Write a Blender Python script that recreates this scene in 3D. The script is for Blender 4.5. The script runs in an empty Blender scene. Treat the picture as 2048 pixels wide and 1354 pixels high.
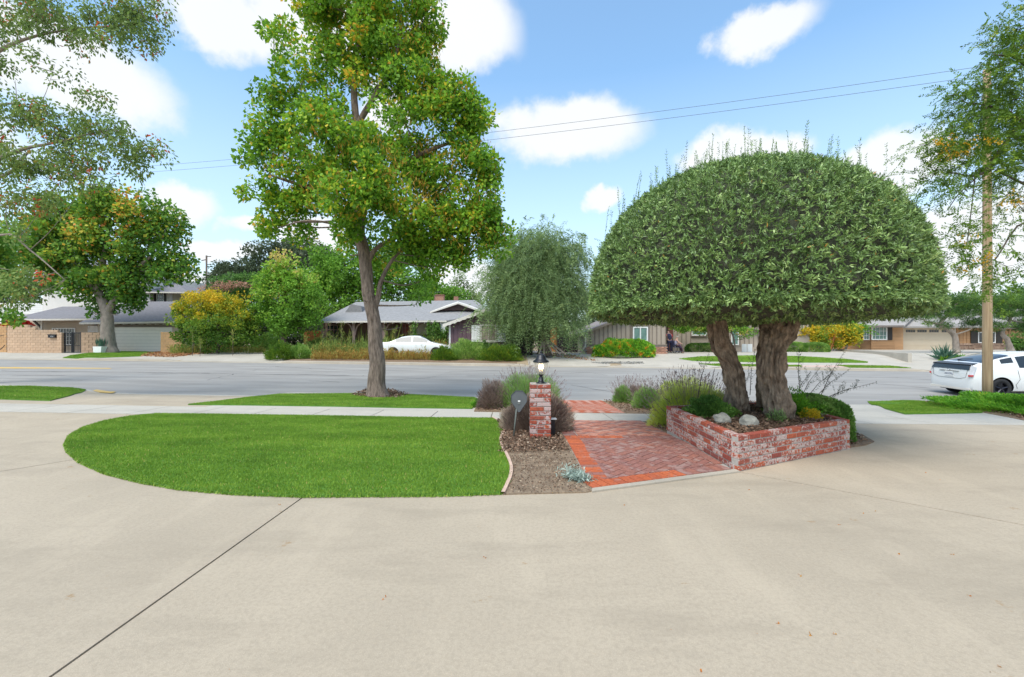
import bpy, bmesh, math, random
import numpy as np
from mathutils import Vector, Matrix, noise
rad = math.radians
SC = bpy.context.scene
COL = SC.collection
F, CX, CY, HC = 900.0, 1024.0, 677.0, 1.5      # focal length and centre in photo pixels, eye height in metres

# ------------------------------------------------------------------ camera
cam_d = bpy.data.cameras.new('camera'); cam_d.sensor_width = 36.0; cam_d.lens = F / 2048 * 36
cam_d.clip_start = 0.05; cam_d.clip_end = 3000
cam = bpy.data.objects.new('camera', cam_d); COL.objects.link(cam)
cam.location = (0, 0, HC); cam.rotation_euler = (rad(90), 0, 0); SC.camera = cam

# ------------------------------------------------------------------ light
SUN_EL, SUN_AZ = 58.0, 215.0    # azimuth clockwise from +Y
sun_d = bpy.data.lights.new('sun', 'SUN'); sun_d.energy = 1.45; sun_d.angle = rad(38); sun_d.color = (1.0, 0.965, 0.9)
sun = bpy.data.objects.new('sun', sun_d); COL.objects.link(sun)
_d = Vector((math.sin(rad(SUN_AZ)) * math.cos(rad(SUN_EL)), math.cos(rad(SUN_AZ)) * math.cos(rad(SUN_EL)), math.sin(rad(SUN_EL))))
sun.rotation_euler = _d.to_track_quat('Z', 'Y').to_euler(); sun.location = _d * 60

SC.view_settings.view_transform = 'Standard'; SC.view_settings.look = 'None'
SC.view_settings.gamma = 1.0; SC.view_settings.use_curve_mapping = False
SC.view_settings.exposure = 1.38

# ------------------------------------------------------------------ world: sky texture with clouds laid on directions
world = bpy.data.worlds.new('World'); SC.world = world; world.use_nodes = True
def build_world():
    nt = world.node_tree; N = nt.nodes; L = nt.links; N.clear()
    out = N.new('ShaderNodeOutputWorld'); bg = N.new('ShaderNodeBackground'); L.new(bg.outputs[0], out.inputs[0])
    sky = N.new('ShaderNodeTexSky'); sky.sky_type = 'NISHITA'; sky.sun_disc = False
    sky.sun_elevation = rad(SUN_EL); sky.sun_rotation = rad(SUN_AZ); sky.air_density = 1.0; sky.dust_density = 0.6; sky.ozone_density = 1.6
    tc = N.new('ShaderNodeTexCoord')
    def vm(op, a, b=None, val=False):
        n = N.new('ShaderNodeVectorMath'); n.operation = op
        for i, s in enumerate((a, b)):
            if s is None: continue
            if isinstance(s, (tuple, list)): n.inputs[i].default_value = s
            else: L.new(s, n.inputs[i])
        return n.outputs['Value' if val else 'Vector']
    def m(op, a, b=None, c=None, clamp=False):
        n = N.new('ShaderNodeMath'); n.operation = op; n.use_clamp = clamp
        for i, s in enumerate((a, b, c)):
            if s is None: continue
            if isinstance(s, (int, float)): n.inputs[i].default_value = s
            else: L.new(s, n.inputs[i])
        return n.outputs[0]
    d = vm('NORMALIZE', tc.outputs['Generated'])
    def nz(scale, detail, rough, vec):
        n = N.new('ShaderNodeTexNoise'); n.inputs['Scale'].default_value = scale; n.inputs['Detail'].default_value = detail
        n.inputs['Roughness'].default_value = rough; L.new(vec, n.inputs['Vector']); return n
    n1 = nz(8.0, 8, 0.58, d)
    n2 = nz(2.3, 3, 0.5, d)
    warp = vm('SCALE', vm('SUBTRACT', n1.outputs['Color'], (0.5, 0.5, 0.5)), None)
    warp.node.inputs['Scale'].default_value = 0.10
    dw = vm('ADD', d, warp)
    # clouds: photo pixel of the centre, half width, half height (pixels)
    clouds = [(470, 55, 120, 85), (640, 50, 150, 80), (930, 60, 115, 80), (1130, 258, 165, 62), (1540, 54, 98, 46), (1450, 312, 105, 46),
              (1800, 330, 110, 70), (150, 150, 170, 80), (0, 80, 120, 80), (355, 405, 70, 42), (1205, 395, 42, 22), (500, 452, 60, 22), (440, 505, 80, 24),
              (1960, 480, 130, 130), (620, 470, 90, 60), (340, 590, 150, 50), (930, 560, 90, 60), (770, 225, 60, 60), (1560, 300, 60, 40),
              (-300, 200, 260, 90), (2400, 150, 220, 80), (2350, 480, 260, 120), (1000, -260, 300, 120), (300, -330, 260, 110), (1800, -300, 240, 90)]
    tot = None
    for (px, py, rx, ry) in clouds:
        c = Vector(((px - CX) / F, 1, -(py - CY) / F)); ln = c.length; c.normalize()
        r = c.cross(Vector((0, 0, 1))).normalized(); u = r.cross(c)
        k = 1.0 / ln
        a = m('DIVIDE', vm('DOT_PRODUCT', dw, tuple(r), True), rx / F * k * 1.06)
        b = m('DIVIDE', vm('DOT_PRODUCT', dw, tuple(u), True), ry / F * k * 1.04)
        a = m('ADD', a, 0.0)
        q = m('SQRT', m('ADD', m('MULTIPLY', a, a), m('MULTIPLY', b, b)))
        f = m('SUBTRACT', 1.0, q)
        front = m('GREATER_THAN', vm('DOT_PRODUCT', d, tuple(c), True), 0.3)
        f = m('ADD', m('MULTIPLY', m('ADD', f, 3.0), front), -3.0)
        tot = f if tot is None else m('SMOOTH_MAX', tot, f, 0.25) if False else m('MAXIMUM', tot, f)
    # the same broken cloud goes on round the rest of the sky
    sep = N.new('ShaderNodeSeparateXYZ'); L.new(d, sep.inputs[0])
    n3 = nz(3.1, 7, 0.55, d)
    behind = m('MULTIPLY', m('SUBTRACT', 0.35, sep.outputs['Y'], clamp=True), 3.0, clamp=True)
    f2 = m('ADD', m('MULTIPLY', m('SUBTRACT', n3.outputs['Fac'], 0.50), 6.0), m('MULTIPLY', m('SUBTRACT', behind, 1.0), 4.0))
    tot = m('MAXIMUM', tot, f2)
    fine = m('MULTIPLY', m('SUBTRACT', n1.outputs['Fac'], 0.5), 1.1)
    mr = N.new('ShaderNodeMapRange'); mr.interpolation_type = 'SMOOTHSTEP'; L.new(m('ADD', tot, fine), mr.inputs['Value'])
    mr.inputs['From Min'].default_value = -0.08; mr.inputs['From Max'].default_value = 0.42
    mask = m('MULTIPLY', mr.outputs[0], 0.93)
    # thin veil of bright haze near the horizon
    hz = N.new('ShaderNodeMapRange'); L.new(sep.outputs['Z'], hz.inputs['Value'])
    hz.inputs['From Min'].default_value = 0.0; hz.inputs['From Max'].default_value = 0.5
    hz.inputs['To Min'].default_value = 0.8; hz.inputs['To Max'].default_value = 0.1
    skyc = N.new('ShaderNodeMix'); skyc.data_type = 'RGBA'; L.new(hz.outputs[0], skyc.inputs['Factor'])
    gain = N.new('ShaderNodeMix'); gain.data_type = 'RGBA'; gain.blend_type = 'MULTIPLY'; gain.inputs['Factor'].default_value = 1
    L.new(sky.outputs[0], gain.inputs['A']); gain.inputs['B'].default_value = SKY_GAIN
    L.new(gain.outputs['Result'], skyc.inputs['A']); skyc.inputs['B'].default_value = SKY_HAZE
    cl = N.new('ShaderNodeMix'); cl.data_type = 'RGBA'; L.new(m('MULTIPLY', n2.outputs['Fac'], 1.0), cl.inputs['Factor'])
    cl.inputs['A'].default_value = CLOUD_A; cl.inputs['B'].default_value = CLOUD_B
    fin = N.new('ShaderNodeMix'); fin.data_type = 'RGBA'; L.new(mask, fin.inputs['Factor'])
    L.new(skyc.outputs['Result'], fin.inputs['A']); L.new(cl.outputs['Result'], fin.inputs['B'])
    L.new(fin.outputs['Result'], bg.inputs['Color']); bg.inputs['Strength'].default_value = 0.092
SKY_GAIN = (0.95, 1.27, 1.30, 1)
SKY_HAZE = (3.9, 4.2, 4.5, 1)
CLOUD_A = (3.9, 4.05, 4.2, 1); CLOUD_B = (4.7, 4.7, 4.65, 1)
build_world()

# ------------------------------------------------------------------ ground model
SK = 0.03                                        # the street runs a little askew
LAND = np.array([(-12, 1.5), (6.5, 1.5), (8.8, 1.6), (10, 1.65), (13.4, 1.83), (13.5, 1.83)])
ROAD = np.array([(13.4, 1.96), (20, 1.73), (27, 1.66)])
FAR = np.array([(27, 1.53), (32, 1.14), (38, 1.07), (60, 1.0), (900, 1.0)])
APRONS_NEAR = [(-12.6, -7.6), (7.6, 10.8)]
APRONS_FAR = [(-60, -27.4), (-20.6, -14.6), (1.2, 5.6), (7.0, 12.0), (24.5, 60)]
def tilt(X, v):
    t = np.interp(v, [5, 9, 27, 33], [0, 1, 1, 0])
    Xc = np.clip(X, -40, 40)
    B = np.interp(X, [-40, -16, -11.6, -7, -4, 0, 2, 10, 40], [-.21, -.21, -.11, -.106, -.12, -.03, 0, -.05, -.12]) * np.interp(v, [9.5, 13.4, 20], [0, 1, 0])
    return np.where(Xc < 0, 0.012, np.interp(v, [13, 27], [.004, .011])) * Xc * t + B
def dip(X, spans, soft=0.9):
    r = np.zeros_like(np.asarray(X, float))
    for a, b in spans:
        r = np.maximum(r, np.clip(np.minimum((X - a) / soft + 1, (b - X) / soft + 1), 0, 1))
    return r * r * (3 - 2 * r)
def gz(X, Y, zone=None):
    """height of the ground; zone None picks land or road by place"""
    X = np.asarray(X, float); Y = np.asarray(Y, float); v = Y + SK * X
    near = np.interp(v, LAND[:, 0], LAND[:, 1]) + dip(X, APRONS_NEAR) * 0.115 * np.clip((v - 11.9) / 1.5, 0, 1) ** 1.3
    road = np.interp(v, ROAD[:, 0], ROAD[:, 1])
    far = np.interp(v, FAR[:, 0], FAR[:, 1]) + dip(X, APRONS_FAR) * 0.115 * np.clip((28.6 - v) / 1.5, 0, 1)
    if zone == 'near': h = near
    elif zone == 'road': h = road
    elif zone == 'far': h = far
    else: h = np.where(v < 13.5, near, np.where(v < 27.0, road, far))
    return HC - (h + tilt(X, v))
_YS = np.concatenate([np.arange(1.2, 14, .01), np.arange(14, 70, .04)])
def P(px, py, dz=0.0, zone=None):
    """photo pixel of a ground point -> world point"""
    X = (px - CX) * _YS / F
    z = HC - (py - CY) * _YS / F
    s = z - gz(X, _YS, zone)
    i = int(np.argmax(s <= 0)) if (s <= 0).any() else len(_YS) - 1
    i = max(i, 1); t = s[i - 1] / (s[i - 1] - s[i] + 1e-12); t = min(max(t, 0), 1)
    Y = _YS[i - 1] + t * (_YS[i] - _YS[i - 1]); x = (px - CX) * Y / F
    return Vector((x, Y, float(gz(x, Y, zone)) + dz))
def W(px, py, Y): return Vector(((px - CX) * Y / F, Y, HC - (py - CY) * Y / F))
def G(x, y, dz=0.0, zone=None): return Vector((x, y, float(gz(x, y, zone)) + dz))

# ------------------------------------------------------------------ materials
MATS = {}
def nodes_mat(name):
    mt = bpy.data.materials.new(name); mt.use_nodes = True; nt = mt.node_tree
    b = nt.nodes['Principled BSDF']; return mt, nt, nt.nodes, nt.links, b
def ramp(N, stops):
    r = N.new('ShaderNodeValToRGB'); e = r.color_ramp.elements
    while len(e) > 1: e.remove(e[-1])
    e[0].position = stops[0][0]; e[0].color = (*stops[0][1][:3], 1)
    for p, c in stops[1:]:
        k = e.new(p); k.color = (*c[:3], 1)
    return r
def mul(c, k): return tuple(min(1, x * k) for x in c[:3])
def M(name, col, rough=0.8, var=0.15, scale=4.0, bump=0.0, bscale=60.0, metal=0.0, col2=None, stretch=None, world_co=False, rnd=0.0, spec=None, bdist=0.01):
    if name in MATS: return MATS[name]
    mt, nt, N, L, b = nodes_mat(name)
    tc = N.new('ShaderNodeTexCoord'); geo = N.new('ShaderNodeNewGeometry')
    src = geo.outputs['Position'] if world_co else tc.outputs['Object']
    mp = N.new('ShaderNodeMapping'); L.new(src, mp.inputs[0])
    if stretch: mp.inputs['Scale'].default_value = stretch
    n = N.new('ShaderNodeTexNoise'); n.inputs['Scale'].default_value = scale; n.inputs['Detail'].default_value = 6; n.inputs['Roughness'].default_value = 0.6
    L.new(mp.outputs[0], n.inputs['Vector'])
    c2 = col2 or mul(col, 1 + var); c1 = mul(col, 1 - var) if not col2 else col
    r = ramp(N, [(0.3, c1), (0.7, c2)]); L.new(n.outputs['Fac'], r.inputs[0])
    colo = r.outputs[0]
    if rnd:
        oi = N.new('ShaderNodeObjectInfo'); hsv = N.new('ShaderNodeHueSaturation')
        mr = N.new('ShaderNodeMapRange'); L.new(oi.outputs['Random'], mr.inputs[0]); mr.inputs['To Min'].default_value = 1 - rnd; mr.inputs['To Max'].default_value = 1 + rnd
        L.new(mr.outputs[0], hsv.inputs['Value']); L.new(colo, hsv.inputs['Color']); colo = hsv.outputs[0]
    L.new(colo, b.inputs['Base Color']); b.inputs['Roughness'].default_value = rough; b.inputs['Metallic'].default_value = metal
    if spec is not None: b.inputs['Specular IOR Level'].default_value = spec
    if bump:
        n2 = N.new('ShaderNodeTexNoise'); n2.inputs['Scale'].default_value = bscale; n2.inputs['Detail'].default_value = 4
        L.new(mp.outputs[0], n2.inputs['Vector'])
        bp = N.new('ShaderNodeBump'); bp.inputs['Strength'].default_value = bump; bp.inputs['Distance'].default_value = bdist
        L.new(n2.outputs['Fac'], bp.inputs['Height']); L.new(bp.outputs[0], b.inputs['Normal'])
    MATS[name] = mt; return mt
def leaf_mat(name, stops, rough=0.55, trans=0.42, spec=0.3):
    if name in MATS: return MATS[name]
    mt, nt, N, L, b = nodes_mat(name)
    a = N.new('ShaderNodeAttribute'); a.attribute_name = 'tone'
    r = ramp(N, stops); L.new(a.outputs['Fac'], r.inputs[0]); L.new(r.outputs[0], b.inputs['Base Color'])
    b.inputs['Roughness'].default_value = rough; b.inputs['Specular IOR Level'].default_value = spec
    t = N.new('ShaderNodeBsdfTranslucent'); L.new(r.outputs[0], t.inputs[0])
    mx = N.new('ShaderNodeMixShader'); mx.inputs[0].default_value = trans
    L.new(b.outputs[0], mx.inputs[1]); L.new(t.outputs[0], mx.inputs[2])
    L.new(mx.outputs[0], nt.nodes['Material Output'].inputs['Surface'])
    MATS[name] = mt; return mt
def brick_mat(name, reds, white=0.5, wcol=(0.62, 0.58, 0.56), scale=11.0, rough=0.85, film=None):
    if name in MATS: return MATS[name]
    mt, nt, N, L, b = nodes_mat(name)
    geo = N.new('ShaderNodeNewGeometry'); oi = N.new('ShaderNodeObjectInfo')
    r = ramp(N, [(i / (len(reds) - 1), c) for i, c in enumerate(reds)]); L.new(oi.outputs['Random'], r.inputs[0])
    n0 = N.new('ShaderNodeTexNoise'); n0.inputs['Scale'].default_value = 40; n0.inputs['Detail'].default_value = 5; L.new(geo.outputs['Position'], n0.inputs['Vector'])
    hs = N.new('ShaderNodeHueSaturation'); L.new(r.outputs[0], hs.inputs['Color'])
    mr0 = N.new('ShaderNodeMapRange'); L.new(n0.outputs['Fac'], mr0.inputs[0]); mr0.inputs['From Min'].default_value = .3; mr0.inputs['From Max'].default_value = .7
    mr0.inputs['To Min'].default_value = .72; mr0.inputs['To Max'].default_value = 1.25; L.new(mr0.outputs[0], hs.inputs['Value'])
    n = N.new('ShaderNodeTexNoise'); n.noise_dimensions = '4D'; n.inputs['Scale'].default_value = scale; n.inputs['Detail'].default_value = 7; n.inputs['Roughness'].default_value = 0.62
    L.new(geo.outputs['Position'], n.inputs['Vector'])
    kw = N.new('ShaderNodeMath'); kw.operation = 'MULTIPLY'; kw.inputs[1].default_value = 37.0; L.new(oi.outputs['Random'], kw.inputs[0]); L.new(kw.outputs[0], n.inputs['W'])
    ad = N.new('ShaderNodeMath'); ad.operation = 'MULTIPLY_ADD'; L.new(oi.outputs['Random'], ad.inputs[0])
    wr = N.new('ShaderNodeMath'); wr.operation = 'SINE'
    k = N.new('ShaderNodeMath'); k.operation = 'MULTIPLY'; k.inputs[1].default_value = 91.7; L.new(oi.outputs['Random'], k.inputs[0]); L.new(k.outputs[0], wr.inputs[0])
    L.new(wr.outputs[0], ad.inputs[0]); ad.inputs[1].default_value = 0.055; L.new(n.outputs['Fac'], ad.inputs[2])
    mr = N.new('ShaderNodeMapRange'); mr.interpolation_type = 'SMOOTHSTEP'; L.new(ad.outputs[0], mr.inputs[0])
    th = 0.5 + (0.5 - white) * 0.5
    mr.inputs['From Min'].default_value = th - 0.03; mr.inputs['From Max'].default_value = th + 0.05
    mr.inputs['To Max'].default_value = 0.82 if white > 0 else 0
    mx = N.new('ShaderNodeMix'); mx.data_type = 'RGBA'; L.new(mr.outputs[0], mx.inputs['Factor']); L.new(hs.outputs[0], mx.inputs['A']); mx.inputs['B'].default_value = (*wcol, 1)
    L.new(mx.outputs['Result'], b.inputs['Base Color']); b.inputs['Roughness'].default_value = rough
    bp = N.new('ShaderNodeBump'); bp.inputs['Strength'].default_value = 0.5; bp.inputs['Distance'].default_value = 0.006
    L.new(n0.outputs['Fac'], bp.inputs['Height']); L.new(bp.outputs[0], b.inputs['Normal'])
    MATS[name] = mt; return mt
def concrete_mat(name, base, stain=(0.30, 0.17, 0.06), dark=0.8, stains=True, var=0.2):
    mt, nt, N, L, b = nodes_mat(name)
    geo = N.new('ShaderNodeNewGeometry')
    def nz(s, d=5, r=.6, st=None):
        n = N.new('ShaderNodeTexNoise'); n.inputs['Scale'].default_value = s; n.inputs['Detail'].default_value = d; n.inputs['Roughness'].default_value = r
        if st:
            mp = N.new('ShaderNodeMapping'); mp.inputs['Scale'].default_value = st; L.new(geo.outputs['Position'], mp.inputs[0]); L.new(mp.outputs[0], n.inputs['Vector'])
        else: L.new(geo.outputs['Position'], n.inputs['Vector'])
        return n.outputs['Fac']
    def mix(f, a, c, bt='MIX'):
        x = N.new('ShaderNodeMix'); x.data_type = 'RGBA'; x.blend_type = bt
        for k, s in (('Factor', f), ('A', a), ('B', c)):
            if isinstance(s, (int, float)): x.inputs[k].default_value = s
            elif isinstance(s, tuple): x.inputs[k].default_value = (*s[:3], 1)
            else: L.new(s, x.inputs[k])
        return x.outputs['Result']
    def mr(s, a, c, lo=0., hi=1.):
        x = N.new('ShaderNodeMapRange'); L.new(s, x.inputs[0]); x.inputs['From Min'].default_value = a; x.inputs['From Max'].default_value = c
        x.inputs['To Min'].default_value = lo; x.inputs['To Max'].default_value = hi; return x.outputs[0]
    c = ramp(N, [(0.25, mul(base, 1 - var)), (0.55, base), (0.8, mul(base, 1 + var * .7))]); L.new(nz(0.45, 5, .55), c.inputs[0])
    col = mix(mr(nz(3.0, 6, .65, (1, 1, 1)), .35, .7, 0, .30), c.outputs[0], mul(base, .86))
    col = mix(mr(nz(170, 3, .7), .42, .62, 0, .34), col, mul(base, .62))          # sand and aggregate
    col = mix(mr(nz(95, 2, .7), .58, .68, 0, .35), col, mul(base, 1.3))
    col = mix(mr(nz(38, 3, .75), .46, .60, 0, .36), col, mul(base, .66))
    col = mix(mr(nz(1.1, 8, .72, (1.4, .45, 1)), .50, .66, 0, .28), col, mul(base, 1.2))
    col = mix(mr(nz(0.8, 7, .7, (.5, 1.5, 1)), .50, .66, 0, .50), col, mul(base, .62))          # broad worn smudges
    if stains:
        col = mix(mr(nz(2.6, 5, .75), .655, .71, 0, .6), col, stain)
    L.new(col, b.inputs['Base Color']); b.inputs['Roughness'].default_value = 0.85
    b.inputs['Specular IOR Level'].default_value = 0.25
    bp = N.new('ShaderNodeBump'); bp.inputs['Strength'].default_value = 0.5; bp.inputs['Distance'].default_value = 0.004
    L.new(nz(150, 4, .7), bp.inputs['Height']); L.new(bp.outputs[0], b.inputs['Normal'])
    MATS[name] = mt; return mt

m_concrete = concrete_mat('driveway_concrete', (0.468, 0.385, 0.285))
m_walk = concrete_mat('sidewalk_concrete', (0.52, 0.475, 0.405), stains=False, var=.06)
m_fwalk = concrete_mat('far_concrete', (0.50, 0.45, 0.375), stains=False, var=.1)
m_kerb = concrete_mat('kerb_concrete', (0.46, 0.40, 0.32), stains=False)
m_asphalt = M('asphalt', (0.245, 0.228, 0.206), .9, world_co=True, scale=.8, col2=(0.36, 0.334, 0.302), stretch=(.35, 1.6, 1), bump=.6, bscale=90)
m_soil = M('soil', (0.17, 0.115, 0.072), .95, world_co=True, scale=6, col2=(0.36, 0.265, 0.175), bump=1, bscale=45, bdist=.03)
m_litter = M('leaf_litter_ground', (0.16, 0.10, 0.06), .95, world_co=True, scale=9, col2=(0.30, 0.20, 0.12), bump=1, bscale=30, bdist=.03)
m_dry = M('dry_ground', (0.30, 0.22, 0.14), .95, world_co=True, scale=3, col2=(0.42, 0.32, 0.2), bump=.6, bscale=30, bdist=.03)
m_mortar = M('mortar', (0.36, 0.325, 0.29), .95, world_co=True, scale=20, bump=.5, bscale=80)
REDS = [(0.34, 0.070, 0.035), (0.25, 0.055, 0.040), (0.42, 0.095, 0.038), (0.22, 0.06, 0.048), (0.37, 0.08, 0.036)]
m_brick = brick_mat('whitewashed_brick', REDS, 0.485, scale=34, wcol=(.50, .42, .38))
m_brickp = brick_mat('pillar_brick', REDS, 0.56, scale=24, wcol=(.50, .41, .39))
m_brickcap = brick_mat('clean_brick', REDS, 0.22, scale=16)
m_paver = brick_mat('paver_brick', [(0.285, 0.115, 0.088), (0.24, 0.106, 0.086), (0.31, 0.12, 0.082), (0.26, 0.112, 0.092)], 0.42, wcol=(.33, .205, .175), scale=7)
m_pavero = brick_mat('orange_paver_brick', [(0.46, 0.10, 0.030), (0.36, 0.08, 0.032), (0.52, 0.12, 0.035), (0.42, 0.095, 0.035)], 0.28, wcol=(.38, .17, .12), scale=9)
m_paverf = brick_mat('pale_paver_brick', [(0.50, 0.20, 0.13), (0.46, 0.17, 0.11)], 0.42, wcol=(.52, .30, .23), scale=6)
m_turf = M('turf_base', (0.08, 0.20, 0.02), .95, world_co=True, scale=3, col2=(0.12, 0.28, 0.03), bump=1, bscale=120, bdist=.02)
m_blade = leaf_mat('turf_blades', [(0, (0.106, 0.202, 0.022)), (0.45, (0.200, 0.348, 0.034)), (0.8, (0.308, 0.468, 0.055)), (0.93, (0.450, 0.534, 0.092)), (1, (0.710, 0.485, 0.184))], .55, .25, .3)
m_bark = M('street_tree_bark', (0.10, 0.068, 0.05), .95, scale=3.6, col2=(0.40, 0.30, 0.24), stretch=(6, 6, 1.1), bump=1, bscale=16, bdist=.045)
m_barkd = M('dark_bark', (0.07, 0.055, 0.045), .95, scale=5, col2=(0.16, 0.125, 0.10), stretch=(4, 4, 1), bump=1, bscale=12, bdist=.03)
m_barkp = M('pale_bark', (0.20, 0.165, 0.135), .95, scale=3, col2=(0.36, 0.30, 0.25), stretch=(2, 2, 1), bump=1, bscale=10, bdist=.03)
m_barko = M('olive_bark', (0.10, 0.068, 0.046), .95, scale=9, col2=(0.42, 0.31, 0.22), stretch=(1.6, 1.6, .8), bump=1, bscale=22, bdist=.03)
m_twig = M('dry_twigs', (0.19, 0.13, 0.11), .95, scale=6)
m_black = M('black_metal', (0.022, 0.022, 0.026), .35, var=.2, scale=20, metal=.3)
m_grey = M('slate_grey_metal', (0.11, 0.12, 0.125), .5, var=.1, scale=8)
m_white = M('white_paint', (0.78, 0.77, 0.74), .6, var=.04, scale=5)
m_trim = M('cream_trim', (0.66, 0.61, 0.54), .7, var=.06, scale=5)
m_wood_pole = M('pole_wood', (0.27, 0.175, 0.095), .85, scale=2.2, col2=(0.50, 0.36, 0.22), stretch=(9, 9, .35), bump=.7, bscale=12, bdist=.012)
m_orange = M('orange_cedar', (0.42, 0.14, 0.04), .8, scale=3, col2=(0.55, 0.22, 0.07), stretch=(4, 4, .6), rnd=.15)
m_purple = M('purple_siding', (0.15, 0.09, 0.105), .8, var=.12, scale=2, rnd=.06)
m_purpled = M('dark_purple_fence', (0.045, 0.028, 0.038), .85, var=.2, scale=3, rnd=.15)
m_brownw = M('brown_porch_wall', (0.15, 0.088, 0.075), .85, var=.12, scale=2)
m_postp = M('mauve_post_paint', (0.27, 0.19, 0.165), .8, var=.1, scale=3)
m_tan = M('tan_siding', (0.38, 0.315, 0.25), .8, var=.05, scale=2)
m_batten = M('tan_batten', (0.215, 0.175, 0.14), .8, var=.05, scale=2)
m_orsid = M('honey_wood_siding', (0.44, 0.25, 0.125), .8, var=.14, scale=2, stretch=(.4, .4, 5), rnd=.1)
m_stucco = M('white_stucco', (0.70, 0.67, 0.63), .9, var=.04, scale=2, bump=.4, bscale=40)
m_beige = M('beige_stucco', (0.46, 0.375, 0.285), .9, var=.06, scale=2)
m_cream = M('cream_garage_paint', (0.66, 0.56, 0.42), .6, var=.03, scale=2)
m_block = M('tan_block', (0.60, 0.41, 0.27), .9, var=.1, scale=8, rnd=.07, bump=.4, bscale=60)
m_blockm = M('block_mortar', (0.42, 0.29, 0.20), .95, var=.1)
m_blockd = M('golden_block', (0.52, 0.31, 0.15), .9, var=.1, scale=8, rnd=.08)
m_dark = M('dark_void', (0.012, 0.011, 0.011), .7, var=.1)
m_shutter = M('dark_shutter', (0.03, 0.024, 0.02), .6)
m_stone = M('ledge_stone', (0.20, 0.12, 0.085), .9, scale=5, col2=(0.42, 0.30, 0.22), rnd=.3)
m_rock = M('grey_rock', (0.22, 0.21, 0.18), .85, scale=7, col2=(0.44, 0.41, 0.34), bump=.8, bscale=14, bdist=.02)
m_far_brick = M('far_brick', (0.33, 0.14, 0.085), .9, scale=9, col2=(0.44, 0.26, 0.19), rnd=.3)
def roof_mat(name, c):
    mt, nt, N, L, b = nodes_mat(name)
    geo = N.new('ShaderNodeNewGeometry'); mp = N.new('ShaderNodeMapping'); L.new(geo.outputs['Position'], mp.inputs[0]); mp.inputs['Scale'].default_value = (3.2, 3.2, 22)
    n = N.new('ShaderNodeTexNoise'); n.inputs['Scale'].default_value = 1.3; n.inputs['Detail'].default_value = 4; n.inputs['Roughness'].default_value = .8; L.new(mp.outputs[0], n.inputs['Vector'])
    r = ramp(N, [(.3, mul(c, .72)), (.5, c), (.72, mul(c, 1.3))]); L.new(n.outputs['Fac'], r.inputs[0]); L.new(r.outputs[0], b.inputs['Base Color']); b.inputs['Roughness'].default_value = .95
    w = N.new('ShaderNodeTexWave'); w.wave_type = 'BANDS'; w.bands_direction = 'Z'; w.wave_profile = 'SAW'; w.inputs['Scale'].default_value = 2.6; L.new(geo.outputs['Position'], w.inputs['Vector'])
    bp = N.new('ShaderNodeBump'); bp.inputs['Distance'].default_value = .02; bp.inputs['Strength'].default_value = .8; L.new(w.outputs['Fac'], bp.inputs['Height']); L.new(bp.outputs[0], b.inputs['Normal'])
    MATS[name] = mt; return mt
m_roofg = roof_mat('grey_shingles', (0.20, 0.19, 0.20))
m_roofl = roof_mat('light_grey_shingles', (0.27, 0.262, 0.26))
m_roofb = roof_mat('brown_shingles', (0.235, 0.195, 0.185))
m_rooft = roof_mat('taupe_shakes', (0.34, 0.31, 0.285))
def glass_mat(name, col=(0.03, 0.035, 0.04), rough=0.06, a=1.0):
    mt, nt, N, L, b = nodes_mat(name); b.inputs['Base Color'].default_value = (*col, 1); b.inputs['Roughness'].default_value = rough
    b.inputs['Specular IOR Level'].default_value = 0.7
    n = N.new('ShaderNodeTexNoise'); n.inputs['Scale'].default_value = 1.5; r = ramp(N, [(.3, mul(col, .7)), (.7, mul(col, 1.4))]); L.new(n.outputs['Fac'], r.inputs[0]); L.new(r.outputs[0], b.inputs['Base Color'])
    MATS[name] = mt; return mt
m_glass = glass_mat('window_glass'); m_glassg = glass_mat('green_curtain_glass', (0.10, 0.20, 0.17)); m_glassb = glass_mat('blind_glass', (0.27, 0.215, 0.17), .35)
m_carglass = glass_mat('car_glass', (0.02, 0.024, 0.026), .03)
m_carpaint = M('white_car_paint', (0.76, 0.76, 0.74), .22, var=.01, scale=1); m_carpaint.node_tree.nodes['Principled BSDF'].inputs['Coat Weight'].default_value = .7
m_rubber = M('tyre_rubber', (0.018, 0.018, 0.02), .8, var=.2, scale=20)
m_rimd = M('dark_rim', (0.045, 0.045, 0.055), .35, metal=.7)
m_red = M('red_lens', (0.45, 0.015, 0.012), .2); m_clear = M('clear_lens', (0.6, 0.6, 0.62), .15)
m_yellow = M('yellow_road_paint', (0.62, 0.36, 0.04), .8, var=.2, scale=2, world_co=True, col2=(0.55, 0.42, 0.22))
m_crack = M('crack_tar', (0.055, 0.052, 0.05), .9)

# ------------------------------------------------------------------ mesh helpers
def tag(o, label=None, cat=None, group=None, kind=None):
    for k, v in (('label', label), ('category', cat), ('group', group), ('kind', kind)):
        if v: o[k] = v
    return o
def link(o, parent=None):
    COL.objects.link(o)
    if parent is not None:
        o.parent = parent; o.matrix_parent_inverse = parent.matrix_basis.inverted()
    return o
def thing(name, loc, label, cat, group=None, rz=0.0):
    o = bpy.data.objects.new(name, None); o.location = loc; o.rotation_euler = (0, 0, rz); o.empty_display_size = .2
    COL.objects.link(o); o.matrix_basis = Matrix.Translation(Vector(loc)) @ Matrix.Rotation(rz, 4, 'Z')
    return tag(o, label, cat, group)
def pymesh(name, verts, faces, mat, smooth=False):
    me = bpy.data.meshes.new(name); me.from_pydata([tuple(v) for v in verts], [], [tuple(f) for f in faces])
    me.materials.append(mat)
    if smooth: me.shade_smooth()
    me.update(); return me
def obj(name, verts, faces, mat, parent=None, smooth=False):
    return link(bpy.data.objects.new(name, pymesh(name, verts, faces, mat, smooth)), parent)
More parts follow.
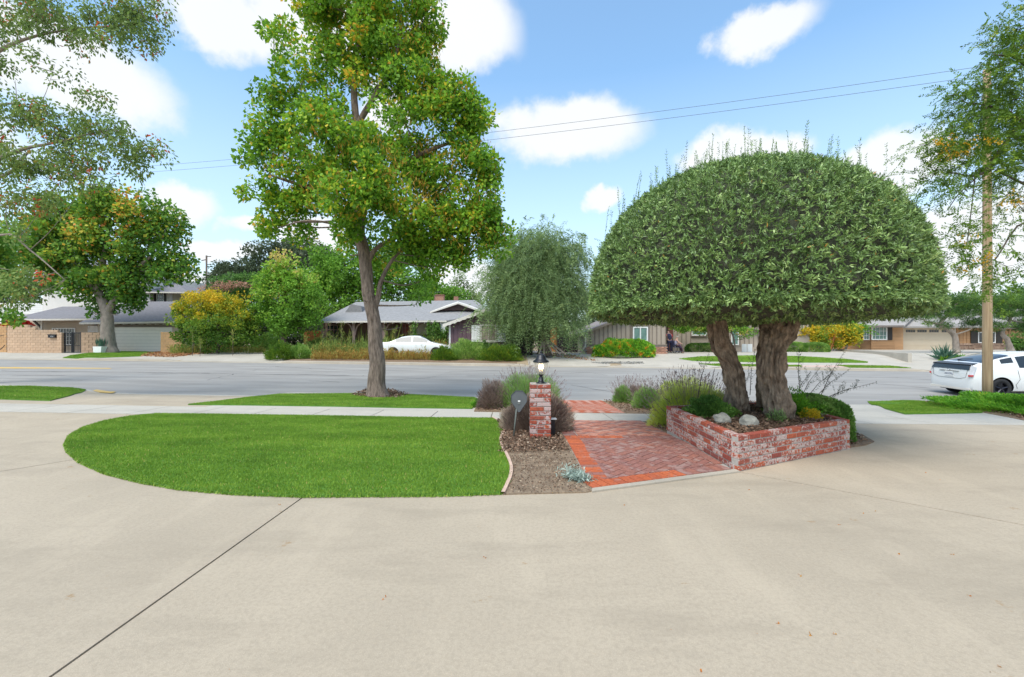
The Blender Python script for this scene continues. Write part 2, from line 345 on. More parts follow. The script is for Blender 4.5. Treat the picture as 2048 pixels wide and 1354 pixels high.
def quads_mesh(name, V, mat, tone=None, k=4):
    """V: (n,k,3) separate polygons of k corners"""
    n = len(V); me = bpy.data.meshes.new(name)
    me.vertices.add(n * k); me.vertices.foreach_set('co', np.ascontiguousarray(V, np.float32).ravel())
    me.loops.add(n * k); me.loops.foreach_set('vertex_index', np.arange(n * k, dtype=np.int32))
    me.polygons.add(n); me.polygons.foreach_set('loop_start', np.arange(0, n * k, k, dtype=np.int32))
    try: me.polygons.foreach_set('loop_total', np.full(n, k, np.int32))
    except Exception: pass
    if tone is not None:
        at = me.attributes.new('tone', 'FLOAT', 'FACE'); at.data.foreach_set('value', np.clip(tone, 0, 1).astype(np.float32))
    me.materials.append(mat); me.update(calc_edges=True); return me
def box_vf(x0, x1, y0, y1, z0, z1):
    v = [(x0, y0, z0), (x1, y0, z0), (x1, y1, z0), (x0, y1, z0), (x0, y0, z1), (x1, y0, z1), (x1, y1, z1), (x0, y1, z1)]
    f = [(0, 3, 2, 1), (4, 5, 6, 7), (0, 1, 5, 4), (1, 2, 6, 5), (2, 3, 7, 6), (3, 0, 4, 7)]
    return v, f
def join_vf(parts):
    V, Fc = [], []
    for v, f in parts:
        o = len(V); V += list(v); Fc += [tuple(i + o for i in q) for q in f]
    return V, Fc
def box(name, x0, x1, y0, y1, z0, z1, mat, parent=None):
    v, f = box_vf(x0, x1, y0, y1, z0, z1); return obj(name, v, f, mat, parent)
def boxes(name, bl, mat, parent=None):
    v, f = join_vf([box_vf(*b) for b in bl]); return obj(name, v, f, mat, parent)
def prism_vf(poly, t):
    """3-D polygon (top side, counter-clockwise from outside) thickened by vector t"""
    n = len(poly); t = Vector(t); a = [Vector(p) for p in poly]; V = a + [p + t for p in a]
    Fc = [tuple(range(n)), tuple(reversed(range(n, 2 * n)))] + [((i + 1) % n, i, n + i, n + (i + 1) % n) for i in range(n)]
    return V, Fc
def prism(name, poly, t, mat, parent=None):
    v, f = prism_vf(poly, t); return obj(name, v, f, mat, parent)
def tube_vf(pts, radii, seg=8, cap=True, wob=0.0, wscale=3.0, seed=0, squash=1.0):
    pts = [Vector(p) for p in pts]; n = len(pts); V = []; Fc = []
    up = Vector((0.3, 0.9, 0.1))
    for i in range(n):
        d = (pts[min(i + 1, n - 1)] - pts[max(i - 1, 0)]).normalized()
        a = d.cross(up)
        if a.length < 1e-3: a = d.cross(Vector((1, 0, 0)))
        a.normalize(); b = d.cross(a)
        for j in range(seg):
            t = 2 * math.pi * j / seg
            o = (a * math.cos(t) + b * math.sin(t) * squash)
            r = radii[i] if hasattr(radii, '__len__') else radii
            if wob:
                q = pts[i] * wscale + o * (r * wscale * 1.2) + Vector((seed * 7.1, 0, 0)); r *= 1 + wob * (noise.noise(q) + .5 * noise.noise(q * 2.3))
            V.append(pts[i] + o * r)
    for i in range(n - 1):
        for j in range(seg):
            k = (j + 1) % seg
            Fc.append((i * seg + j, i * seg + k, (i + 1) * seg + k, (i + 1) * seg + j))
    if cap:
        Fc.append(tuple(reversed(range(seg)))); Fc.append(tuple(range((n - 1) * seg, n * seg)))
    return V, Fc
def tubes(name, lst, mat, parent=None, seg=6, smooth=True, **kw):
    v, f = join_vf([tube_vf(p, r, seg, **kw) for p, r in lst]); return obj(name, v, f, mat, parent, smooth)
def lathe_vf(prof, c=(0, 0, 0), seg=16):
    V, Fc = [], []
    for r, z in prof:
        for j in range(seg):
            t = 2 * math.pi * j / seg; V.append((c[0] + r * math.cos(t), c[1] + r * math.sin(t), c[2] + z))
    n = len(prof)
    for i in range(n - 1):
        for j in range(seg):
            k = (j + 1) % seg; Fc.append((i * seg + j, i * seg + k, (i + 1) * seg + k, (i + 1) * seg + j))
    Fc.append(tuple(reversed(range(seg)))); Fc.append(tuple(range((n - 1) * seg, n * seg)))
    return V, Fc
def lathe(name, prof, c, mat, parent=None, seg=16, smooth=True):
    v, f = lathe_vf(prof, c, seg); return obj(name, v, f, mat, parent, smooth)
def smooth_path(pts, n=6):
    """Catmull-Rom through tuples of any length"""
    A = [np.array(p, float) for p in pts]; A = [2 * A[0] - A[1]] + A + [2 * A[-1] - A[-2]]; out = []
    for i in range(1, len(A) - 2):
        for s in range(n):
            t = s / n; p0, p1, p2, p3 = A[i - 1:i + 3]
            out.append(.5 * (2 * p1 + (p2 - p0) * t + (2 * p0 - 5 * p1 + 4 * p2 - p3) * t * t + (3 * p1 - p0 - 3 * p2 + p3) * t ** 3))
    out.append(A[-2]); return out
def clip_poly(poly, a, b):
    """keep what lies left of the directed line a->b (2-D)"""
    out = []; n = len(poly); s = lambda p: (b[0] - a[0]) * (p[1] - a[1]) - (b[1] - a[1]) * (p[0] - a[0])
    for i in range(n):
        p, q = poly[i], poly[(i + 1) % n]; sp, sq = s(p), s(q)
        if sp >= 0: out.append(p)
        if (sp >= 0) != (sq >= 0):
            t = sp / (sp - sq); out.append((p[0] + (q[0] - p[0]) * t, p[1] + (q[1] - p[1]) * t))
    return out
def clip_conv(poly, region):
    for i in range(len(region)):
        if len(poly) < 3: return []
        poly = clip_poly(poly, region[i], region[(i + 1) % len(region)])
    return poly
def area2(p): return .5 * sum(p[i][0] * p[(i + 1) % len(p)][1] - p[(i + 1) % len(p)][0] * p[i][1] for i in range(len(p)))
def in_poly(x, y, poly):
    x = np.asarray(x); y = np.asarray(y); c = np.zeros(x.shape, bool); n = len(poly); j = n - 1
    for i in range(n):
        xi, yi = poly[i][:2]; xj, yj = poly[j][:2]
        c ^= ((yi > y) != (yj > y)) & (x < (xj - xi) * (y - yi) / ((yj - yi) or 1e-9) + xi); j = i
    return c
def rand_in(poly, n, rng):
    P_ = np.array([p[:2] for p in poly]); lo, hi = P_.min(0), P_.max(0); X = np.empty(0); Y = np.empty(0)
    while len(X) < n:
        x = rng.uniform(lo[0], hi[0], n * 2); y = rng.uniform(lo[1], hi[1], n * 2); k = in_poly(x, y, poly); X = np.append(X, x[k]); Y = np.append(Y, y[k])
    return X[:n], Y[:n]
def sheet(name, poly, dz, mat, parent=None, zone=None, thick=0.0, maxlen=0.7, kind=None, label=None):
    """polygon (world xy) draped over the ground at dz"""
    poly = [(p[0], p[1]) for p in poly]
    if area2(poly) < 0: poly = poly[::-1]
    bm = bmesh.new(); vs = [bm.verts.new((x, y, 0)) for x, y in poly]; f = bm.faces.new(vs)
    xs = [p[0] for p in poly]; ys = [p[1] for p in poly]
    def cuts(lo, hi, step): return np.arange(math.floor(lo / step) * step + step, hi, step)
    for x in cuts(min(xs), max(xs), max(maxlen, (max(xs) - min(xs)) / 60)):
        bmesh.ops.bisect_plane(bm, geom=bm.verts[:] + bm.edges[:] + bm.faces[:], plane_co=(x, 0, 0), plane_no=(1, 0, 0))
    sy = max(maxlen, (max(ys) - min(ys)) / 60)
    for y in cuts(min(ys), max(ys), sy):
        bmesh.ops.bisect_plane(bm, geom=bm.verts[:] + bm.edges[:] + bm.faces[:], plane_co=(0, y, 0), plane_no=(0, 1, 0))
    bmesh.ops.triangulate(bm, faces=[f for f in bm.faces if len(f.verts) > 4])
    if thick:
        r = bmesh.ops.extrude_face_region(bm, geom=bm.faces[:])
        top = [v for v in r['geom'] if isinstance(v, bmesh.types.BMVert)]; tops = set(top)
    for v in bm.verts:
        z = float(gz(v.co.x, v.co.y, zone))
        v.co.z = z + dz - (thick if thick and v not in tops else 0)
    bm.normal_update()
    me = bpy.data.meshes.new(name); bm.to_mesh(me); bm.free(); me.materials.append(mat)
    o = link(bpy.data.objects.new(name, me), parent)
    if kind: o['kind'] = kind
    if label: o['label'] = label
    return o

# ------------------------------------------------------------------ foliage
RNG = np.random.default_rng(7)
def unit(a): return a / np.maximum(np.linalg.norm(a, axis=-1, keepdims=True), 1e-9)
def rand_dir(n, rng): return unit(rng.normal(size=(n, 3)))
def leaf_quads(Pt, D, length, width, rng, fold=.18, lenvar=.35):
    n = len(Pt); D = unit(D); s = unit(np.cross(D, rand_dir(n, rng))); nn = np.cross(D, s)
    l = length * rng.uniform(1 - lenvar, 1 + lenvar, (n, 1)); w = width * rng.uniform(.75, 1.25, (n, 1)) * .5
    m_ = Pt + D * l * .45 + nn * l * fold * rng.uniform(-1, 1, (n, 1))
    return np.stack([Pt, m_ + s * w, Pt + D * l, m_ - s * w], 1)
def puff_leaves(C, R, per, length, width, rng, tone_c, droop=0.0, out=.5, flat=.8, tvar=.12):
    """leaves round cluster centres C (n,3) with radii R"""
    n = len(C); idx = np.repeat(np.arange(n), per); q = rand_dir(len(idx), rng); r = rng.uniform(.25, 1, (len(idx), 1)) ** .5
    off = q * r * R[idx][:, None]; off[:, 2] *= flat
    D = q * out + rand_dir(len(idx), rng) * .8 + np.array([0, 0, -droop])
    return leaf_quads(C[idx] + off, D, length, width, rng), np.clip(tone_c[idx] + rng.normal(0, tvar, len(idx)), 0, 1)
def spray_leaves(S, D, L, k, length, width, rng, tone_s, droop=.3, pair=True, spread=.9):
    """leaflets along arching stalks starting at S in direction D"""
    n = len(S); t = np.linspace(.12, 1, k); D = unit(D)
    pos = S[:, None] + D[:, None] * (L[:, None, None] * t[None, :, None]); pos[..., 2] -= (droop * L)[:, None] * t[None] ** 2
    tang = unit(D[:, None] + np.zeros((1, k, 1)) + np.array([0, 0, -1]) * (2 * droop * t)[None, :, None])
    side = unit(np.cross(tang, rand_dir(n, rng)[:, None]))
    A, T = [], []
    for s in ((1, -1) if pair else (1,)):
        sd = side * s if pair else side * np.where(np.arange(k) % 2, 1, -1)[None, :, None]
        dd = unit(sd * spread + tang * .6 + rng.normal(0, .18, side.shape))
        A.append(leaf_quads(pos.reshape(-1, 3), dd.reshape(-1, 3), length, width, rng)); T.append(np.repeat(tone_s, k) + rng.normal(0, .08, n * k))
    return np.concatenate(A), np.concatenate(T)
def stalks(S, D, L, r, rng, droop=.3, seg=3):
    """thin triangular-strip stalks as flat ribbons crossed"""
    t = np.linspace(0, 1, seg + 1); D = unit(D)
    pos = S[:, None] + D[:, None] * (L[:, None, None] * t[None, :, None]); pos[..., 2] -= (droop * L)[:, None] * t[None] ** 2
    sd = unit(np.cross(D, rand_dir(len(S), rng)))[:, None] * r; out = []
    for i in range(seg):
        a, b = pos[:, i], pos[:, i + 1]; w0 = sd[:, 0] * (1 - .25 * i); w1 = sd[:, 0] * (1 - .25 * (i + 1))
        out.append(np.stack([a - w0, a + w0, b + w1, b - w1], 1))
    return np.concatenate(out)
def leaves_obj(name, V, T, mat, parent, kind=None):
    o = link(bpy.data.objects.new(name, quads_mesh(name, V, mat, T)), parent)
    if kind: o['kind'] = kind
    return o
def lobes_world(lobes, Y):
    out = []
    for l in lobes:
        px, py, rx, ry = l[:4]; dy = l[4] if len(l) > 4 else 0.0; w = l[5] if len(l) > 5 else 1.0
        c = W(px, py, Y + dy); out.append((np.array(c), np.array([rx * (Y + dy) / F, max(rx, ry) * .5 * (Y + dy) / F + min(rx, ry) * .5 * (Y + dy) / F, ry * (Y + dy) / F]), w))
    return out
def cluster_centres(lobes, n, rng, bias=.45):
    w = np.array([np.prod(r) ** .75 * k for c, r, k in lobes]); w /= w.sum(); C = []; I = []
    for i, ((c, r, k), m) in enumerate(zip(lobes, rng.multinomial(n, w))):
        q = rand_dir(m, rng) * rng.uniform(0, 1, (m, 1)) ** bias; C.append(c + q * r); I += [i] * m
    return np.concatenate(C), np.array(I)
def tree(name, label, cat, Y, trunk, lobes, mat, bark, n=300, cr=.35, per=60, ll=.09, lw=.06, seed=1, group=None, limbs=(), droop=.1,
         tone=(.45, .2), seg=12, twigs=True, flat=.8, base=None, trunk_wob=.12, top_tone=0.0, spray=None, bias=.45, rings=5, tvar=.12):
    rng = np.random.default_rng(seed)
    tw = [(*W(px, py, Y), r) for px, py, r in trunk]
    if base is not None:
        b = Vector(base); d = b - Vector(tw[0][:3]); tw = [(x + d.x * (1 - i / max(1, len(tw) - 1)) ** 2, y, z + d.z * (1 - i / max(1, len(tw) - 1)) ** 3, r) for i, (x, y, z, r) in enumerate(tw)]
    root = thing(name, tw[0][:3], label, cat, group)
    sp = smooth_path(tw, rings); v, f = tube_vf([p[:3] for p in sp], [max(.01, p[3]) for p in sp], seg, wob=trunk_wob, wscale=2.2, seed=seed)
    obj('trunk', v, f, bark, root, True)
    pts = [np.array(p) for p in sp]
    lm = []
    for l in limbs:
        lw_ = [(*W(q[0], q[1], Y + (q[3] if len(q) > 3 else 0)), q[2]) for q in l]; s2 = smooth_path(lw_, 4); lm.append(s2); pts += [np.array(p) for p in s2]
        v, f = tube_vf([p[:3] for p in s2], [max(.008, p[3]) for p in s2], 8, wob=.1, wscale=4, seed=seed); obj('limb', v, f, bark, root, True)
    lb = lobes_world(lobes, Y)
    C, I = cluster_centres(lb, n, rng, bias)
    A = np.array([p[:3] for p in pts]); Rr = np.array([p[3] for p in pts])
    if twigs:
        tl = []; nodes_ = list(A)
        for c, r, k in lb:
            d = np.linalg.norm(A - c, axis=1) + np.maximum(0, A[:, 2] - c[2]) * 1.5; j = int(np.argmin(d)); r0 = min(Rr[j] * .5, .02 + .009 * d[j] + (.03 if Y > 25 else 0))
            a = Vector(A[j]); b = Vector(c); md = (a + b) / 2 + Vector(rng.normal(0, .08, 3)) * (b - a).length - Vector((0, 0, .05 * (b - a).length))
            p = smooth_path([tuple(a), tuple(md), tuple(b)], 4); tl.append(([tuple(q) for q in p], list(np.linspace(r0, r0 * .35, len(p))))); nodes_ += [np.array(q) for q in p]
        nodes_ = np.array(nodes_)
        for c in C[rng.permutation(len(C))[:min(len(C), 220)]]:
            d = np.linalg.norm(nodes_ - c, axis=1); j = int(np.argmin(d)); r0 = .006 + .006 * min(d[j], 3)
            a = Vector(nodes_[j]); b = Vector(c); md = (a + b) / 2 + Vector(rng.normal(0, .1, 3)) * (b - a).length
            tl.append(([a, md, b], [r0, r0 * .7, r0 * .3]))
        tubes('branches', tl, bark, root, seg=5)['kind'] = 'stuff'
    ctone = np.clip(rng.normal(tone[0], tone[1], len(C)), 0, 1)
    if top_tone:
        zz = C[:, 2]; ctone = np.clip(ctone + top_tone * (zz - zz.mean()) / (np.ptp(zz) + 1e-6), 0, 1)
    if spray:
        L0, k, dr = spray; m = per
        idx = np.repeat(np.arange(len(C)), m); S = C[idx] + rng.normal(0, cr * .6, (len(idx), 3)); D = unit(C[idx] - np.array([lb[i][0] for i in I[idx]])) * .6 + rand_dir(len(idx), rng) * .8
        Ls = L0 * rng.uniform(.6, 1.3, len(idx)); V, T = spray_leaves(S, D, Ls, k, ll, lw, rng, ctone[idx], droop=dr)
    else:
        V, T = puff_leaves(C, cr * rng.uniform(.6, 1.35, len(C)), per, ll, lw, rng, ctone, droop, flat=flat, tvar=tvar)
    leaves_obj('crown', V, np.clip(T, 0, 1), mat, root)
    return root, C, rng
def shrub(name, label, cat, c, r, n, ll, lw, mat, seed=1, group=None, box_p=2.0, out=1.0, shell=.45, tone=(.45, .18), up=.3, stems=True, stem_mat=None, kind=None, jit=.5, lumps=.12, bottom=0.0, part='foliage', root=None):
    """c: ground centre, r: half extents (x, y, height)"""
    rng = np.random.default_rng(seed); c = np.array(c, float)
    if root is None: root = thing(name, c, label, cat, group)
    q = rand_dir(n, rng); q[:, 2] = np.abs(q[:, 2]) if bottom == 0 else q[:, 2]
    nrm = (np.abs(q) ** box_p).sum(1, keepdims=True) ** (1 / box_p); s = q / nrm
    lum = 1 + lumps * np.sin(q[:, :1] * 5 + seed) * np.cos(q[:, 1:2] * 6 + seed * 2) + lumps * .7 * np.sin(q[:, 2:3] * 9 + q[:, :1] * 7 + seed)
    s = s * lum * (shell + (1 - shell) * rng.uniform(0, 1, (n, 1)) ** .6)
    Pt = c + s * np.array([r[0], r[1], r[2]]); D = q * out + rand_dir(n, rng) * jit + np.array([0, 0, up])
    tn = tone[0] + tone[1] * np.array([noise.noise(Vector(p) * 3.0) * 2.2 for p in Pt]) + rng.normal(0, .1, n)
    if stems:
        st = []
        for i in range(9):
            a = rng.uniform(0, 6.28); e = rng.uniform(.2, .8); st.append(([c, c + np.array([r[0] * e * math.cos(a) * .4, r[1] * e * math.sin(a) * .4, r[2] * .4]), c + np.array([r[0] * e * math.cos(a), r[1] * e * math.sin(a), r[2] * .8])], [.014, .01, .005]))
        tubes('stem', st, stem_mat or m_barkd, root, seg=4)
    leaves_obj(part, leaf_quads(Pt, D, ll, lw, rng), tn, mat, root, kind)
    return root
def lavender(label, c, r, n, mat, seed, group=None, spikes=260, spike_len=.25, spike_mat=None, name='lavender_bush'):
    root = shrub(name, label, 'bush', c, r, n, .10, .009, mat, seed, group, out=1.4, shell=.35, up=.9, jit=.35, lumps=.08, tone=(.5, .25))
    rng = np.random.default_rng(seed + 50); q = rand_dir(spikes, rng); q[:, 2] = np.abs(q[:, 2]) * 1.2 + .15; q = unit(q)
    S = np.array(c) + q * np.array(r) * .85; D = q + np.array([0, 0, .45]) + rand_dir(spikes, rng) * .15
    L = spike_len * rng.uniform(.5, 1.25, spikes); V = stalks(S, D, L, .0028, rng, .05, 2)
    E = S + unit(D) * L[:, None]; H = leaf_quads(np.repeat(E, 4, 0) - unit(np.repeat(D, 4, 0)) * rng.uniform(0, .06, (spikes * 4, 1)), np.repeat(D, 4, 0) + rand_dir(spikes * 4, rng) * .35, .035, .012, rng)
    leaves_obj('flower_stalks', np.concatenate([V, H]), np.concatenate([np.full(len(V), .3), rng.uniform(.5, 1, len(H))]), spike_mat or m_spike, root, 'stuff')
    return root
def G_(*s): return list(s)
m_leaf_main = leaf_mat('street_tree_leaves', [(0, (0.079, 0.168, 0.022)), (.35, (0.156, 0.340, 0.032)), (.62, (0.275, 0.509, 0.041)), (.8, (0.469, 0.612, 0.046)), (.92, (0.800, 0.679, 0.055)), (1, (0.800, 0.454, 0.055))])
m_leaf_syc = leaf_mat('sycamore_leaves', [(0, (0.071, 0.169, 0.030)), (.4, (0.145, 0.319, 0.042)), (.7, (0.291, 0.447, 0.050)), (.88, (0.724, 0.553, 0.067)), (1, (0.774, 0.297, 0.067))])
m_leaf_gum = leaf_mat('gum_leaves', [(0, (0.102, 0.149, 0.036)), (.5, (0.216, 0.329, 0.088)), (.8, (0.300, 0.408, 0.103)), (.93, (0.377, 0.273, 0.062)), (1, (0.674, 0.114, 0.052))])
m_leaf_olive = leaf_mat('olive_leaves', [(0, (0.080, 0.133, 0.043)), (.35, (0.160, 0.258, 0.074)), (.65, (0.261, 0.398, 0.115)), (.9, (0.434, 0.569, 0.193)), (.97, (0.593, 0.644, 0.264)), (1, (0.784, 0.387, 0.092))], .42, .15, .5)
m_leaf_willow = leaf_mat('willow_leaves', [(0, (0.113, 0.175, 0.073)), (.5, (0.244, 0.352, 0.138)), (1, (0.448, 0.565, 0.227))])
m_leaf_lime = leaf_mat('lime_leaves', [(0, (0.103, 0.226, 0.029)), (.5, (0.227, 0.452, 0.050)), (.85, (0.454, 0.622, 0.083)), (1, (0.784, 0.564, 0.197))])
m_leaf_yel = leaf_mat('golden_leaves', [(0, (0.085, 0.194, 0.024)), (.45, (0.211, 0.331, 0.032)), (.75, (0.590, 0.505, 0.032)), (1, (0.800, 0.526, 0.032))])
m_leaf_dark = leaf_mat('oak_leaves', [(0, (0.046, 0.069, 0.034)), (.6, (0.116, 0.154, 0.077)), (1, (0.216, 0.239, 0.139))])
m_leaf_mim = leaf_mat('mimosa_leaves', [(0, (0.060, 0.149, 0.030)), (.7, (0.149, 0.299, 0.060)), (.93, (0.209, 0.359, 0.075)), (1, (0.777, 0.389, 0.239))])
m_leaf_tip = leaf_mat('pinnate_leaves', [(0, (0.071, 0.126, 0.017)), (.6, (0.168, 0.308, 0.030)), (.9, (0.365, 0.478, 0.047)), (1, (0.492, 0.534, 0.059))])
m_leaf_pine = leaf_mat('pine_needles', [(0, (0.040, 0.094, 0.031)), (.6, (0.109, 0.218, 0.047)), (1, (0.234, 0.374, 0.062))])
m_petal = leaf_mat('orange_petals', [(0, (0.620, 0.300, 0.020)), (1, (0.700, 0.180, 0.020))])
m_leaf_bright = leaf_mat('bright_shrub_leaves', [(0, (0.081, 0.216, 0.023)), (.5, (0.198, 0.462, 0.037)), (.88, (0.411, 0.627, 0.060)), (.93, (0.800, 0.579, 0.044)), (1, (0.800, 0.330, 0.044))])
m_leaf_hedge = leaf_mat('hedge_leaves', [(0, (0.069, 0.164, 0.034)), (.5, (0.204, 0.374, 0.067)), (1, (0.502, 0.659, 0.173))])
m_lav = leaf_mat('lavender_leaves', [(0, (0.137, 0.254, 0.063)), (.5, (0.312, 0.508, 0.125)), (1, (0.546, 0.702, 0.233))])
m_lavy = leaf_mat('yellowing_lavender', [(0, (0.316, 0.393, 0.078)), (.5, (0.632, 0.738, 0.125)), (1, (0.800, 0.800, 0.218))])
m_lavd = leaf_mat('dead_lavender', [(0, (0.160, 0.113, 0.100)), (.5, (0.320, 0.238, 0.190)), (1, (0.507, 0.411, 0.309))], .9, .1, .1)
m_spike = leaf_mat('faded_flower_stalks', [(0, (0.300, 0.240, 0.190)), (.5, (0.360, 0.280, 0.250)), (1, (0.300, 0.220, 0.240))], .9, .2, .1)
m_drygrass = leaf_mat('dry_weeds', [(0, (0.136, 0.213, 0.050)), (.4, (0.272, 0.336, 0.080)), (.7, (0.442, 0.370, 0.100)), (1, (0.425, 0.224, 0.060))], .9, .3, .1)
m_silver = leaf_mat('silver_leaves', [(0, (0.247, 0.323, 0.267)), (1, (0.494, 0.589, 0.516))], .8, .2, .2)
m_agave = leaf_mat('agave_leaves', [(0, (0.050, 0.120, 0.080)), (1, (0.140, 0.250, 0.160))])
m_red_flower = leaf_mat('red_bracts', [(0, (0.550, 0.030, 0.030)), (.8, (0.650, 0.050, 0.030)), (1, (0.120, 0.280, 0.050))])
m_chip = leaf_mat('bark_chips', [(0, (0.060, 0.038, 0.026)), (.5, (0.170, 0.105, 0.070)), (.85, (0.320, 0.200, 0.130)), (1, (0.500, 0.400, 0.300))], .9, 0, .2)
m_litterleaf = leaf_mat('orange_litter', [(0, (0.160, 0.080, 0.040)), (.5, (0.420, 0.180, 0.070)), (1, (0.550, 0.330, 0.180))], .9, .1, .1)

# ================================================================== ground and foreground
o = obj('ground', [(-900, -300, -1.2), (900, -300, -1.2), (900, 62, -1.2), (-900, 62, -1.2), (-900, 62, .44), (900, 62, .44), (900, 1500, .44), (-900, 1500, .44)], [(0, 1, 2, 3), (3, 2, 5, 4), (4, 5, 6, 7)], m_dry); o['kind'] = 'structure'
# finer ground under the view
def strip_poly(v0, v1, x0, x1, n=40):
    xs = np.linspace(x0, x1, n); return [(x, v0 - SK * x) for x in xs] + [(x, v1 - SK * x) for x in xs[::-1]]
def grid_sheet(name, v0, v1, x0, x1, dz, mat, zone, nv, nx, parent=None, kind='structure'):
    vs = np.linspace(v0, v1, nv) if np.isscalar(nv) else np.array(nv); xs = np.linspace(x0, x1, nx)
    X, Vv = np.meshgrid(xs, vs); Y = Vv - SK * X; Z = gz(X, Y, zone) + dz; n = len(xs)
    V = np.stack([X, Y, Z], -1).reshape(-1, 3)
    Fc = [(i * n + j, i * n + j + 1, (i + 1) * n + j + 1, (i + 1) * n + j) for i in range(len(vs) - 1) for j in range(n - 1)]
    o = obj(name, V, Fc, mat, parent); 
    if kind: o['kind'] = kind
    return o
grid_sheet('road', 13.45, 27.05, -110, 110, 0, m_asphalt, 'road', 30, 300)
bed_near = grid_sheet('yard_subsoil', -12, 13.4, -110, 110, -.02, m_soil, 'near', 40, 240)
grid_sheet('far_side_ground', 27.12, 66, -110, 110, -.012, m_dry, 'far', [27.12, 27.4, 27.8, 28.2, 28.6, 29, 30, 31, 32, 33, 35, 38, 42, 50, 60, 66], 300)

# driveway: slabs cut along the joints that the photograph shows
def gap_cut(poly, a, b, g=.008):
    d = Vector((b[0] - a[0], b[1] - a[1])).normalized(); nrm = Vector((-d.y, d.x)) * g
    A, B = Vector(a[:2]), Vector(b[:2])
    l = clip_poly(poly, tuple(A + nrm), tuple(B + nrm)); r = clip_poly(poly, tuple(B - nrm), tuple(A - nrm))
    return l, r
drv = thing('driveway', (0, 0, 0), None, None); drv['kind'] = 'structure'
near_rect = [(-40, -7), (40, -7), (40, 8.78 - SK * 40), (-40, 8.78 + SK * 40)]
j1 = [P(605, 995), P(100, 1354)]; j2 = [P(1500, 948), P(2048, 1050)]; j3 = [P(0, 943), P(130, 922)]
slabs = []
lft, rgt = gap_cut(near_rect, j1[1], j1[0])          # runs straight away from the camera
if sum(p[0] for p in lft) > sum(p[0] for p in rgt): lft, rgt = rgt, lft
a, b = gap_cut(lft, j3[0], j3[1]); slabs += [a, b]
a, b = gap_cut(rgt, j2[0], j2[1]); slabs += [a, b]
for s in slabs:
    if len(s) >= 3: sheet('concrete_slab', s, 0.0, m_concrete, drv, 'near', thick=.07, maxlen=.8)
# concrete between the walk and the kerb (parkway side of the driveway aprons)
for (a, b) in ((-45, -13.0), (-13.0, -7.0), (-7.0, 7.2), (7.2, 11.2), (11.2, 45)):
    xs = [a + .006, b - .006]
    poly = [(xs[0], 10.03 - SK * xs[0]), (xs[1], 10.03 - SK * xs[1]), (xs[1], 13.36 - SK * xs[1]), (xs[0], 13.36 - SK * xs[0])]
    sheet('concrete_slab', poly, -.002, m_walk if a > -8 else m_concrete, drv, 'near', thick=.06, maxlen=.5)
# sidewalk in squares
walk = thing('sidewalk', (0, 0, 0), None, None); walk['kind'] = 'structure'
x = -.43 - 1.22 * 26
while x < 32:
    a, b = x + .009, x + 1.211
    sheet('concrete_slab', [(a, 8.80 - SK * a), (b, 8.80 - SK * b), (b, 10.01 - SK * b), (a, 10.01 - SK * a)], .002, m_walk, walk, 'near', thick=.06, maxlen=1.3)
    x += 1.22
# kerbs
def kerb(name, rows, zf, x0, x1, n, mat):
    xs = np.linspace(x0, x1, n); V = []; 
    for v, zone, dz in rows:
        Y = v - SK * xs; V.append(np.stack([xs, Y, gz(xs, Y, zone) + dz], -1))
    V = np.concatenate(V); Fc = [(i * n + j, i * n + j + 1, (i + 1) * n + j + 1, (i + 1) * n + j) for i in range(len(rows) - 1) for j in range(n - 1)]
    o = obj(name, V, Fc, mat); o['kind'] = 'structure'; return o
kerb('kerb', [(13.30, 'near', -.05), (13.37, 'near', .006), (13.50, 'near', .004), (13.525, 'near', -.012), (13.55, 'road', -.02)], None, -60, 60, 360, m_walk)
kerb('kerb', [(26.62, 'road', .004), (26.98, 'road', .003), (27.0, 'far', -.02), (27.03, 'far', -.002), (27.18, 'far', .004), (27.2, 'far', -.04)], None, -110, 110, 600, m_kerb)

# markings and cracks
def flat(name, px, dz, mat, zone=None, kind='structure', **kw): return sheet(name, [P(x, y, 0, zone)[:2] for x, y in px], dz, mat, None, zone, kind=kind, **kw)
flat('road_marking', [(-60, 733.6), (218, 736), (224, 737.5), (-60, 737)], .005, m_yellow, 'road')
flat('kerb_marking', [(193, 779.5), (232, 784), (224, 787.2), (186, 782)], .014, m_yellow, 'near')
def crack(pts, w=.034):
    q = [P(x, y, .005, 'road') for x, y in pts]; rng = random.Random(int(pts[0][0])); fine_ = []
    for a, b in zip(q[:-1], q[1:]):
        k = max(2, int((b - a).length / .35))
        for i in range(k): p = a.lerp(b, i / k); fine_.append(Vector((p.x + rng.uniform(-.05, .05), p.y + rng.uniform(-.09, .09), 0)))
    fine_.append(q[-1]); V = []
    for i, p in enumerate(fine_):
        ww = w * rng.uniform(.5, 1.4)
        for s in (-1, 1): V.append((p.x, p.y + s * ww, float(gz(p.x, p.y, 'road')) + .004))
    return V, [(2 * i, 2 * i + 1, 2 * i + 3, 2 * i + 2) for i in range(len(fine_) - 1)]
ck = [crack(c) for c in ([(150, 762), (300, 748), (420, 746)], [(415, 760), (470, 748), (548, 733)], [(548, 733), (700, 741), (740, 742)], [(620, 762), (680, 764), (740, 748)],
      [(770, 760), (860, 756), (900, 744), (1000, 741)], [(1100, 747), (1180, 745), (1215, 751)], [(1140, 770), (1225, 784), (1300, 790)], [(1600, 764), (1700, 764), (1780, 770), (1860, 776)],
      [(0, 742), (300, 745), (700, 751)], [(930, 752), (1000, 751), (1060, 756)], [(20, 752), (130, 751)], [(1640, 752), (1800, 756), (1870, 760)])]
v, f = join_vf(ck); o = obj('road_cracks', v, f, m_crack); o['kind'] = 'structure'

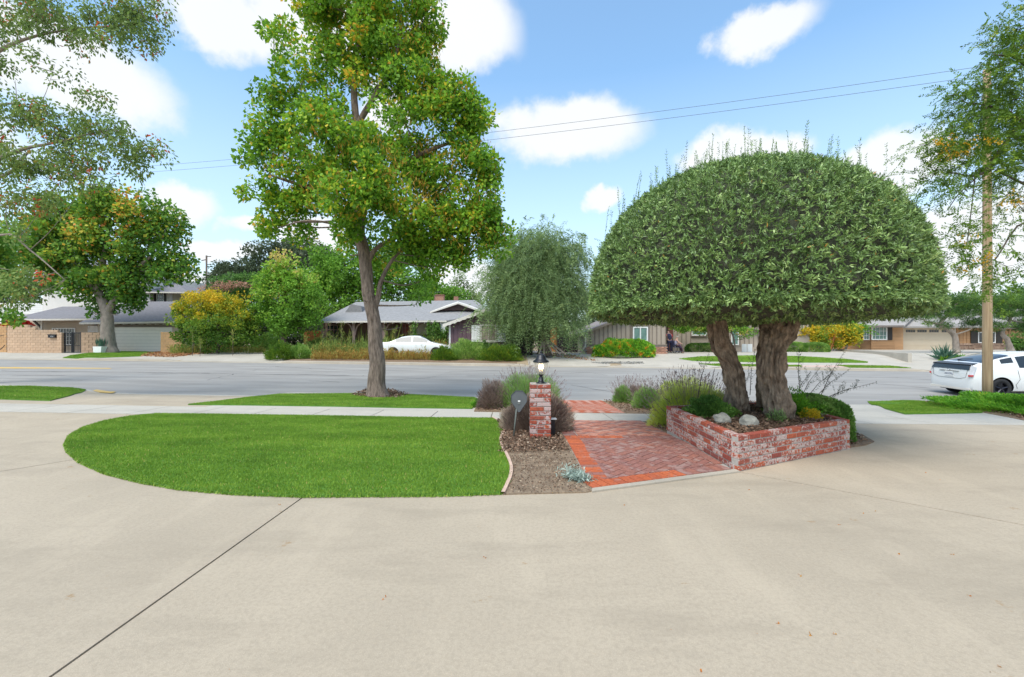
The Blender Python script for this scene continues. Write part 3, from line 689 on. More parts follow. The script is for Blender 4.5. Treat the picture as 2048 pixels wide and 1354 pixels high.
# ---- beds
EDGE = [(985, 836.5), (1003, 846), (1012, 855), (1008, 865), (1001, 880), (1005, 897), (1014, 913), (1022, 935), (1021, 955), (1013, 975), (1006, 990)]
bedpoly = [tuple(P(x, y)[:2]) for x, y in EDGE] + [(.72, P(1100, 986)[1]), (.795, 4.42), (.80, 8.76), (-.3, 8.78)]
sheet('bed_soil', bedpoly, .012, m_soil, zone='near', thick=.03, maxlen=.25, kind='structure')
sheet('bed_soil', [(-.85, 10.05), (.78, 10.05), (.95, 13.2), (-.95, 13.2)], .012, m_litter, zone='near', thick=.02, kind='structure')
sheet('bed_soil', [(2.5, 10.0), (2.6, 13.15), (7.4, 13.0), (6.6, 9.8)], .012, m_litter, zone='near', thick=.02, kind='structure')
sheet('bed_soil', [(2.52, 7.35), (2.52, 8.7), (5.9, 8.55), (5.62, 7.2), (5.33, 6.62), (5.0, 6.35), (4.55, 6.16), (4.62, 7.9)], .012, m_litter, zone='near', thick=.02, kind='structure')
sheet('bed_soil', [(13.6, 13.0), (16, 12.9), (16, 8.6), (10.2, 8.65), (11.0, 10.6), (11.6, 12.9)], .012, m_litter, zone='near', thick=.02, kind='structure')

def chips(name, poly, n, size, mat, seed, dz=.02, spread=.03, kindlabel=None, zone='near', zc=None):
    rng = np.random.default_rng(seed); X, Y = rand_in(poly, n, rng); Z = gz(X, Y, zone) + dz if zc is None else np.full(n, zc) + dz
    Pt = np.stack([X, Y, Z + rng.uniform(0, spread, n)], -1); D = rand_dir(n, rng); D[:, 2] *= .35
    q = leaf_quads(Pt, D, size, size * .45, rng, .1); o = link(bpy.data.objects.new(name, quads_mesh(name, q, mat, rng.uniform(0, 1, n)))); o['kind'] = 'stuff'; return o
up_bed = [(-.15, 5.85), (.76, 5.95), (.78, 8.7), (-.3, 8.7), (-.18, 7.4)]
chips('bark_mulch', up_bed, 5200, .042, m_chip, 3)
chips('bark_mulch', bedpoly, 5500, .022, m_chip, 4, spread=.008)
chips('bark_mulch', [(2.56, 7.4), (2.56, 8.65), (5.85, 8.5), (5.55, 7.2), (5.28, 6.68), (4.95, 6.42), (4.65, 6.3), (4.66, 7.9)], 2600, .05, m_chip, 5)
chips('bark_mulch', [(-.85, 10.1), (.75, 10.1), (.9, 13.1), (-.9, 13.1)], 1500, .05, m_chip, 6)
chips('bark_mulch', [(2.55, 10.1), (2.65, 13.1), (7.2, 12.9), (6.5, 9.9)], 3000, .05, m_chip, 7)
chips('bark_mulch', [(10.3, 8.75), (11.1, 10.6), (11.7, 12.8), (15, 12.7), (15, 8.7)], 3000, .06, m_chip, 8)

# lawn edging board: a low pale strip along the curve
ep = smooth_path([tuple(P(x, y)) for x, y in EDGE], 5); ev = []
for i, p in enumerate(ep):
    d = Vector(ep[min(i + 1, len(ep) - 1)]) - Vector(ep[max(i - 1, 0)]); nn = Vector((-d.y, d.x, 0)).normalized() * .018
    for s, h in ((-1, -.02), (-1, .032), (1, .032), (1, -.02)): ev.append((p[0] + nn.x * s, p[1] + nn.y * s, p[2] + h))
ef = [(4 * i + k, 4 * i + k + 1, 4 * i + k + 5, 4 * i + k + 4) for i in range(len(ep) - 1) for k in range(3)]
m_edge = M('edging_board', (0.56, 0.39, 0.30), .9, scale=6)
tag(obj('edging_board', ev, ef, m_edge), 'pale pinkish curved edging strip between the oval lawn and the bark bed', 'lawn edging')

# ---- lawns
def lawn(name, px, n, dz=.022, bl=.027, bw=.008, zone='near', seed=11, world=None, base_thick=.03):
    poly = world or [tuple(P(x, y, 0, zone)[:2]) for x, y in px]
    o = sheet(name, poly, dz, m_turf, zone=zone, thick=base_thick, maxlen=.4, kind='structure')
    rng = np.random.default_rng(seed); X, Y = rand_in(poly, n, rng)
    Z = gz(X, Y, zone) + dz - .004; Pt = np.stack([X, Y, Z], -1)
    D = rng.normal(0, .42, (n, 3)); D[:, 2] = 1; D = unit(D); s = rand_dir(n, rng); s[:, 2] *= .1; s = unit(s)
    k = max(1.0, 1); L = bl * rng.uniform(.6, 1.3, (n, 1)); w = bw * rng.uniform(.7, 1.3, (n, 1))
    T = np.stack([Pt - s * w * .5, Pt + s * w * .5, Pt + D * L], 1)
    o_ = np.argsort(np.round(X / .12) * 1000 + Y); X, Y = X[o_], Y[o_]; Pt = Pt[o_]; T = T[o_]; pat = np.repeat(np.array([noise.noise(Vector((a * 1.1, b * 2.0, 0))) + .6 * noise.noise(Vector((a * 4, b * 7, 3))) for a, b in zip(X[::10], Y[::10])]), 10); pat = pat
    tone = rng.normal(.47, .15, n) + .30 * np.resize(pat, n); tone = np.where(rng.uniform(0, 1, n) < .012, 1, np.clip(tone, 0, .9))
    g = link(bpy.data.objects.new('grass_blades', quads_mesh('grass_blades', T, m_blade, tone, 3)), o); g['kind'] = 'stuff'; return o
OVAL = [(1003, 989), (900, 993), (760, 994), (606, 995), (470, 990), (360, 980), (280, 966), (210, 948), (160, 925), (137, 905), (131, 890), (140, 872), (165, 857), (210, 843), (260, 834), (310, 829),
        (420, 830), (560, 832), (700, 834), (850, 837), (983, 838), (1001, 848), (1008, 856), (1004, 866), (998, 880), (1002, 898), (1011, 915), (1019, 935), (1018, 955), (1010, 975)]
lawn('oval_lawn', OVAL, 330000, seed=11)
def ragged_edge(px, n, seed, parent):
    rng = np.random.default_rng(seed); q = [Vector(P(x, y, 0, 'near')) for x, y in px]; ln = [(q[(i + 1) % len(q)] - q[i]).length for i in range(len(q))]; tot = sum(ln); Pt = []; D = []
    for i, l in enumerate(ln):
        a, b = q[i], q[(i + 1) % len(q)]; t = (b - a).normalized(); o_ = Vector((-t.y, t.x, 0)) * -1
        for k in range(int(n * l / tot)): p_ = a.lerp(b, rng.uniform()) + o_ * rng.uniform(-.03, .02); Pt.append((p_.x, p_.y, float(gz(p_.x, p_.y)) + .006)); D.append((o_.x * rng.uniform(0, 1.4), o_.y * rng.uniform(0, 1.4), rng.uniform(.2, 1)))
    Pt = np.array(Pt); D = unit(np.array(D) + rng.normal(0, .25, Pt.shape)); L = .034 * rng.uniform(.5, 1.4, (len(Pt), 1)); s = rand_dir(len(Pt), rng) * .005
    g = link(bpy.data.objects.new('grass_fringe', quads_mesh('grass_fringe', np.stack([Pt - s, Pt + s, Pt + D * L], 1), m_blade, rng.normal(.4, .22, len(Pt)), 3)), parent); g['kind'] = 'stuff'
ragged_edge(OVAL, 16000, 19, bpy.data.objects['oval_lawn'])
lawn('parkway_lawn', [(376, 810), (440, 803), (500, 795), (560, 789), (700, 788), (820, 790), (950, 796), (957, 801), (944, 818), (800, 816), (640, 813), (500, 811)], 90000, bw=.014, seed=12)
lawn('parkway_lawn', [(-200, 772), (0, 773), (60, 773), (130, 776), (172, 780), (140, 792), (100, 802), (0, 799), (-200, 795)], 40000, bw=.018, seed=13)
lawn('parkway_lawn', [(1735, 804), (1880, 805), (1955, 808), (1965, 826), (1930, 827), (1810, 829), (1770, 818)], 40000, bw=.014, seed=14)
lawn('far_lawn', [(125, 716.5), (165, 708), (230, 703), (290, 703.5), (316, 706), (280, 713), (200, 716)], 24000, zone='far', bw=.03, bl=.05, seed=15)
lawn('far_lawn', [(1358, 718), (1400, 713.5), (1500, 711.5), (1600, 713), (1690, 718.5), (1736, 724), (1735, 726), (1600, 725.5), (1450, 724), (1385, 722)], 30000, zone='far', bw=.03, bl=.05, seed=16)
lawn('far_lawn', [(1398, 727.5), (1470, 729), (1600, 731), (1605, 733.5), (1500, 733), (1440, 732.5)], 8000, zone='far', bw=.03, bl=.05, seed=17)
lawn('far_lawn', [(1675, 731), (1780, 732.5), (1822, 736.5), (1700, 735.5)], 8000, zone='far', bw=.03, bl=.05, seed=18)

# far side concrete
def fsheet(px, mat=m_fwalk, dz=.004, name='far_driveway', zone='far', **kw): return sheet(name, [tuple(P(x, y, 0, zone)[:2]) for x, y in px], dz, mat, None, zone, kind='structure', **kw)
def vpoly(v0, v1, x0, x1): return [(x0, v0 - SK * x0), (x1, v0 - SK * x1), (x1, v1 - SK * x1), (x0, v1 - SK * x0)]
sheet('far_driveway', vpoly(27.2, 38.2, -60, -20.0), .004, m_fwalk, zone='far', kind='structure', maxlen=.6)
sheet('far_driveway', vpoly(27.2, 30.5, -20.0, -14.2), .005, m_fwalk, zone='far', kind='structure', maxlen=.6)
sheet('far_driveway', vpoly(30.2, 33.5, -26.0, -14.2), .006, m_fwalk, zone='far', kind='structure', maxlen=.6)
sheet('far_driveway', vpoly(27.2, 37.8, 1.0, 60), .004, m_fwalk, zone='far', kind='structure', maxlen=.6)
sheet('far_driveway', vpoly(37.6, 43.5, 14, 60), .006, m_fwalk, zone='far', kind='structure', maxlen=.8)
m_fbrickpave = M('pale_red_paving', (0.46, 0.29, 0.22), .9, world_co=True, scale=7, col2=(0.60, 0.46, 0.38))
sheet('brick_strip', [tuple(P(x, y, 0, 'far')[:2]) for x, y in ((1600, 731), (1680, 731), (1815, 736.5), (1600, 734), (1470, 733))], .009, m_fbrickpave, zone='far', kind='structure')

# ---- brick path
def bricks_world():
    out = []
    A0, A1 = Vector((.80, 4.47)), Vector((2.51, 5.13)); fd = (A1 - A0).normalized(); fn = Vector((-fd.y, fd.x))
    g = .005
    def rect(p, u, l, w): p = Vector(p); q = Vector((-u.y, u.x)); return [tuple(p + u * g + q * g), tuple(p + u * (l - g) + q * g), tuple(p + u * (l - g) + q * (w - g)), tuple(p + u * g + q * (w - g))]
    fl = fd * 0
    L = (A1 - A0).length; n = 17
    for i in range(n): out.append((rect(A0 + fd * (L / n * i), fd, L / n, .205), 'o' if i < 11 else 'p'))
    B0 = A0 + fn * .205; B1 = A1 + fn * .205
    full = [(.80, 0), (2.505, 0), (2.505, 20), (.80, 20)]
    def above(poly): return clip_poly(poly, tuple(B0 + fn * g), tuple(B1 + fn * g))
    # left border of soldiers
    y = 4.50
    while y < 6.72:
        out.append((above(rect((.80, y), Vector((1, 0)), .22, .1)), 'o')); y += .1
    yc = y
    for i in range(17): out.append((rect((.80 + .1 * i, yc), Vector((1, 0)), .1, .205), 'o' if i < 9 else 'p'))
    y = 4.9
    while y < yc: out.append((above(rect((2.39, y), Vector((1, 0)), .12, min(.21, yc - y))), 'p')); y += .21
    def herring(region):
        R = []
        c = math.cos(rad(45)); s_ = c; w = .1
        for a in range(-140, 140):
            for b in range(-70, 70):
                for kind in (0, 1):
                    ox, oy = (a + 2 * b) * w, (a - 2 * b) * w
                    if kind == 0: x0, y0, x1, y1 = ox, oy, ox + 2 * w, oy + w
                    else: x0, y0, x1, y1 = ox, oy + w, ox + w, oy + 3 * w
                    mx, my = (x0 + x1) / 2, (y0 + y1) / 2; wx, wy = mx * c - my * s_ + 1.7, mx * s_ + my * c + 7
                    if not (.6 < wx < 2.8 and 4.3 < wy < 14): continue
                    q = [(x * c - y_ * s_ + 1.7, x * s_ + y_ * c + 7) for x, y_ in ((x0 + g, y0 + g), (x1 - g, y0 + g), (x1 - g, y1 - g), (x0 + g, y1 - g))]
                    p = clip_conv(q, region)
                    if len(p) >= 3 and area2(p) > .0006: R.append((p, 'p'))
        return R
    reg1 = [tuple(B0 + fn * .006 + fd * .235), tuple(B1 + fn * .006 - fd * .055), (2.386, yc - .006), (1.026, yc - .006)]
    out += herring(reg1)
    near_n = len(out)
    y = yc + .205
    while y < 8.70: out.append((rect((.80, y), Vector((1, 0)), .22, .1), 'p')); y += .1
    far1 = herring([(1.035, yc + .215), (2.50, yc + .215), (2.50, 8.74), (1.035, 8.75)])
    far2 = herring([(.92, 10.03), (2.50, 9.98), (2.62, 13.2), (.98, 13.25)])
    return out, near_n, far1, far2
bl, near_n, far1, far2 = bricks_world()
path = sheet('brick_path', [(.785, 4.42), (2.52, 5.08), (2.52, 8.77), (.785, 8.78)], .008, m_mortar, zone='near', thick=.03, maxlen=.4, kind='structure')
bl = [b for b in bl if len(b[0]) >= 3]
def brick_prism(p, dz, th=.012):
    j = random.uniform(-.0015, .0015); n = len(p)
    V = [(x, y, float(gz(x, y, 'near')) + dz + j - th) for x, y in p] + [(x, y, float(gz(x, y, 'near')) + dz + j) for x, y in p]
    return V, [tuple(range(n, 2 * n))] + [(i, (i + 1) % n, n + (i + 1) % n, n + i) for i in range(n)]
random.seed(5)
indiv = bl[:300]
for p, k in indiv:
    v, f = brick_prism(p, .016); obj('brick', v, f, m_pavero if k == 'o' and random.random() < .96 else m_paver, path)
rest = bl[300:] + far1
half = len(rest) // 3
for i in range(3):
    v, f = join_vf([brick_prism(p, .016) for p, k in rest[i::3]])
    if v: o = obj('paving_bricks', v, f, (m_paverf, m_paver, m_paverf)[i], path); o['kind'] = 'stuff'
ap = sheet('brick_parkway_path', [(.90, 10.02), (2.52, 9.97), (2.64, 13.28), (.96, 13.28)], .008, m_mortar, zone='near', thick=.03, maxlen=.4, kind='structure')
for i in range(2):
    v, f = join_vf([brick_prism(p, .016) for p, k in far2[i::2]]); o = obj('paving_bricks', v, f, (m_paverf, m_pavero)[i], ap); o['kind'] = 'stuff'
prism('path_edge_strip', [(.775, 4.37, .018), (2.55, 5.03, .018), (2.53, 5.10, .022), (.785, 4.45, .022)], (0, 0, -.04), m_kerb)['kind'] = 'structure'

# ---- brick unit with eased edges
def eased_box(name, mat, b=.06):
    bm = bmesh.new(); bmesh.ops.create_cube(bm, size=1.0)
    me = bpy.data.meshes.new(name); bm.to_mesh(me); bm.free(); me.materials.append(mat); return me
def bevel_unit(name, L, Wd, H, mat, bv=.005):
    bm = bmesh.new(); bmesh.ops.create_cube(bm, size=1.0)
    for v in bm.verts: v.co = Vector((v.co.x * L, v.co.y * Wd, v.co.z * H))
    bmesh.ops.bevel(bm, geom=bm.edges[:], offset=bv, segments=1, affect='EDGES')
    me = bpy.data.meshes.new(name); bm.to_mesh(me); bm.free(); me.materials.append(mat); return me
def put(me, name, loc, rz, parent, scale=(1, 1, 1), rx=0.0):
    o = bpy.data.objects.new(name, me); o.parent = parent; o.location = Vector(loc) - parent.location; o.rotation_euler = (rx, 0, rz); o.scale = scale; COL.objects.link(o); return o
u_full = bevel_unit('brick', .197, .1, .055, m_brick); u_cap = bevel_unit('brick_cap', .197, .1, .055, m_brickcap)
planter = thing('brick_planter', (2.53, 5.07, 0), 'low whitewashed red brick planter box around the domed olive tree', 'planter')
PC = [Vector((2.57, 5.13)), Vector((4.53, 6.14)), Vector((4.60, 7.85)), Vector((2.57, 7.3))]
random.seed(9)
core = []
for w in range(4):
    A, B = PC[w], PC[(w + 1) % 4]; d = (B - A); L = d.length; d.normalize(); nn = Vector((-d.y, d.x)); rz = math.atan2(d.y, d.x)
    n = round((L) / .207); pitch = L / n
    for c in range(6):
        off = 0 if c % 2 else pitch / 2
        k = 0; t = -.05 + (0 if c % 2 else -pitch / 2 + .05)
        cells = []
        s = -.05
        if c % 2 == 0: cells.append((s, s + pitch / 2)); s += pitch / 2
        while s < L - .03 - pitch * .3: cells.append((s, min(s + pitch, L + (.022 if w == 3 else -.012)))); s += pitch
        for a, b in cells:
            if b - a < .05: continue
            mid = A + d * ((a + b) / 2) + nn * .0; z = .034 + .0675 * c + w * .0016
            me = u_cap if (c == 5 and random.random() < .5) or random.random() < .13 else u_full
            put(me, 'brick', (mid.x + nn.x * random.uniform(-.003, .003), mid.y + nn.y * random.uniform(-.003, .003), z), rz, planter, ((b - a - .013) / .197, 1, 1))
    a = A + nn * .043 - d * .043; b = B + nn * .043 - d * .02; c_ = B - nn * .043 - d * .02; e = A - nn * .043 - d * .043
    core.append(prism_vf([(e.x, e.y, .386 - w * .001), (c_.x, c_.y, .386 - w * .001), (b.x, b.y, .386 - w * .001), (a.x, a.y, .386 - w * .001)], (0, 0, -.46)))
v, f = join_vf(core); obj('mortar', v, f, m_mortar, planter)
cx_, cy_ = sum(p.x for p in PC) / 4, sum(p.y for p in PC) / 4
inner = [(cx_ + (p.x - cx_) * .985, cy_ + (p.y - cy_) * .985) for p in PC]
# mounded soil
NS = 22; V = []; 
def soil_z(x, y): return .335 + .05 * math.exp(-(((x - 3.65) / .8) ** 2 + ((y - 6.7) / .8) ** 2)) + .02 * noise.noise(Vector((x * 3, y * 3, 0)))
for i in range(NS + 1):
    for j in range(NS + 1):
        s, t = i / NS, j / NS; a = Vector(inner[0]).lerp(Vector(inner[1]), s); b = Vector(inner[3]).lerp(Vector(inner[2]), s); p = a.lerp(b, t); V.append((p.x, p.y, soil_z(p.x, p.y)))
obj('soil', V, [(i * (NS + 1) + j, (i + 1) * (NS + 1) + j, (i + 1) * (NS + 1) + j + 1, i * (NS + 1) + j + 1) for i in range(NS) for j in range(NS)], m_litter, planter, True)
rng = np.random.default_rng(77); inn2 = [(cx_ + (p.x - cx_) * .94, cy_ + (p.y - cy_) * .94) for p in PC]; X, Y = rand_in(inn2, 6500, rng)
Z = np.array([soil_z(a, b) for a, b in zip(X, Y)]) + rng.uniform(0, .03, len(X)); D = rand_dir(len(X), rng); D[:, 2] *= .3
o = link(bpy.data.objects.new('bark_mulch', quads_mesh('bark_mulch', leaf_quads(np.stack([X, Y, Z], -1), D, .052, .02, rng, .1), m_chip, rng.uniform(0, .9, len(X))))); o['kind'] = 'stuff'
def rock(label, c, r, seed):
    bm = bmesh.new(); bmesh.ops.create_icosphere(bm, subdivisions=3, radius=1)
    for v in bm.verts:
        q = v.co * 1.3 + Vector((seed * 3, 0, 0)); k = 1 + .28 * noise.noise(q) + .1 * noise.noise(q * 3)
        v.co = Vector((v.co.x * r[0], v.co.y * r[1], v.co.z * r[2])) * k
    me = bpy.data.meshes.new('rock'); bm.to_mesh(me); bm.free(); me.materials.append(m_rock)
    o = bpy.data.objects.new('rock', me); o.location = c; COL.objects.link(o); tag(o, label, 'rock', 'rocks in the planter')
rock('left one of two big grey rocks on the planter mulch', (2.72 + .15, 6.15, .40), (.115, .09, .085), 1)
rock('right one of two big grey rocks with a flat worn top in the planter', (3.12, 5.92, .40), (.12, .1, .095), 2)
rock('small pale rock behind the two big rocks at the olive trunk foot', (3.05, 6.55, .40), (.075, .06, .05), 4)

# ---- brick pillar and lantern
PXc, PYc = .43, 6.92
pil = thing('brick_pillar', (PXc, PYc, 0), 'short square whitewashed brick pillar carrying the lit lantern', 'pillar')
pz0 = float(gz(PXc, PYc)); u_p = bevel_unit('brick', .204, .1, .055, m_brickp); u_pc = bevel_unit('brick_red', .204, .1, .055, m_brickcap)
for c in range(13):
    z = pz0 - .045 + .0672 * (c + .5); fl = c % 2
    for k in range(4):
        ang = k * math.pi / 2; off = Vector(((-.054 if fl else .054), -.107)); off.rotate(Matrix.Rotation(ang, 2))
        put(u_pc if c == 12 or random.random() < .1 else u_p, 'brick', (PXc + off.x, PYc + off.y, z), ang, pil, (1, 1, 1))
ptop = pz0 - .045 + .0672 * 13
box('mortar', PXc - .148, PXc + .148, PYc - .148, PYc + .148, pz0 - .05, ptop + .004, m_mortar, pil)
lan = thing('lantern', (PXc + .015, PYc - .03, ptop), 'lit black lantern with clear glass urn on top of the brick pillar', 'lantern')
lc = (PXc + .015, PYc - .03, ptop + .004)
lathe('base', [(.075, 0), (.078, .012), (.05, .02), (.042, .03), (.046, .036), (.036, .045), (.034, .085), (.022, .10), (.024, .118), (.044, .128), (.046, .135)], lc, m_black, lan, 20)
mg, nt, N, L, b = nodes_mat('lantern_glass'); b.inputs['Base Color'].default_value = (1, .97, .9, 1); b.inputs['Roughness'].default_value = .05; b.inputs['Transmission Weight'].default_value = 1; b.inputs['IOR'].default_value = 1.02
b.inputs['Alpha'].default_value = .35
lathe('glass', [(.045, .136), (.062, .15), (.085, .20), (.098, .26), (.103, .325)], lc, mg, lan, 24).modifiers.new('t', 'SOLIDIFY').thickness = .002
lathe('roof', [(.106, .322), (.122, .322), (.124, .338), (.112, .352), (.085, .37), (.072, .40), (.058, .43), (.03, .45), (.016, .455), (.016, .47), (.02, .48), (.012, .492), (.004, .50)], lc, m_black, lan, 24)
em, nt, N, L, b = nodes_mat('bulb_glow'); b.inputs['Emission Color'].default_value = (1, .62, .25, 1); b.inputs['Emission Strength'].default_value = 9; b.inputs['Base Color'].default_value = (1, .8, .5, 1)
for k in range(3):
    a = k * 2.09 + .5; bx, by = .026 * math.cos(a), .026 * math.sin(a)
    lathe('bulb', [(.004, .222), (.013, .238), (.014, .255), (.009, .275), (.002, .295)], (lc[0] + bx, lc[1] + by, lc[2]), em, lan, 8)
    lathe('candle_sleeve', [(.009, .145), (.009, .222)], (lc[0] + bx, lc[1] + by, lc[2]), m_trim, lan, 8)
bx_ = thing('transformer_box', (.645, 6.98, pz0), 'small black box on a post at the right side of the brick pillar', 'electrical box')
box('case', .60, .665, 6.95, 7.05, pz0 + .02, pz0 + .27, m_black, bx_); box('lid', .595, .69, 6.93, 7.06, pz0 + .27, pz0 + .276, m_white, bx_)
tubes('cable', [([(.62, 6.95, pz0 + .03), (.6, 6.88, pz0 - .02), (.66, 6.8, pz0)], .006)], m_black, bx_)
# octagonal sign seen from behind on its stake
og = P(1026, 878); sg = thing('yard_sign', og, 'grey octagonal yard sign on a leaning stake beside the pillar, seen from behind', 'sign')
Yo = og.y; c0 = W(1038, 797, Yo); V = []
rr = 17.0 * Yo / F; pts8 = [(math.cos(rad(22.5 + 45 * k)) * rr, math.sin(rad(22.5 + 45 * k)) * rr) for k in range(8)]
pts8 = [p for i, p in enumerate(pts8) if i not in (5, 6)]; pts8.insert(5, (-.018, -rr * 1.55)); pts8.insert(6, (.010, -rr * 1.6))
for yy in (0, .014): V += [(c0.x + x, Yo + yy, c0.z + z) for x, z in pts8]
n = len(pts8); obj('face', V, [tuple(range(n)), tuple(reversed(range(n, 2 * n)))] + [((i + 1) % n, i, n + i, n + (i + 1) % n) for i in range(n)], m_grey, sg)
tubes('rim', [([(c0.x + x, Yo - .002, c0.z + z) for x, z in pts8] + [(c0.x + pts8[0][0], Yo - .002, c0.z + pts8[0][1])], .005)], M('rim_grey', (.06, .065, .068), .5), sg)
e = W(1033, 818, Yo); tubes('stake', [([og + Vector((0, 0, -.05)), e], [.010, .015])], M('stake_grey', (.11, .12, .105), .6), sg, seg=4)
box('sticker', c0.x - .017, c0.x + .019, Yo - .004, Yo - .001, c0.z - .05, c0.z - .028, m_white, sg)
box('bracket', c0.x - .02, c0.x + .018, Yo - .008, Yo - .001, c0.z - .085, c0.z - .06, M('bracket_grey', (.16, .17, .16), .5), sg)
# silver plant
def silver(c):
    rng = np.random.default_rng(5); root = thing('dusty_miller', c, 'small silvery dusty miller plant in bare soil by the path edge', 'plant'); V = []; T = []
    for cx, cy, h, n in ((0, 0, .10, 260), (-.05, .07, .17, 110), (.05, -.02, .07, 150)):
        S = np.array(c) + np.array([cx, cy, .01]) + rng.normal(0, .026, (n // 6, 3)) * [1, 1, .1]; D = rand_dir(n // 6, rng); D[:, 2] = np.abs(D[:, 2]) + .5
        q, t = spray_leaves(S, D, np.full(n // 6, h), 5, .05, .012, rng, rng.uniform(.2, 1, n // 6), .15); V.append(q); T.append(t)
    leaves_obj('foliage', np.concatenate(V), np.concatenate(T), m_silver, root)
silver(P(1155, 962))

# ---- near shrubs
bed1 = G(.40, 11.0)
lavender('tall grey-green lavender bush with faded stalks directly behind the lantern', (.37, 11.0, bed1.z), (.88, .75, .80), 15000, m_lav, 21, 'lavender bushes', 420, .38)
shrub('lavender_bush', 'dark dead lavender clump left of the green bush behind the pillar', 'bush', P(984, 817), (.36, .36, .66), 7000, .09, .008, m_lavd, 22, 'lavender bushes', out=1.3, shell=.2, up=.6, tone=(.25, .2))
lavender('broad dry brown lavender mound wrapped around the foot of the pillar', (.42, 7.62, float(gz(.42, 7.62))), (.60, .42, .60), 15000, m_lavd, 23, 'lavender bushes', 160, .10, m_lavd)
shrub('ground_cover', 'low green leafy clump at the end of the parkway lawn', 'plant', P(968, 814), (.30, .22, .2), 1500, .06, .03, m_leaf_bright, 24, tone=(.35, .15), stems=False)
lavender('small green lavender nearest the brick parkway path, left of its pair', P(1246, 806), (.24, .24, .44), 4500, m_lav, 25, 'lavender bushes', 130, .36)
lavender('small green lavender in front, right one of the pair by the sidewalk', P(1295, 817), (.34, .32, .48), 6500, m_lav, 26, 'lavender bushes', 150, .34)
lavender('dry brown lavender squeezed between the two small green ones', P(1272, 804), (.3, .25, .42), 4500, m_lavd, 27, 'lavender bushes', 150, .38)
lavender('large yellowing lavender leaning over the left back corner of the planter', (3.28, 8.15, float(gz(3.28, 8.15))), (.80, .42, .66), 15000, m_lavy, 28, 'lavender bushes', 420, .42)
lavender('yellowing lavender between the sidewalk and the street behind the olive', (4.3, 11.2, float(gz(4.3, 11.2))), (.9, .7, .7), 9000, m_lavy, 29, 'lavender bushes', 300, .4)
hd = (4.86, 7.25, float(gz(4.86, 7.25)))
shrub('clipped_hedge', 'rounded clipped green shrub against the right side of the planter', 'hedge', hd, (.25, .72, .62), 26000, .036, .02, m_leaf_hedge, 30, box_p=3.4, shell=.8, out=.6, lumps=.03, tone=(.5, .3))
shrub('planter_shrub', 'dark green leafy plant in the left back corner of the planter', 'plant', (2.98, 6.75, .34), (.30, .42, .27), 9000, .035, .018, m_leaf_hedge, 31, tone=(.22, .2), lumps=.2)
shrub('planter_shrub', 'loose green plant with yellow tips at the right trunk in the planter', 'plant', (4.2, 6.75, .34), (.36, .36, .40), 5000, .035, .016, m_leaf_bright, 32, tone=(.38, .25), lumps=.25, shell=.2)
shrub('planter_shrub', 'orange flowering low plant beside the planter mulch, right of the trunks', 'plant', (4.25, 6.42, .34), (.16, .14, .16), 900, .03, .02, m_leaf_yel, 33, tone=(.85, .2), shell=.2, stems=False)
shrub('planter_shrub', 'small bluish green sprigs at the foot of the right olive trunk', 'plant', (3.62, 6.16, .36), (.14, .1, .16), 500, .04, .01, m_leaf_olive, 34, tone=(.6, .2), shell=.2)
shrub('ground_cover', 'bright green sprawling ground cover in the bed beside the small lawn and power pole', 'ground cover', (12.95, 10.45, float(gz(12.95, 10.45))), (2.15, 1.75, .34), 30000, .075, .03, m_leaf_bright, 35, tone=(.45, .22), lumps=.2, shell=.6, stems=False, box_p=2.6)
shrub('ground_cover', 'pale grey-green low mat at the kerb under the power pole', 'ground cover', (13.9, 12.55, float(gz(13.9, 12.55))), (1.5, .3, .16), 2500, .07, .03, m_leaf_olive, 36, tone=(.8, .2), stems=False)
# thin dark seedlings behind the planter
rng = np.random.default_rng(44); sd = thing('wispy_shrub', (4.3, 7.6, .1), 'sparse dark twiggy shrub with tiny leaves rising behind the planter', 'shrub'); V = []; T = []; TL = []
for (x0, y0, x1, y1, Y) in ((1600, 800, 1640, 735, 7.4), (1610, 800, 1668, 742, 7.5), (1625, 800, 1700, 738, 7.5), (1640, 800, 1752, 765, 7.3), (1590, 800, 1620, 745, 7.2), (1655, 800, 1700, 778, 7.2), (1485, 790, 1500, 745, 7.5), (1500, 790, 1510, 700, 7.5), (1395, 800, 1418, 705, 7.2), (1600, 790, 1598, 700, 7.4), (1640, 795, 1688, 705, 7.4)):
    a, b = W(x0, y0, Y), W(x1, y1, Y); TL.append(([a, a.lerp(b, .5) + Vector((-.02, 0, .03)), b], [.006, .004, .002]))
    for k in range(5):
        p = a.lerp(b, rng.uniform(.3, .9)); d = np.array([rng.normal(0, .5), rng.normal(0, .3), .8]); q, t = spray_leaves(np.array([p]), d[None], np.array([.16]), 7, .028, .011, rng, np.array([.2]), 0); V.append(q); T.append(t)
    q, t = spray_leaves(np.array([a]), np.array([b - a]), np.array([(b - a).length]), 16, .026, .011, rng, np.array([.2]), 0); V.append(q); T.append(t)
[tubes('stem', [t_], m_barkd, sd, seg=4) for t_ in TL]; leaves_obj('foliage', np.concatenate(V), np.concatenate(T), m_leaf_dark, sd)

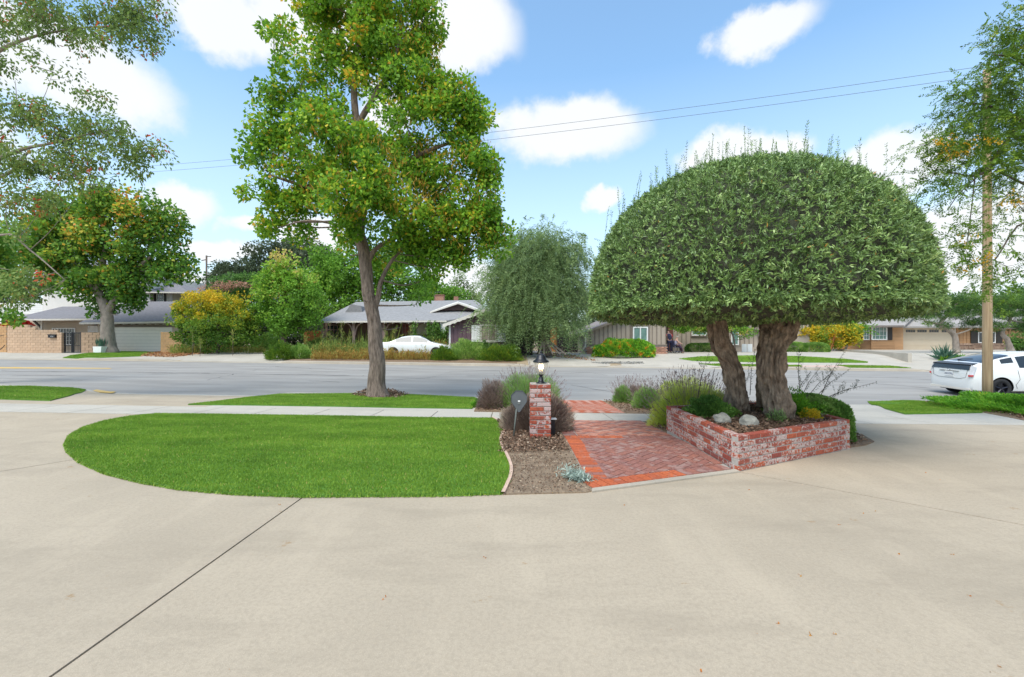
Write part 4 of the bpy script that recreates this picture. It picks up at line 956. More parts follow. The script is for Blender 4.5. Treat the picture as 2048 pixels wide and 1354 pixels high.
# fallen petals and leaves on the concrete
rng = np.random.default_rng(8); pl = [(1602, 1151), (1620, 1272), (1668, 1268), (1555, 1246), (1940, 1192), (1727, 1027), (1750, 1023), (1403, 1345), (770, 1197), (1852, 946), (1677, 1049), (1907, 1110), (2000, 1334), (1800, 1110), (1500, 980), (1880, 960), (1250, 1010), (560, 1010), (970, 1117)]
o = chips('fallen_petals', [(-6, 1.5), (6, 1.5), (6, 4.2), (-6, 4.2)], 30, .009, m_litterleaf, 60, dz=.003, spread=.003)
Pt = np.concatenate([np.array([P(x, y, .004)]) + rng.normal(0, .005, (3, 3)) * [1, 1, .2] for x, y in pl]); D = rand_dir(len(Pt), rng); D[:, 2] *= .3
o = link(bpy.data.objects.new('fallen_petals', quads_mesh('fallen_petals', leaf_quads(Pt, D, .013, .009, rng), m_petal, rng.uniform(0, 1, len(Pt))))); o['kind'] = 'stuff'
chips('leaf_litter', [tuple(P(x, y)[:2]) for x, y in ((735, 786), (700, 792), (740, 797), (800, 797), (818, 790), (780, 787))], 1500, .07, m_chip, 61, dz=.035)

# ---- domed olive
ol = thing('olive_tree', (3.6, 6.7, .34), 'clipped dome-shaped olive tree with gnarled trunks growing from the brick planter', 'tree')
def gnarl(name, pts, Y, seed, folds=5, seg=96):
    tw = [(*W(px, py, Y + dy), r) for px, py, r, dy in pts]; sp = smooth_path(tw, 18); V = []; n = len(sp); rr = random.Random(seed)
    up = Vector((.2, .95, .1))
    for i, p in enumerate(sp):
        c = Vector(p[:3]); d = (Vector(sp[min(i + 1, n - 1)][:3]) - Vector(sp[max(i - 1, 0)][:3])).normalized(); a = d.cross(up).normalized(); b = d.cross(a)
        tw_ = i * .03 + seed
        for j in range(seg):
            t = 2 * math.pi * j / seg; o = a * math.cos(t) + b * math.sin(t)
            fo = noise.noise(Vector((math.cos(t + tw_) * 1.7, math.sin(t + tw_) * 1.7, i * .045 + seed * 5)))
            q = c * 5 + o * .9 + Vector((seed * 9, 0, 0)); big = noise.noise(q * .8); med = noise.noise(q * 2.2); lit = noise.noise(q * 6)
            r = p[3] * .78 * (1 + .36 * fo + .16 * big + .13 * med + .055 * lit - .16 * max(0, noise.noise(Vector((math.cos(t) * 2.6, math.sin(t) * 2.6, c.z * 2.3 + seed))) - .25) * 4)
            rg = noise.noise(Vector((math.cos(t) * 2.4 + seed, math.sin(t) * 2.4, c.z * .9 + seed))); rg2 = noise.noise(Vector((math.cos(t) * 5 + seed, math.sin(t) * 5, c.z * 2.6)))
            hol = max(0, noise.noise(Vector((math.cos(t) * 1.9 + 3 * seed, math.sin(t) * 1.9, c.z * 2.2))) - .30)
            r *= 1 - .20 * max(0, 1 - abs(rg) * 7) - .09 * max(0, 1 - abs(rg2) * 5) - 1.4 * hol
            V.append(c + o * max(r, p[3] * .35))
    Fc = [(i * seg + j, i * seg + (j + 1) % seg, (i + 1) * seg + (j + 1) % seg, (i + 1) * seg + j) for i in range(n - 1) for j in range(seg)]
    return obj(name, V, Fc, m_barko, ol, True)
gnarl('trunk', [(1470, 836, .27, 0), (1472, 815, .215, 0), (1470, 780, .185, 0), (1466, 745, .175, 0), (1455, 715, .175, 0), (1440, 690, .20, 0), (1436, 655, .175, 0), (1430, 620, .18, 0), (1415, 585, .16, 0)], 6.85, 1)
gnarl('trunk', [(1562, 862, .34, 0), (1562, 838, .27, 0), (1556, 808, .245, 0), (1549, 770, .23, 0), (1545, 735, .22, 0), (1548, 700, .225, .05), (1558, 665, .25, .1), (1570, 630, .28, .1), (1580, 590, .26, .1)], 6.45, 2)
gnarl('trunk', [(1532, 812, .20, 0), (1530, 780, .16, 0), (1530, 740, .15, 0), (1531, 700, .15, 0), (1536, 660, .15, 0), (1536, 600, .15, 0)], 7.15, 3)
def dome():
    rng = np.random.default_rng(101); C = np.array([3.66, 7.22, 1.94]); R = 2.40; B = 2.27; Lw = .24
    n = 165000; q = rand_dir(n * 2, rng); low = q[:, 2] < 0; keep = ~low | (rng.uniform(0, 1, len(q)) < .55); q = q[keep][:n]; n = len(q)
    up = q[:, 2] > 0
    p = np.where(up, 2.32, 2.8); hq = np.hypot(q[:, 0], q[:, 1]); s = q / ((hq ** p + np.abs(q[:, 2]) ** p) ** (1 / p))[:, None]
    hz = np.sqrt(s[:, 0] ** 2 + s[:, 1] ** 2)
    qq = unit(np.stack([s[:, 0], s[:, 1], s[:, 2]], -1)) 
    sc = np.where(up, B, Lw); P0 = np.stack([s[:, 0] * R, s[:, 1] * R, s[:, 2] * sc], -1)
    lump = np.array([noise.noise(Vector(a * 1.1)) * .055 + noise.noise(Vector(a * 4.0)) * .035 for a in P0[::5]]); lump = np.repeat(lump, 5)[:n] if len(lump) * 5 >= n else np.resize(np.repeat(lump, 5), n)
    nrm = unit(np.stack([q[:, 0] / R, q[:, 1] / R, q[:, 2] / sc], -1))
    P1 = C + P0 + nrm * (-.02 - rng.exponential(.055, (n, 1)).clip(0, .3)) + nrm * lump[:, None]
    # hollows
    D = nrm * .75 + rand_dir(n, rng) * .75 + np.array([0, 0, .12])
    tone = .42 + np.array([noise.noise(Vector(a * 1.6)) for a in P0[::5]]).repeat(5)[:n] * .28 if False else None
    t0 = np.array([noise.noise(Vector(a * 1.4)) + .6 * noise.noise(Vector(a * 6)) for a in P0[::5]]).repeat(5)
    t0 = np.resize(t0, n); tone = np.clip(.45 + .34 * t0 + rng.normal(0, .19, n), 0, .95); tone = np.where(rng.uniform(0, 1, n) < .006, 1, tone)
    ns = 25000; pick = rng.permutation(n)[:ns * 2]; pick = pick[(up[pick]) | (rng.uniform(0, 1, len(pick)) < .6)][:ns]
    SD = nrm[pick] * .9 + rand_dir(len(pick), rng) * .75 + np.array([0, 0, .15])
    V, T = spray_leaves(P1[pick] - nrm[pick] * .045, SD, .046 * rng.uniform(.7, 1.5, len(pick)), 4, .052, .0155, rng, tone[pick], .0, True, .75)
    T = np.where(T > .93, .93 - rng.uniform(0, .25, len(T)), T); T = np.where(rng.uniform(0, 1, len(T)) < .003, 1, T)
    leaves_obj('crown', V, np.clip(T, 0, 1), m_leaf_olive, ol)
    # solid shell for the inner twigs, crown shade put into its dark colour
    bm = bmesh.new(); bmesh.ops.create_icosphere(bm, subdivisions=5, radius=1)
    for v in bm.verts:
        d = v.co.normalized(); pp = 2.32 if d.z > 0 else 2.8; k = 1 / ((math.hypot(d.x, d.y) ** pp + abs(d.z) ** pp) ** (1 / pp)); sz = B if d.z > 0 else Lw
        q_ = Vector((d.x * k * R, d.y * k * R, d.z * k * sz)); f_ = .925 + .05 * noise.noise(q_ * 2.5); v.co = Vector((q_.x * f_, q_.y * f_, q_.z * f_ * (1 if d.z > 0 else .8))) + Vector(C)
    me = bpy.data.meshes.new('inner_shade_shell'); bm.to_mesh(me); bm.free(); me.materials.append(M('olive_inner_shade', (.035, .045, .022), .95, scale=14, col2=(.075, .075, .045), bump=1, bscale=30, bdist=.05)); link(bpy.data.objects.new('inner_shade_shell', me), ol)
    # upright water shoots
    S = []; n2 = 150
    for i in range(n2):
        a = rng.uniform(0, 6.283); rr_ = rng.uniform(.05, .93); x, y = math.cos(a) * rr_, math.sin(a) * rr_; z = (max(0, 1 - rr_ ** 2.32)) ** (1 / 2.32)
        S.append(C + np.array([x * R, y * R, z * B - .04]))
    for px, py in ((1210, 470), (1222, 480), (1240, 440), (1250, 455), (1275, 410), (1300, 400), (1310, 395), (1335, 375), (1345, 370), (1370, 360)):
        S.append(np.array(W(px, py, 7.1)))
    S = np.array(S); Ls = rng.uniform(.12, .48, len(S)); Ls[-10:] = rng.uniform(.4, .62, 10); D = np.array([0, 0, 1.0]) + rng.normal(0, .09, (len(S), 3))
    V1, T1 = spray_leaves(S, D, Ls, 13, .038, .011, rng, rng.uniform(.3, .6, len(S)), 0, True, .45); V2 = stalks(S, D, Ls, .003, rng, 0, 2)
    leaves_obj('water_shoots', np.concatenate([V1, V2]), np.concatenate([T1, np.full(len(V2), .1)]), m_leaf_olive, ol)
dome()
# ================================================================== buildings across the street
def PX(px, Y): return (px - CX) * Y / F
def PZ(py, Y): return HC - (py - CY) * Y / F
def wprism(name, pts, t, mat, parent): return prism(name, [W(*p) for p in pts], t, mat, parent)
def win(parent, px0, px1, py0, py1, Y, frame, glass, nx=2, ny=1, fw=.06, name='window', sill=None, mun=.03):
    x0, x1, z1, z0 = PX(px0, Y), PX(px1, Y), PZ(py0, Y), PZ(py1, Y)
    b = [(x0, x1, Y - .07, Y + .01, z1 - fw, z1), (x0, x1, Y - .07, Y + .01, z0, z0 + fw), (x0, x0 + fw, Y - .07, Y + .01, z0 + fw, z1 - fw), (x1 - fw, x1, Y - .07, Y + .01, z0 + fw, z1 - fw)]
    for i in range(1, nx): xx = x0 + (x1 - x0) * i / nx; b.append((xx - mun / 2, xx + mun / 2, Y - .06, Y - .01, z0 + fw, z1 - fw))
    xs = [x0 + fw] + [x0 + (x1 - x0) * i / nx for i in range(1, nx)] + [x1 - fw]
    for j in range(1, ny):
        zz = z0 + (z1 - z0) * j / ny
        for i in range(nx): b.append((xs[i] + (mun / 2 if i else 0), xs[i + 1] - (mun / 2 if i < nx - 1 else 0), Y - .055, Y - .015, zz - mun / 2, zz + mun / 2))
    w = boxes(name, b, frame, parent)
    for i in range(nx): obj('pane', *box_vf(xs[i], xs[i + 1], Y - .03, Y - .02, z0 + fw, z1 - fw), glass, w)
    if sill: obj('sill', *box_vf(x0 - .06, x1 + .06, Y - .12, Y + .01, z0 - .06, z0 - .002), sill, w)
    return w
def panels(parent, px0, px1, py0, py1, Y, mat, n, name='panel', vertical=False, gap=.02, d=.03):
    x0, x1, z1, z0 = PX(px0, Y), PX(px1, Y), PZ(py0, Y), PZ(py1, Y)
    for i in range(n):
        if vertical: a = x0 + (x1 - x0) * i / n; b = x0 + (x1 - x0) * (i + 1) / n; box(name, a + gap / 2, b - gap / 2, Y - d, Y, z0, z1, mat, parent)
        else: a = z0 + (z1 - z0) * i / n; b = z0 + (z1 - z0) * (i + 1) / n; box(name, x0, x1, Y - d, Y, a + gap / 2, b - gap / 2, mat, parent)
def block_wall(root, x0, x1, Y, z0, tops, mat, bw=.4, bh=.2, depth=.2, me=None, coremat=None, ydir=0.0):
    """tops: list of (x_end, z_top) steps from x0; ydir: change of Y per metre of x"""
    me = me or bevel_unit('block', bw - .014, depth, bh - .014, mat, .006); nrow = int((max(t for _, t in tops) - z0) / bh + .5)
    rz = math.atan2(ydir, 1)
    for r in range(nrow):
        zc = z0 + bh * (r + .5); x = x0 - (bw / 2 if r % 2 else 0)
        while x < x1 - .02:
            a, b = max(x, x0), min(x + bw, x1); top = next((t for xe, t in tops if (a + b) / 2 <= xe + .01), tops[-1][1])
            if b - a > .06 and zc + bh / 2 <= top + .06:
                put(me, 'block', ((a + b) / 2, Y + ydir * ((a + b) / 2 - x0), zc), rz, root, ((b - a - .014) / (bw - .014), 1, 1))
            x += bw
    pts = []; xa = x0
    for xe, t in tops:
        nr = round((t - z0) / bh); zt = z0 + nr * bh - .012
        ya, yb = Y + ydir * (xa - x0), Y + ydir * (min(xe, x1) - x0)
        pts.append(prism_vf([(xa + .012, ya - depth / 2 + .012, zt), (min(xe, x1) - .012, yb - depth / 2 + .012, zt), (min(xe, x1) - .012, yb + depth / 2 - .012, zt), (xa + .012, ya + depth / 2 - .012, zt)], (0, 0, z0 - zt - .1))); xa = xe
    v, f = join_vf(pts); obj('mortar', v, f, coremat or m_blockm, root)

# ---------- left house
H = thing('white_house', (PX(270, 40), 40, .4), 'white and beige two-storey house with grey shingle roofs and wide white garage door', 'house')
Yg = 38.0; zb = -.2
box('wall', PX(195, Yg), PX(226, Yg), Yg, Yg + 8, zb, 3.0, m_beige, H)
box('wall', PX(226, Yg), PX(345, Yg), Yg + .02, Yg + .2, PZ(652, Yg), 3.0, m_beige, H)
box('wall', PX(345, Yg), PX(372, Yg), Yg, Yg + 8, zb, 3.0, m_beige, H)
gd = box('garage_door', PX(226, Yg) + .02, PX(345, Yg) - .02, Yg + .14, Yg + .2, zb, PZ(652.5, Yg), m_trim, H); panels(gd, 226.5, 344.5, 654, 706, Yg + .14, M('warm_white_paint', (.84, .78, .68), .6, var=.03), 8, gap=.03)
box('lintel', PX(222, Yg), PX(372, Yg), Yg - .04, Yg - .005, PZ(654, Yg), PZ(648.5, Yg), M('taupe_trim', (.17, .135, .10), .8), H)
ov = Yg - .45
r1 = [(158, 645, ov), (388, 641.5, ov), (405, 603, 42.5), (250, 603, 42.5)]
wprism('roof', r1, (0, 0, -.10), m_roofg, H)
bl_ = W(158, 645, ov); wprism('roof', [(250, 603, 42.5), (158, 645, ov)], (0, 0, -.1), m_roofg, H) if False else prism('roof', [W(250, 603, 42.5), Vector((bl_.x, 48, bl_.z)), bl_], (0, 0, -.10), m_roofg, H)
prism('fascia', [W(158, 645.2, ov - .03), W(388, 641.7, ov - .03), W(388, 645.3, ov - .03), W(158, 648.6, ov - .03)][::-1], (0, .028, 0), m_trim, H)
for i in range(14): xx = PX(165 + 16 * i, ov); box('rafter_tail', xx, xx + .07, ov + .02, Yg - .02, PZ(648.5, ov) - .02, PZ(646.6, ov) - .06, m_trim, H)
# porch part
Yp = 40.0
box('wall', PX(56, Yp), PX(188, Yp), Yp, Yp + 5, zb, PZ(633, Yp), m_beige, H)
wprism('roof', [(18, 638, 38.2), (190, 637, 38.2), (190, 613, 42.6), (125, 613, 42.6)], (0, 0, -.10), m_roofg, H)
prism('fascia', [W(18, 638.2, 38.17), W(186, 637.2, 38.17), W(186, 640.4, 38.17), W(18, 641.4, 38.17)][::-1], (0, .028, 0), m_trim, H)
prism('brace', [W(64, 641, 39.5), W(68, 641, 39.5), W(83, 655, 39.5), W(83, 659, 39.5)][::-1], (0, .12, 0), m_shutter, H)
box('post', PX(82, 39.5), PX(85, 39.5), 39.45, 39.6, .3, PZ(640, 39.5), m_trim, H)
win(H, 105, 151, 656, 690, Yp - .01, m_white, m_glass, 8, 4, .07)
win(H, 177, 197, 652, 664, Yp - .01, m_white, m_trim, 1, 1, .05)
# two-storey block
box('upper_wall', PX(85, 44), PX(300, 44), 44, 52, 0, PZ(548, 44), m_stucco, H)
box('side_wing', PX(-20, 44), PX(84.6, 44), 44.2, 52, 0, PZ(606, 44), m_white, H)
for k in range(5): box('siding_board', PX(-20, 44), PX(84, 44), 44.15, 44.19, PZ(628 - 4.4 * k, 44) + .02, PZ(623.6 - 4.4 * k, 44), m_white, H)
prism('roof', [W(70, 551, 43.2), W(315, 551, 43.2), W(260, 523, 48), W(125, 523, 48)], (0, 0, -.12), m_roofg, H)
box('upper_wall', PX(300, 44.5), PX(345, 44.5), 44.5, 50, 0, PZ(581, 44.5), m_stucco, H)
wprism('roof', [(272, 583, 43.6), (378, 584, 43.6), (352, 566, 47.3), (285, 566, 47.3)], (0, 0, -.10), m_roofg, H)
a = W(378, 584, 43.6); prism('roof', [a, Vector((a.x + .3, 51, a.z)), W(352, 566, 47.3)], (0, 0, -.10), m_roofg, H)
prism('fascia', [W(272, 583.2, 43.57), W(378, 584.2, 43.57), W(378, 586.6, 43.57), W(272, 585.6, 43.57)][::-1], (0, .028, 0), m_trim, H)
win(H, 314, 328.5, 583.5, 604, 44.49, m_white, m_glass, 3, 4, .07)
box('shutter', PX(309.5, 44.5), PX(313.6, 44.5), 44.43, 44.49, PZ(604, 44.5), PZ(583, 44.5), m_shutter, H); box('shutter', PX(328.9, 44.5), PX(332.5, 44.5), 44.43, 44.49, PZ(604, 44.5), PZ(583, 44.5), m_shutter, H)
# ---------- block wall with gate
Yw = 35.0; zw = PZ(706, Yw)
bw = thing('block_wall', (PX(60, Yw), Yw, zw), 'tall stepped tan block wall left of the black iron gate', 'wall')
block_wall(bw, PX(17, Yw), PX(118, Yw), Yw, zw, [(PX(63, Yw), zw + 2.2), (PX(70, Yw), zw + 2.0), (PX(118, Yw), zw + 1.8)], m_block)
bw0 = thing('block_wall', (PX(0, 36.2), 36.2, zw), 'short set-back piece of tan block wall at the far left edge', 'wall')
block_wall(bw0, PX(-30, 36.2), PX(16, 36.2), 36.2, zw, [(PX(16, 36.2), zw + 2.2)], m_blockd)
bp = thing('gate_pier', (PX(123, Yw), Yw, zw), 'narrow tan block pier on the left of the black gate', 'pier')
block_wall(bp, PX(118.6, Yw), PX(128, Yw), Yw - .1, zw, [(PX(128, Yw), zw + 1.6)], m_block, bw=.4)
bw2 = thing('block_wall', (PX(178, Yw), Yw, zw), 'low curved tan block wall between the black gate and the potted plant', 'wall')
block_wall(bw2, PX(163.5, Yw), PX(192, Yw), Yw, zw, [(PX(192, Yw), zw + 1.7)], m_block, ydir=.5)
bw3 = thing('block_wall', (PX(342, 35), 35, zw), 'short golden block wall beside the garage, half hidden by the yellow-green bush', 'wall')
block_wall(bw3, PX(323, 35), PX(365, 35), 35, PZ(705, 35), [(PX(365, 35), PZ(705, 35) + 1.6)], m_blockd)
gt = thing('iron_gate', (PX(145, Yw), Yw, zw), 'black iron double gate between the tan block piers', 'gate')
x0, x1 = PX(128.8, Yw), PX(162.5, Yw); xm = (x0 + x1) / 2
for a, b, s in ((x0, xm - .02, 1), (xm + .02, x1, -1)):
    lf = boxes('gate_leaf', [(a, a + .07, Yw - .03, Yw + .03, zw, zw + 1.62), (b - .07, b, Yw - .03, Yw + .03, zw, zw + 1.62), (a + .07, b - .07, Yw - .03, Yw + .03, zw + .04, zw + .1), (a + .07, b - .07, Yw - .03, Yw + .03, zw + .55, zw + .59), (a + .07, b - .07, Yw - .03, Yw + .03, zw + 1.52, zw + 1.6)], m_black, gt)
    for i in range(1, 6): xx = a + (b - a) * i / 6; obj('bar', *box_vf(xx - .009, xx + .009, Yw - .01, Yw + .01, zw + .1, zw + 1.52), m_black, lf)
mb = thing('mailbox', (PX(109.5, Yw), Yw - .1, PZ(676, Yw)), 'small black wall mailbox with white number, fixed to the tan block wall', 'mailbox')
box('box', PX(102.5, Yw), PX(117, Yw), Yw - .26, Yw - .11, PZ(675.5, Yw), PZ(670, Yw), m_black, mb); box('lid', PX(102, Yw), PX(117.5, Yw), Yw - .28, Yw - .105, PZ(670, Yw) + .002, PZ(669, Yw) + .01, m_black, mb)
def text(name, s, size, loc, mat, parent, rot=(rad(90), 0, 0), ext=.002):
    cu = bpy.data.curves.new(name, 'FONT'); cu.body = s; cu.size = size; cu.extrude = ext; cu.align_x = 'CENTER'; cu.align_y = 'CENTER'
    t = bpy.data.objects.new(name, cu); COL.objects.link(t); bpy.context.view_layer.update()
    me = bpy.data.meshes.new_from_object(t.evaluated_get(bpy.context.evaluated_depsgraph_get())); bpy.data.objects.remove(t)
    me.materials.clear(); me.materials.append(mat); o = bpy.data.objects.new(name, me)
    o.matrix_basis = Matrix.Translation(Vector(loc)) @ Matrix.Rotation(rot[2], 4, 'Z') @ Matrix.Rotation(rot[0], 4, 'X'); COL.objects.link(o)
    if parent is not None: o.parent = parent; o.matrix_parent_inverse = parent.matrix_basis.inverted()
    return o
text('number', '1725', .13, (PX(110, Yw), Yw - .262, PZ(673, Yw)), m_white, mb)
pt = thing('potted_plant', (PX(201, 33.4), 33.4, PZ(704.5, 33.4)), 'white square pot with upright snake plant by the sycamore trunk', 'potted plant')
x0, x1 = PX(193, 33.4), PX(210, 33.4); z0 = PZ(705, 33.4)
v, f = box_vf(x0, x1, 33.1, 33.7, z0, z0 + .45); v = [((q[0] - (x0 + x1) / 2) * (.88 if q[2] < z0 + .1 else 1) + (x0 + x1) / 2, q[1], q[2]) for q in v]; obj('pot', v, f, m_white, pt)
rng = np.random.default_rng(3); n = 46; S = np.array([(x0 + x1) / 2, 33.4, z0 + .42]) + rng.normal(0, .12, (n, 3)) * [1, 1, 0]; D = rng.normal(0, .16, (n, 3)); D[:, 2] = 1
leaves_obj('foliage', leaf_quads(S, D, .62, .07, rng, .03), rng.uniform(0, 1, n), m_agave, pt)
shrub('bougainvillea', 'red flowering bougainvillea on top of the tan block wall', 'plant', W(34, 652, 35.4), (1.1, .5, .55), 4500, .09, .08, m_red_flower, 51, shell=.3, stems=False, tone=(.5, .5))

# ---------- purple ranch house
R = thing('purple_ranch_house', (PX(850, 36), 36, .4), 'low purple-brown ranch house with grey hip roof and white shuttered gable wing', 'house')
Ye = 34.6
box('wall', PX(641, 37), PX(899, 37), 37, 45, -.1, PZ(642, 37), m_brownw, R)
wprism('roof', [(636, 642, Ye), (897, 640.5, Ye), (950, 600, 41), (712, 604, 41)], (0, 0, -.1), m_roofl, R)
a = W(636, 642, Ye); prism('roof', [a, W(712, 604, 41), Vector((a.x - .1, 46, a.z))][::-1], (0, 0, -.1), m_roofl, R)
wprism('roof', [(897, 640.5, Ye), (985, 625, 37), (950, 600, 41)], (0, 0, -.1), m_roofl, R)
prism('fascia', [W(636, 642.3, Ye - .03), W(893, 640.9, Ye - .03), W(893, 644.2, Ye - .03), W(636, 645.4, Ye - .03)][::-1], (0, .028, 0), m_trim, R)
# little gablet on the left hip
gp = [W(690, 625, 37.2), W(702, 608, 37.2), W(722, 612, 37.2), W(724, 624, 37.2)]; prism('gablet', gp, (0, 3.4, 0), m_roofl, R)
for i in range(16): xx = PX(640 + 16 * i, Ye); box('rafter_tail', xx, xx + .06, Ye + .02, Ye + .5, PZ(646.2, Ye) - .02, PZ(644.4, Ye) - .02, m_trim, R)
for px in (647, 708, 768, 829):
    x = PX(px, 35.2); box('post', x - .09, x + .09, 35.1, 35.28, .2, PZ(645, 35.2), m_postp, R)
    for s in (-1, 1):
        q = [(x + s * (.09 + .55 * (1 - math.cos(t))), 35.19, PZ(646, 35.2) - .95 + .95 * math.sin(t)) for t in np.linspace(0, math.pi / 2, 7)]
        v, f = tube_vf(q, .065, 4); obj('bracket', v, f, m_postp, R)
win(R, 653, 683, 649, 681, 36.98, m_postp, m_glass, 4, 3, .1, mun=.05)
win(R, 804, 825, 646, 676, 36.98, m_postp, M('red_door', (.22, .035, .02), .5), 3, 3, .1, name='door', mun=.04)
win(R, 832, 871, 646, 669, 36.9, m_trim, m_trim, 3, 2, .06, mun=.03)
box('side_wall', PX(880, 34.8), PX(899, 34.8), 34.8, 34.95, 0, PZ(643, 34.8), m_white, R)
wg = PX(899, 32), PX(1052, 32); xr = (wg[0] + wg[1]) / 2; ze = PZ(648, 32); zr = ze + .36 * (wg[1] - wg[0]) / 2
prism('wing_wall', [(wg[0], 32, -.1), (wg[1], 32, -.1), (wg[1], 32, ze), (xr, 32, zr), (wg[0], 32, ze)], (0, 6, 0), m_purple, R)
def rake(x0, z0, x1, z1, yf, yb, t, mat, par, up):
    prism('roof', [(x0, yf, z0), (x1, yf, z1), (x1, yb, z1), (x0, yb, z0)], (0, 0, -t), mat, par)
o_ = .42; sl = .36
rake(wg[0] - o_, ze - o_ * sl + .12, xr, zr + .12, 31.55, 39, .1, m_roofl, R, 1); prism('roof', [(xr + .002, 31.55, zr + .12), (wg[1] + o_, 31.55, ze - o_ * sl + .12), (wg[1] + o_, 39, ze - o_ * sl + .12), (xr + .002, 39, zr + .12)], (0, 0, -.1), m_roofl, R)
for s in (0, 1):
    A = (wg[0] - o_, ze - o_ * sl + .12) if not s else (xr + .003, zr + .12); B = (xr - .003, zr + .12) if not s else (wg[1] + o_, ze - o_ * sl + .12)
    # scalloped barge board
    n = 18; top = [(A[0] + (B[0] - A[0]) * i / n, A[1] + (B[1] - A[1]) * i / n) for i in range(n + 1)]; V = []; 
    for i, (x, z) in enumerate(top): V += [(x, 31.50, z), (x, 31.50, z - .2 - .05 * (i % 2)), (x, 31.545, z), (x, 31.545, z - .2 - .05 * (i % 2))]
    Fc = []
    for i in range(n): a = 4 * i; Fc += [(a, a + 1, a + 5, a + 4), (a + 2, a + 6, a + 7, a + 3), (a + 1, a + 3, a + 7, a + 5)]
    obj('barge_board', V, Fc, m_trim, R)
nb = 18; bwid = (wg[1] - wg[0]) / nb
box('gable_board', wg[0] + .35, wg[1] - .35, 31.93, 31.99, ze + .12, ze + .34, m_purple, R)
for i in range(nb):
    a = wg[0] + bwid * i; 
    for (za, zc) in ((-.1, ze - .02 if (i in (0, nb - 1)) else ze + .1),):
        box('board', a + .012, a + bwid - .012, 31.955, 31.998, za, zc, m_purple, R)
box('corner_trim', wg[0] - .03, wg[0] + .09, 31.93, 32.3, -.1, ze - .02, m_white, R)
win(R, 960.5, 993.5, 649, 683, 31.95, m_trim, m_glassb, 2, 1, .1, sill=m_trim)
for a, b in ((943, 959.8), (994.4, 1012)):
    sh = box('shutter', PX(a, 31.9), PX(b, 31.9), 31.88, 31.93, PZ(684, 31.9), PZ(650, 31.9), m_trim, R)
    w3 = (PX(b, 31.9) - PX(a, 31.9)) / 3
    for k in range(3): obj('plank', *box_vf(PX(a, 31.9) + w3 * k + .01, PX(a, 31.9) + w3 * (k + 1) - .01, 31.86, 31.878, PZ(683.6, 31.9), PZ(650.4, 31.9)), m_white, sh)
    for zz in (655, 678): obj('cross_piece', *box_vf(PX(a, 31.9), PX(b, 31.9), 31.84, 31.858, PZ(zz + 1.5, 31.9), PZ(zz - 1.5, 31.9)), m_white, sh)
# vent dormer
prism('vent', [W(868, 621.5, 37), W(952, 619.5, 37), W(916, 606.5, 37)], (0, 2.5, 0), M('vent_dark', (.06, .045, .05), .9), R)
for k in range(5):
    f_ = k / 5; box('slat', PX(880 + 26 * f_, 37), PX(945 - 22 * f_, 37), 36.95, 36.99, PZ(620 - 11.5 * f_, 37), PZ(619.2 - 11.5 * f_, 37), m_brownw, R)
prism('vent_roof', [W(860, 623.5, 36.7), W(916, 605, 36.7), W(916, 602.8, 39.5), W(870, 617.5, 39.5)], (0, 0, -.12), m_trim, R); prism('vent_roof', [W(916, 604.9, 36.7), W(960, 620.5, 36.7), W(955, 615, 39.5), W(916, 602.7, 39.5)], (0, 0, -.12), m_trim, R)
ch = box('chimney', PX(868.5, 43), PX(887, 43), 43, 43.8, 3.5, PZ(591, 43), m_far_brick, R); obj('cap', *box_vf(PX(867.5, 43), PX(888, 43), 42.95, 43.85, PZ(591, 43) + .001, PZ(589, 43)), m_far_brick, ch)
ch = box('chimney', PX(907.5, 44), PX(916, 44), 44, 44.5, 3.5, PZ(593, 44), m_far_brick, R)
tubes('antenna', [([W(870, 600, 42.4), W(869, 584, 42.4)], .03), ([W(858, 585.5, 42.4), W(881, 584, 42.4)], .02), ([W(863, 583.5, 42.4), W(862.5, 588, 42.4)], .015), ([W(876, 582.5, 42.4), W(876.5, 587, 42.4)], .015)], m_grey, R)
# ivy on the porch wall
rng = np.random.default_rng(9); iv = thing('ivy', W(872, 690, 34.6), 'green ivy hanging over the white wall beside the purple wing', 'ivy'); pp = []
for (ax, ay, bx, by, n) in ((829, 645, 829, 690, 300), (858, 645, 860, 672, 300), (870, 645, 895, 690, 700), (899, 650, 880, 690, 600), (835, 680, 890, 672, 500), (872, 645, 868, 690, 500)):
    t = rng.uniform(0, 1, n); pp.append(np.stack([PX(ax + (bx - ax) * t, 34.6), np.full(n, 34.6), PZ(ay + (by - ay) * t, 34.6)], -1) + rng.normal(0, .11, (n, 3)))
pp = np.concatenate(pp); leaves_obj('foliage', leaf_quads(pp, rand_dir(len(pp), rng) + [0, -.5, -.3], .12, .1, rng), rng.uniform(0, .6, len(pp)), m_leaf_hedge, iv)
def plank_fence(label, px0, px1, Y, z0, z1, w, mat, name='plank_fence', jig=.0):
    r = thing(name, (PX((px0 + px1) / 2, Y), Y, z0), label, 'fence'); x = PX(px0, Y); e = PX(px1, Y); random.seed(int(px0))
    me = {}
    while x < e:
        d = random.uniform(-jig, jig); box('plank', x + .006, min(x + w, e) - .006, Y - .02, Y, z0, z1 + d, mat, r); x += w
    for zz in (z0 + .3, z1 - .3): box('rail', PX(px0, Y), e, Y + .002, Y + .05, zz - .045, zz + .045, mat, r)
    return r
plank_fence('orange cedar fence at the left end of the purple house', 608, 646, 36, -.1, PZ(662, 36), .16, m_orange, jig=.05)
plank_fence('orange cedar fence panel behind the weeping tree trunk', 1088, 1114, 36.5, -.1, PZ(655, 36.5), .16, m_orange, jig=.02)
plank_fence('dark purple plank fence under the weeping tree', 1014, 1066, 31.7, -.1, PZ(662, 31.7), .2, m_purpled)
g2 = plank_fence('dark brown plank gate beside the tan house', 1114, 1156, 35.5, .1, PZ(668, 35.5), .2, m_purpled, name='plank_gate')

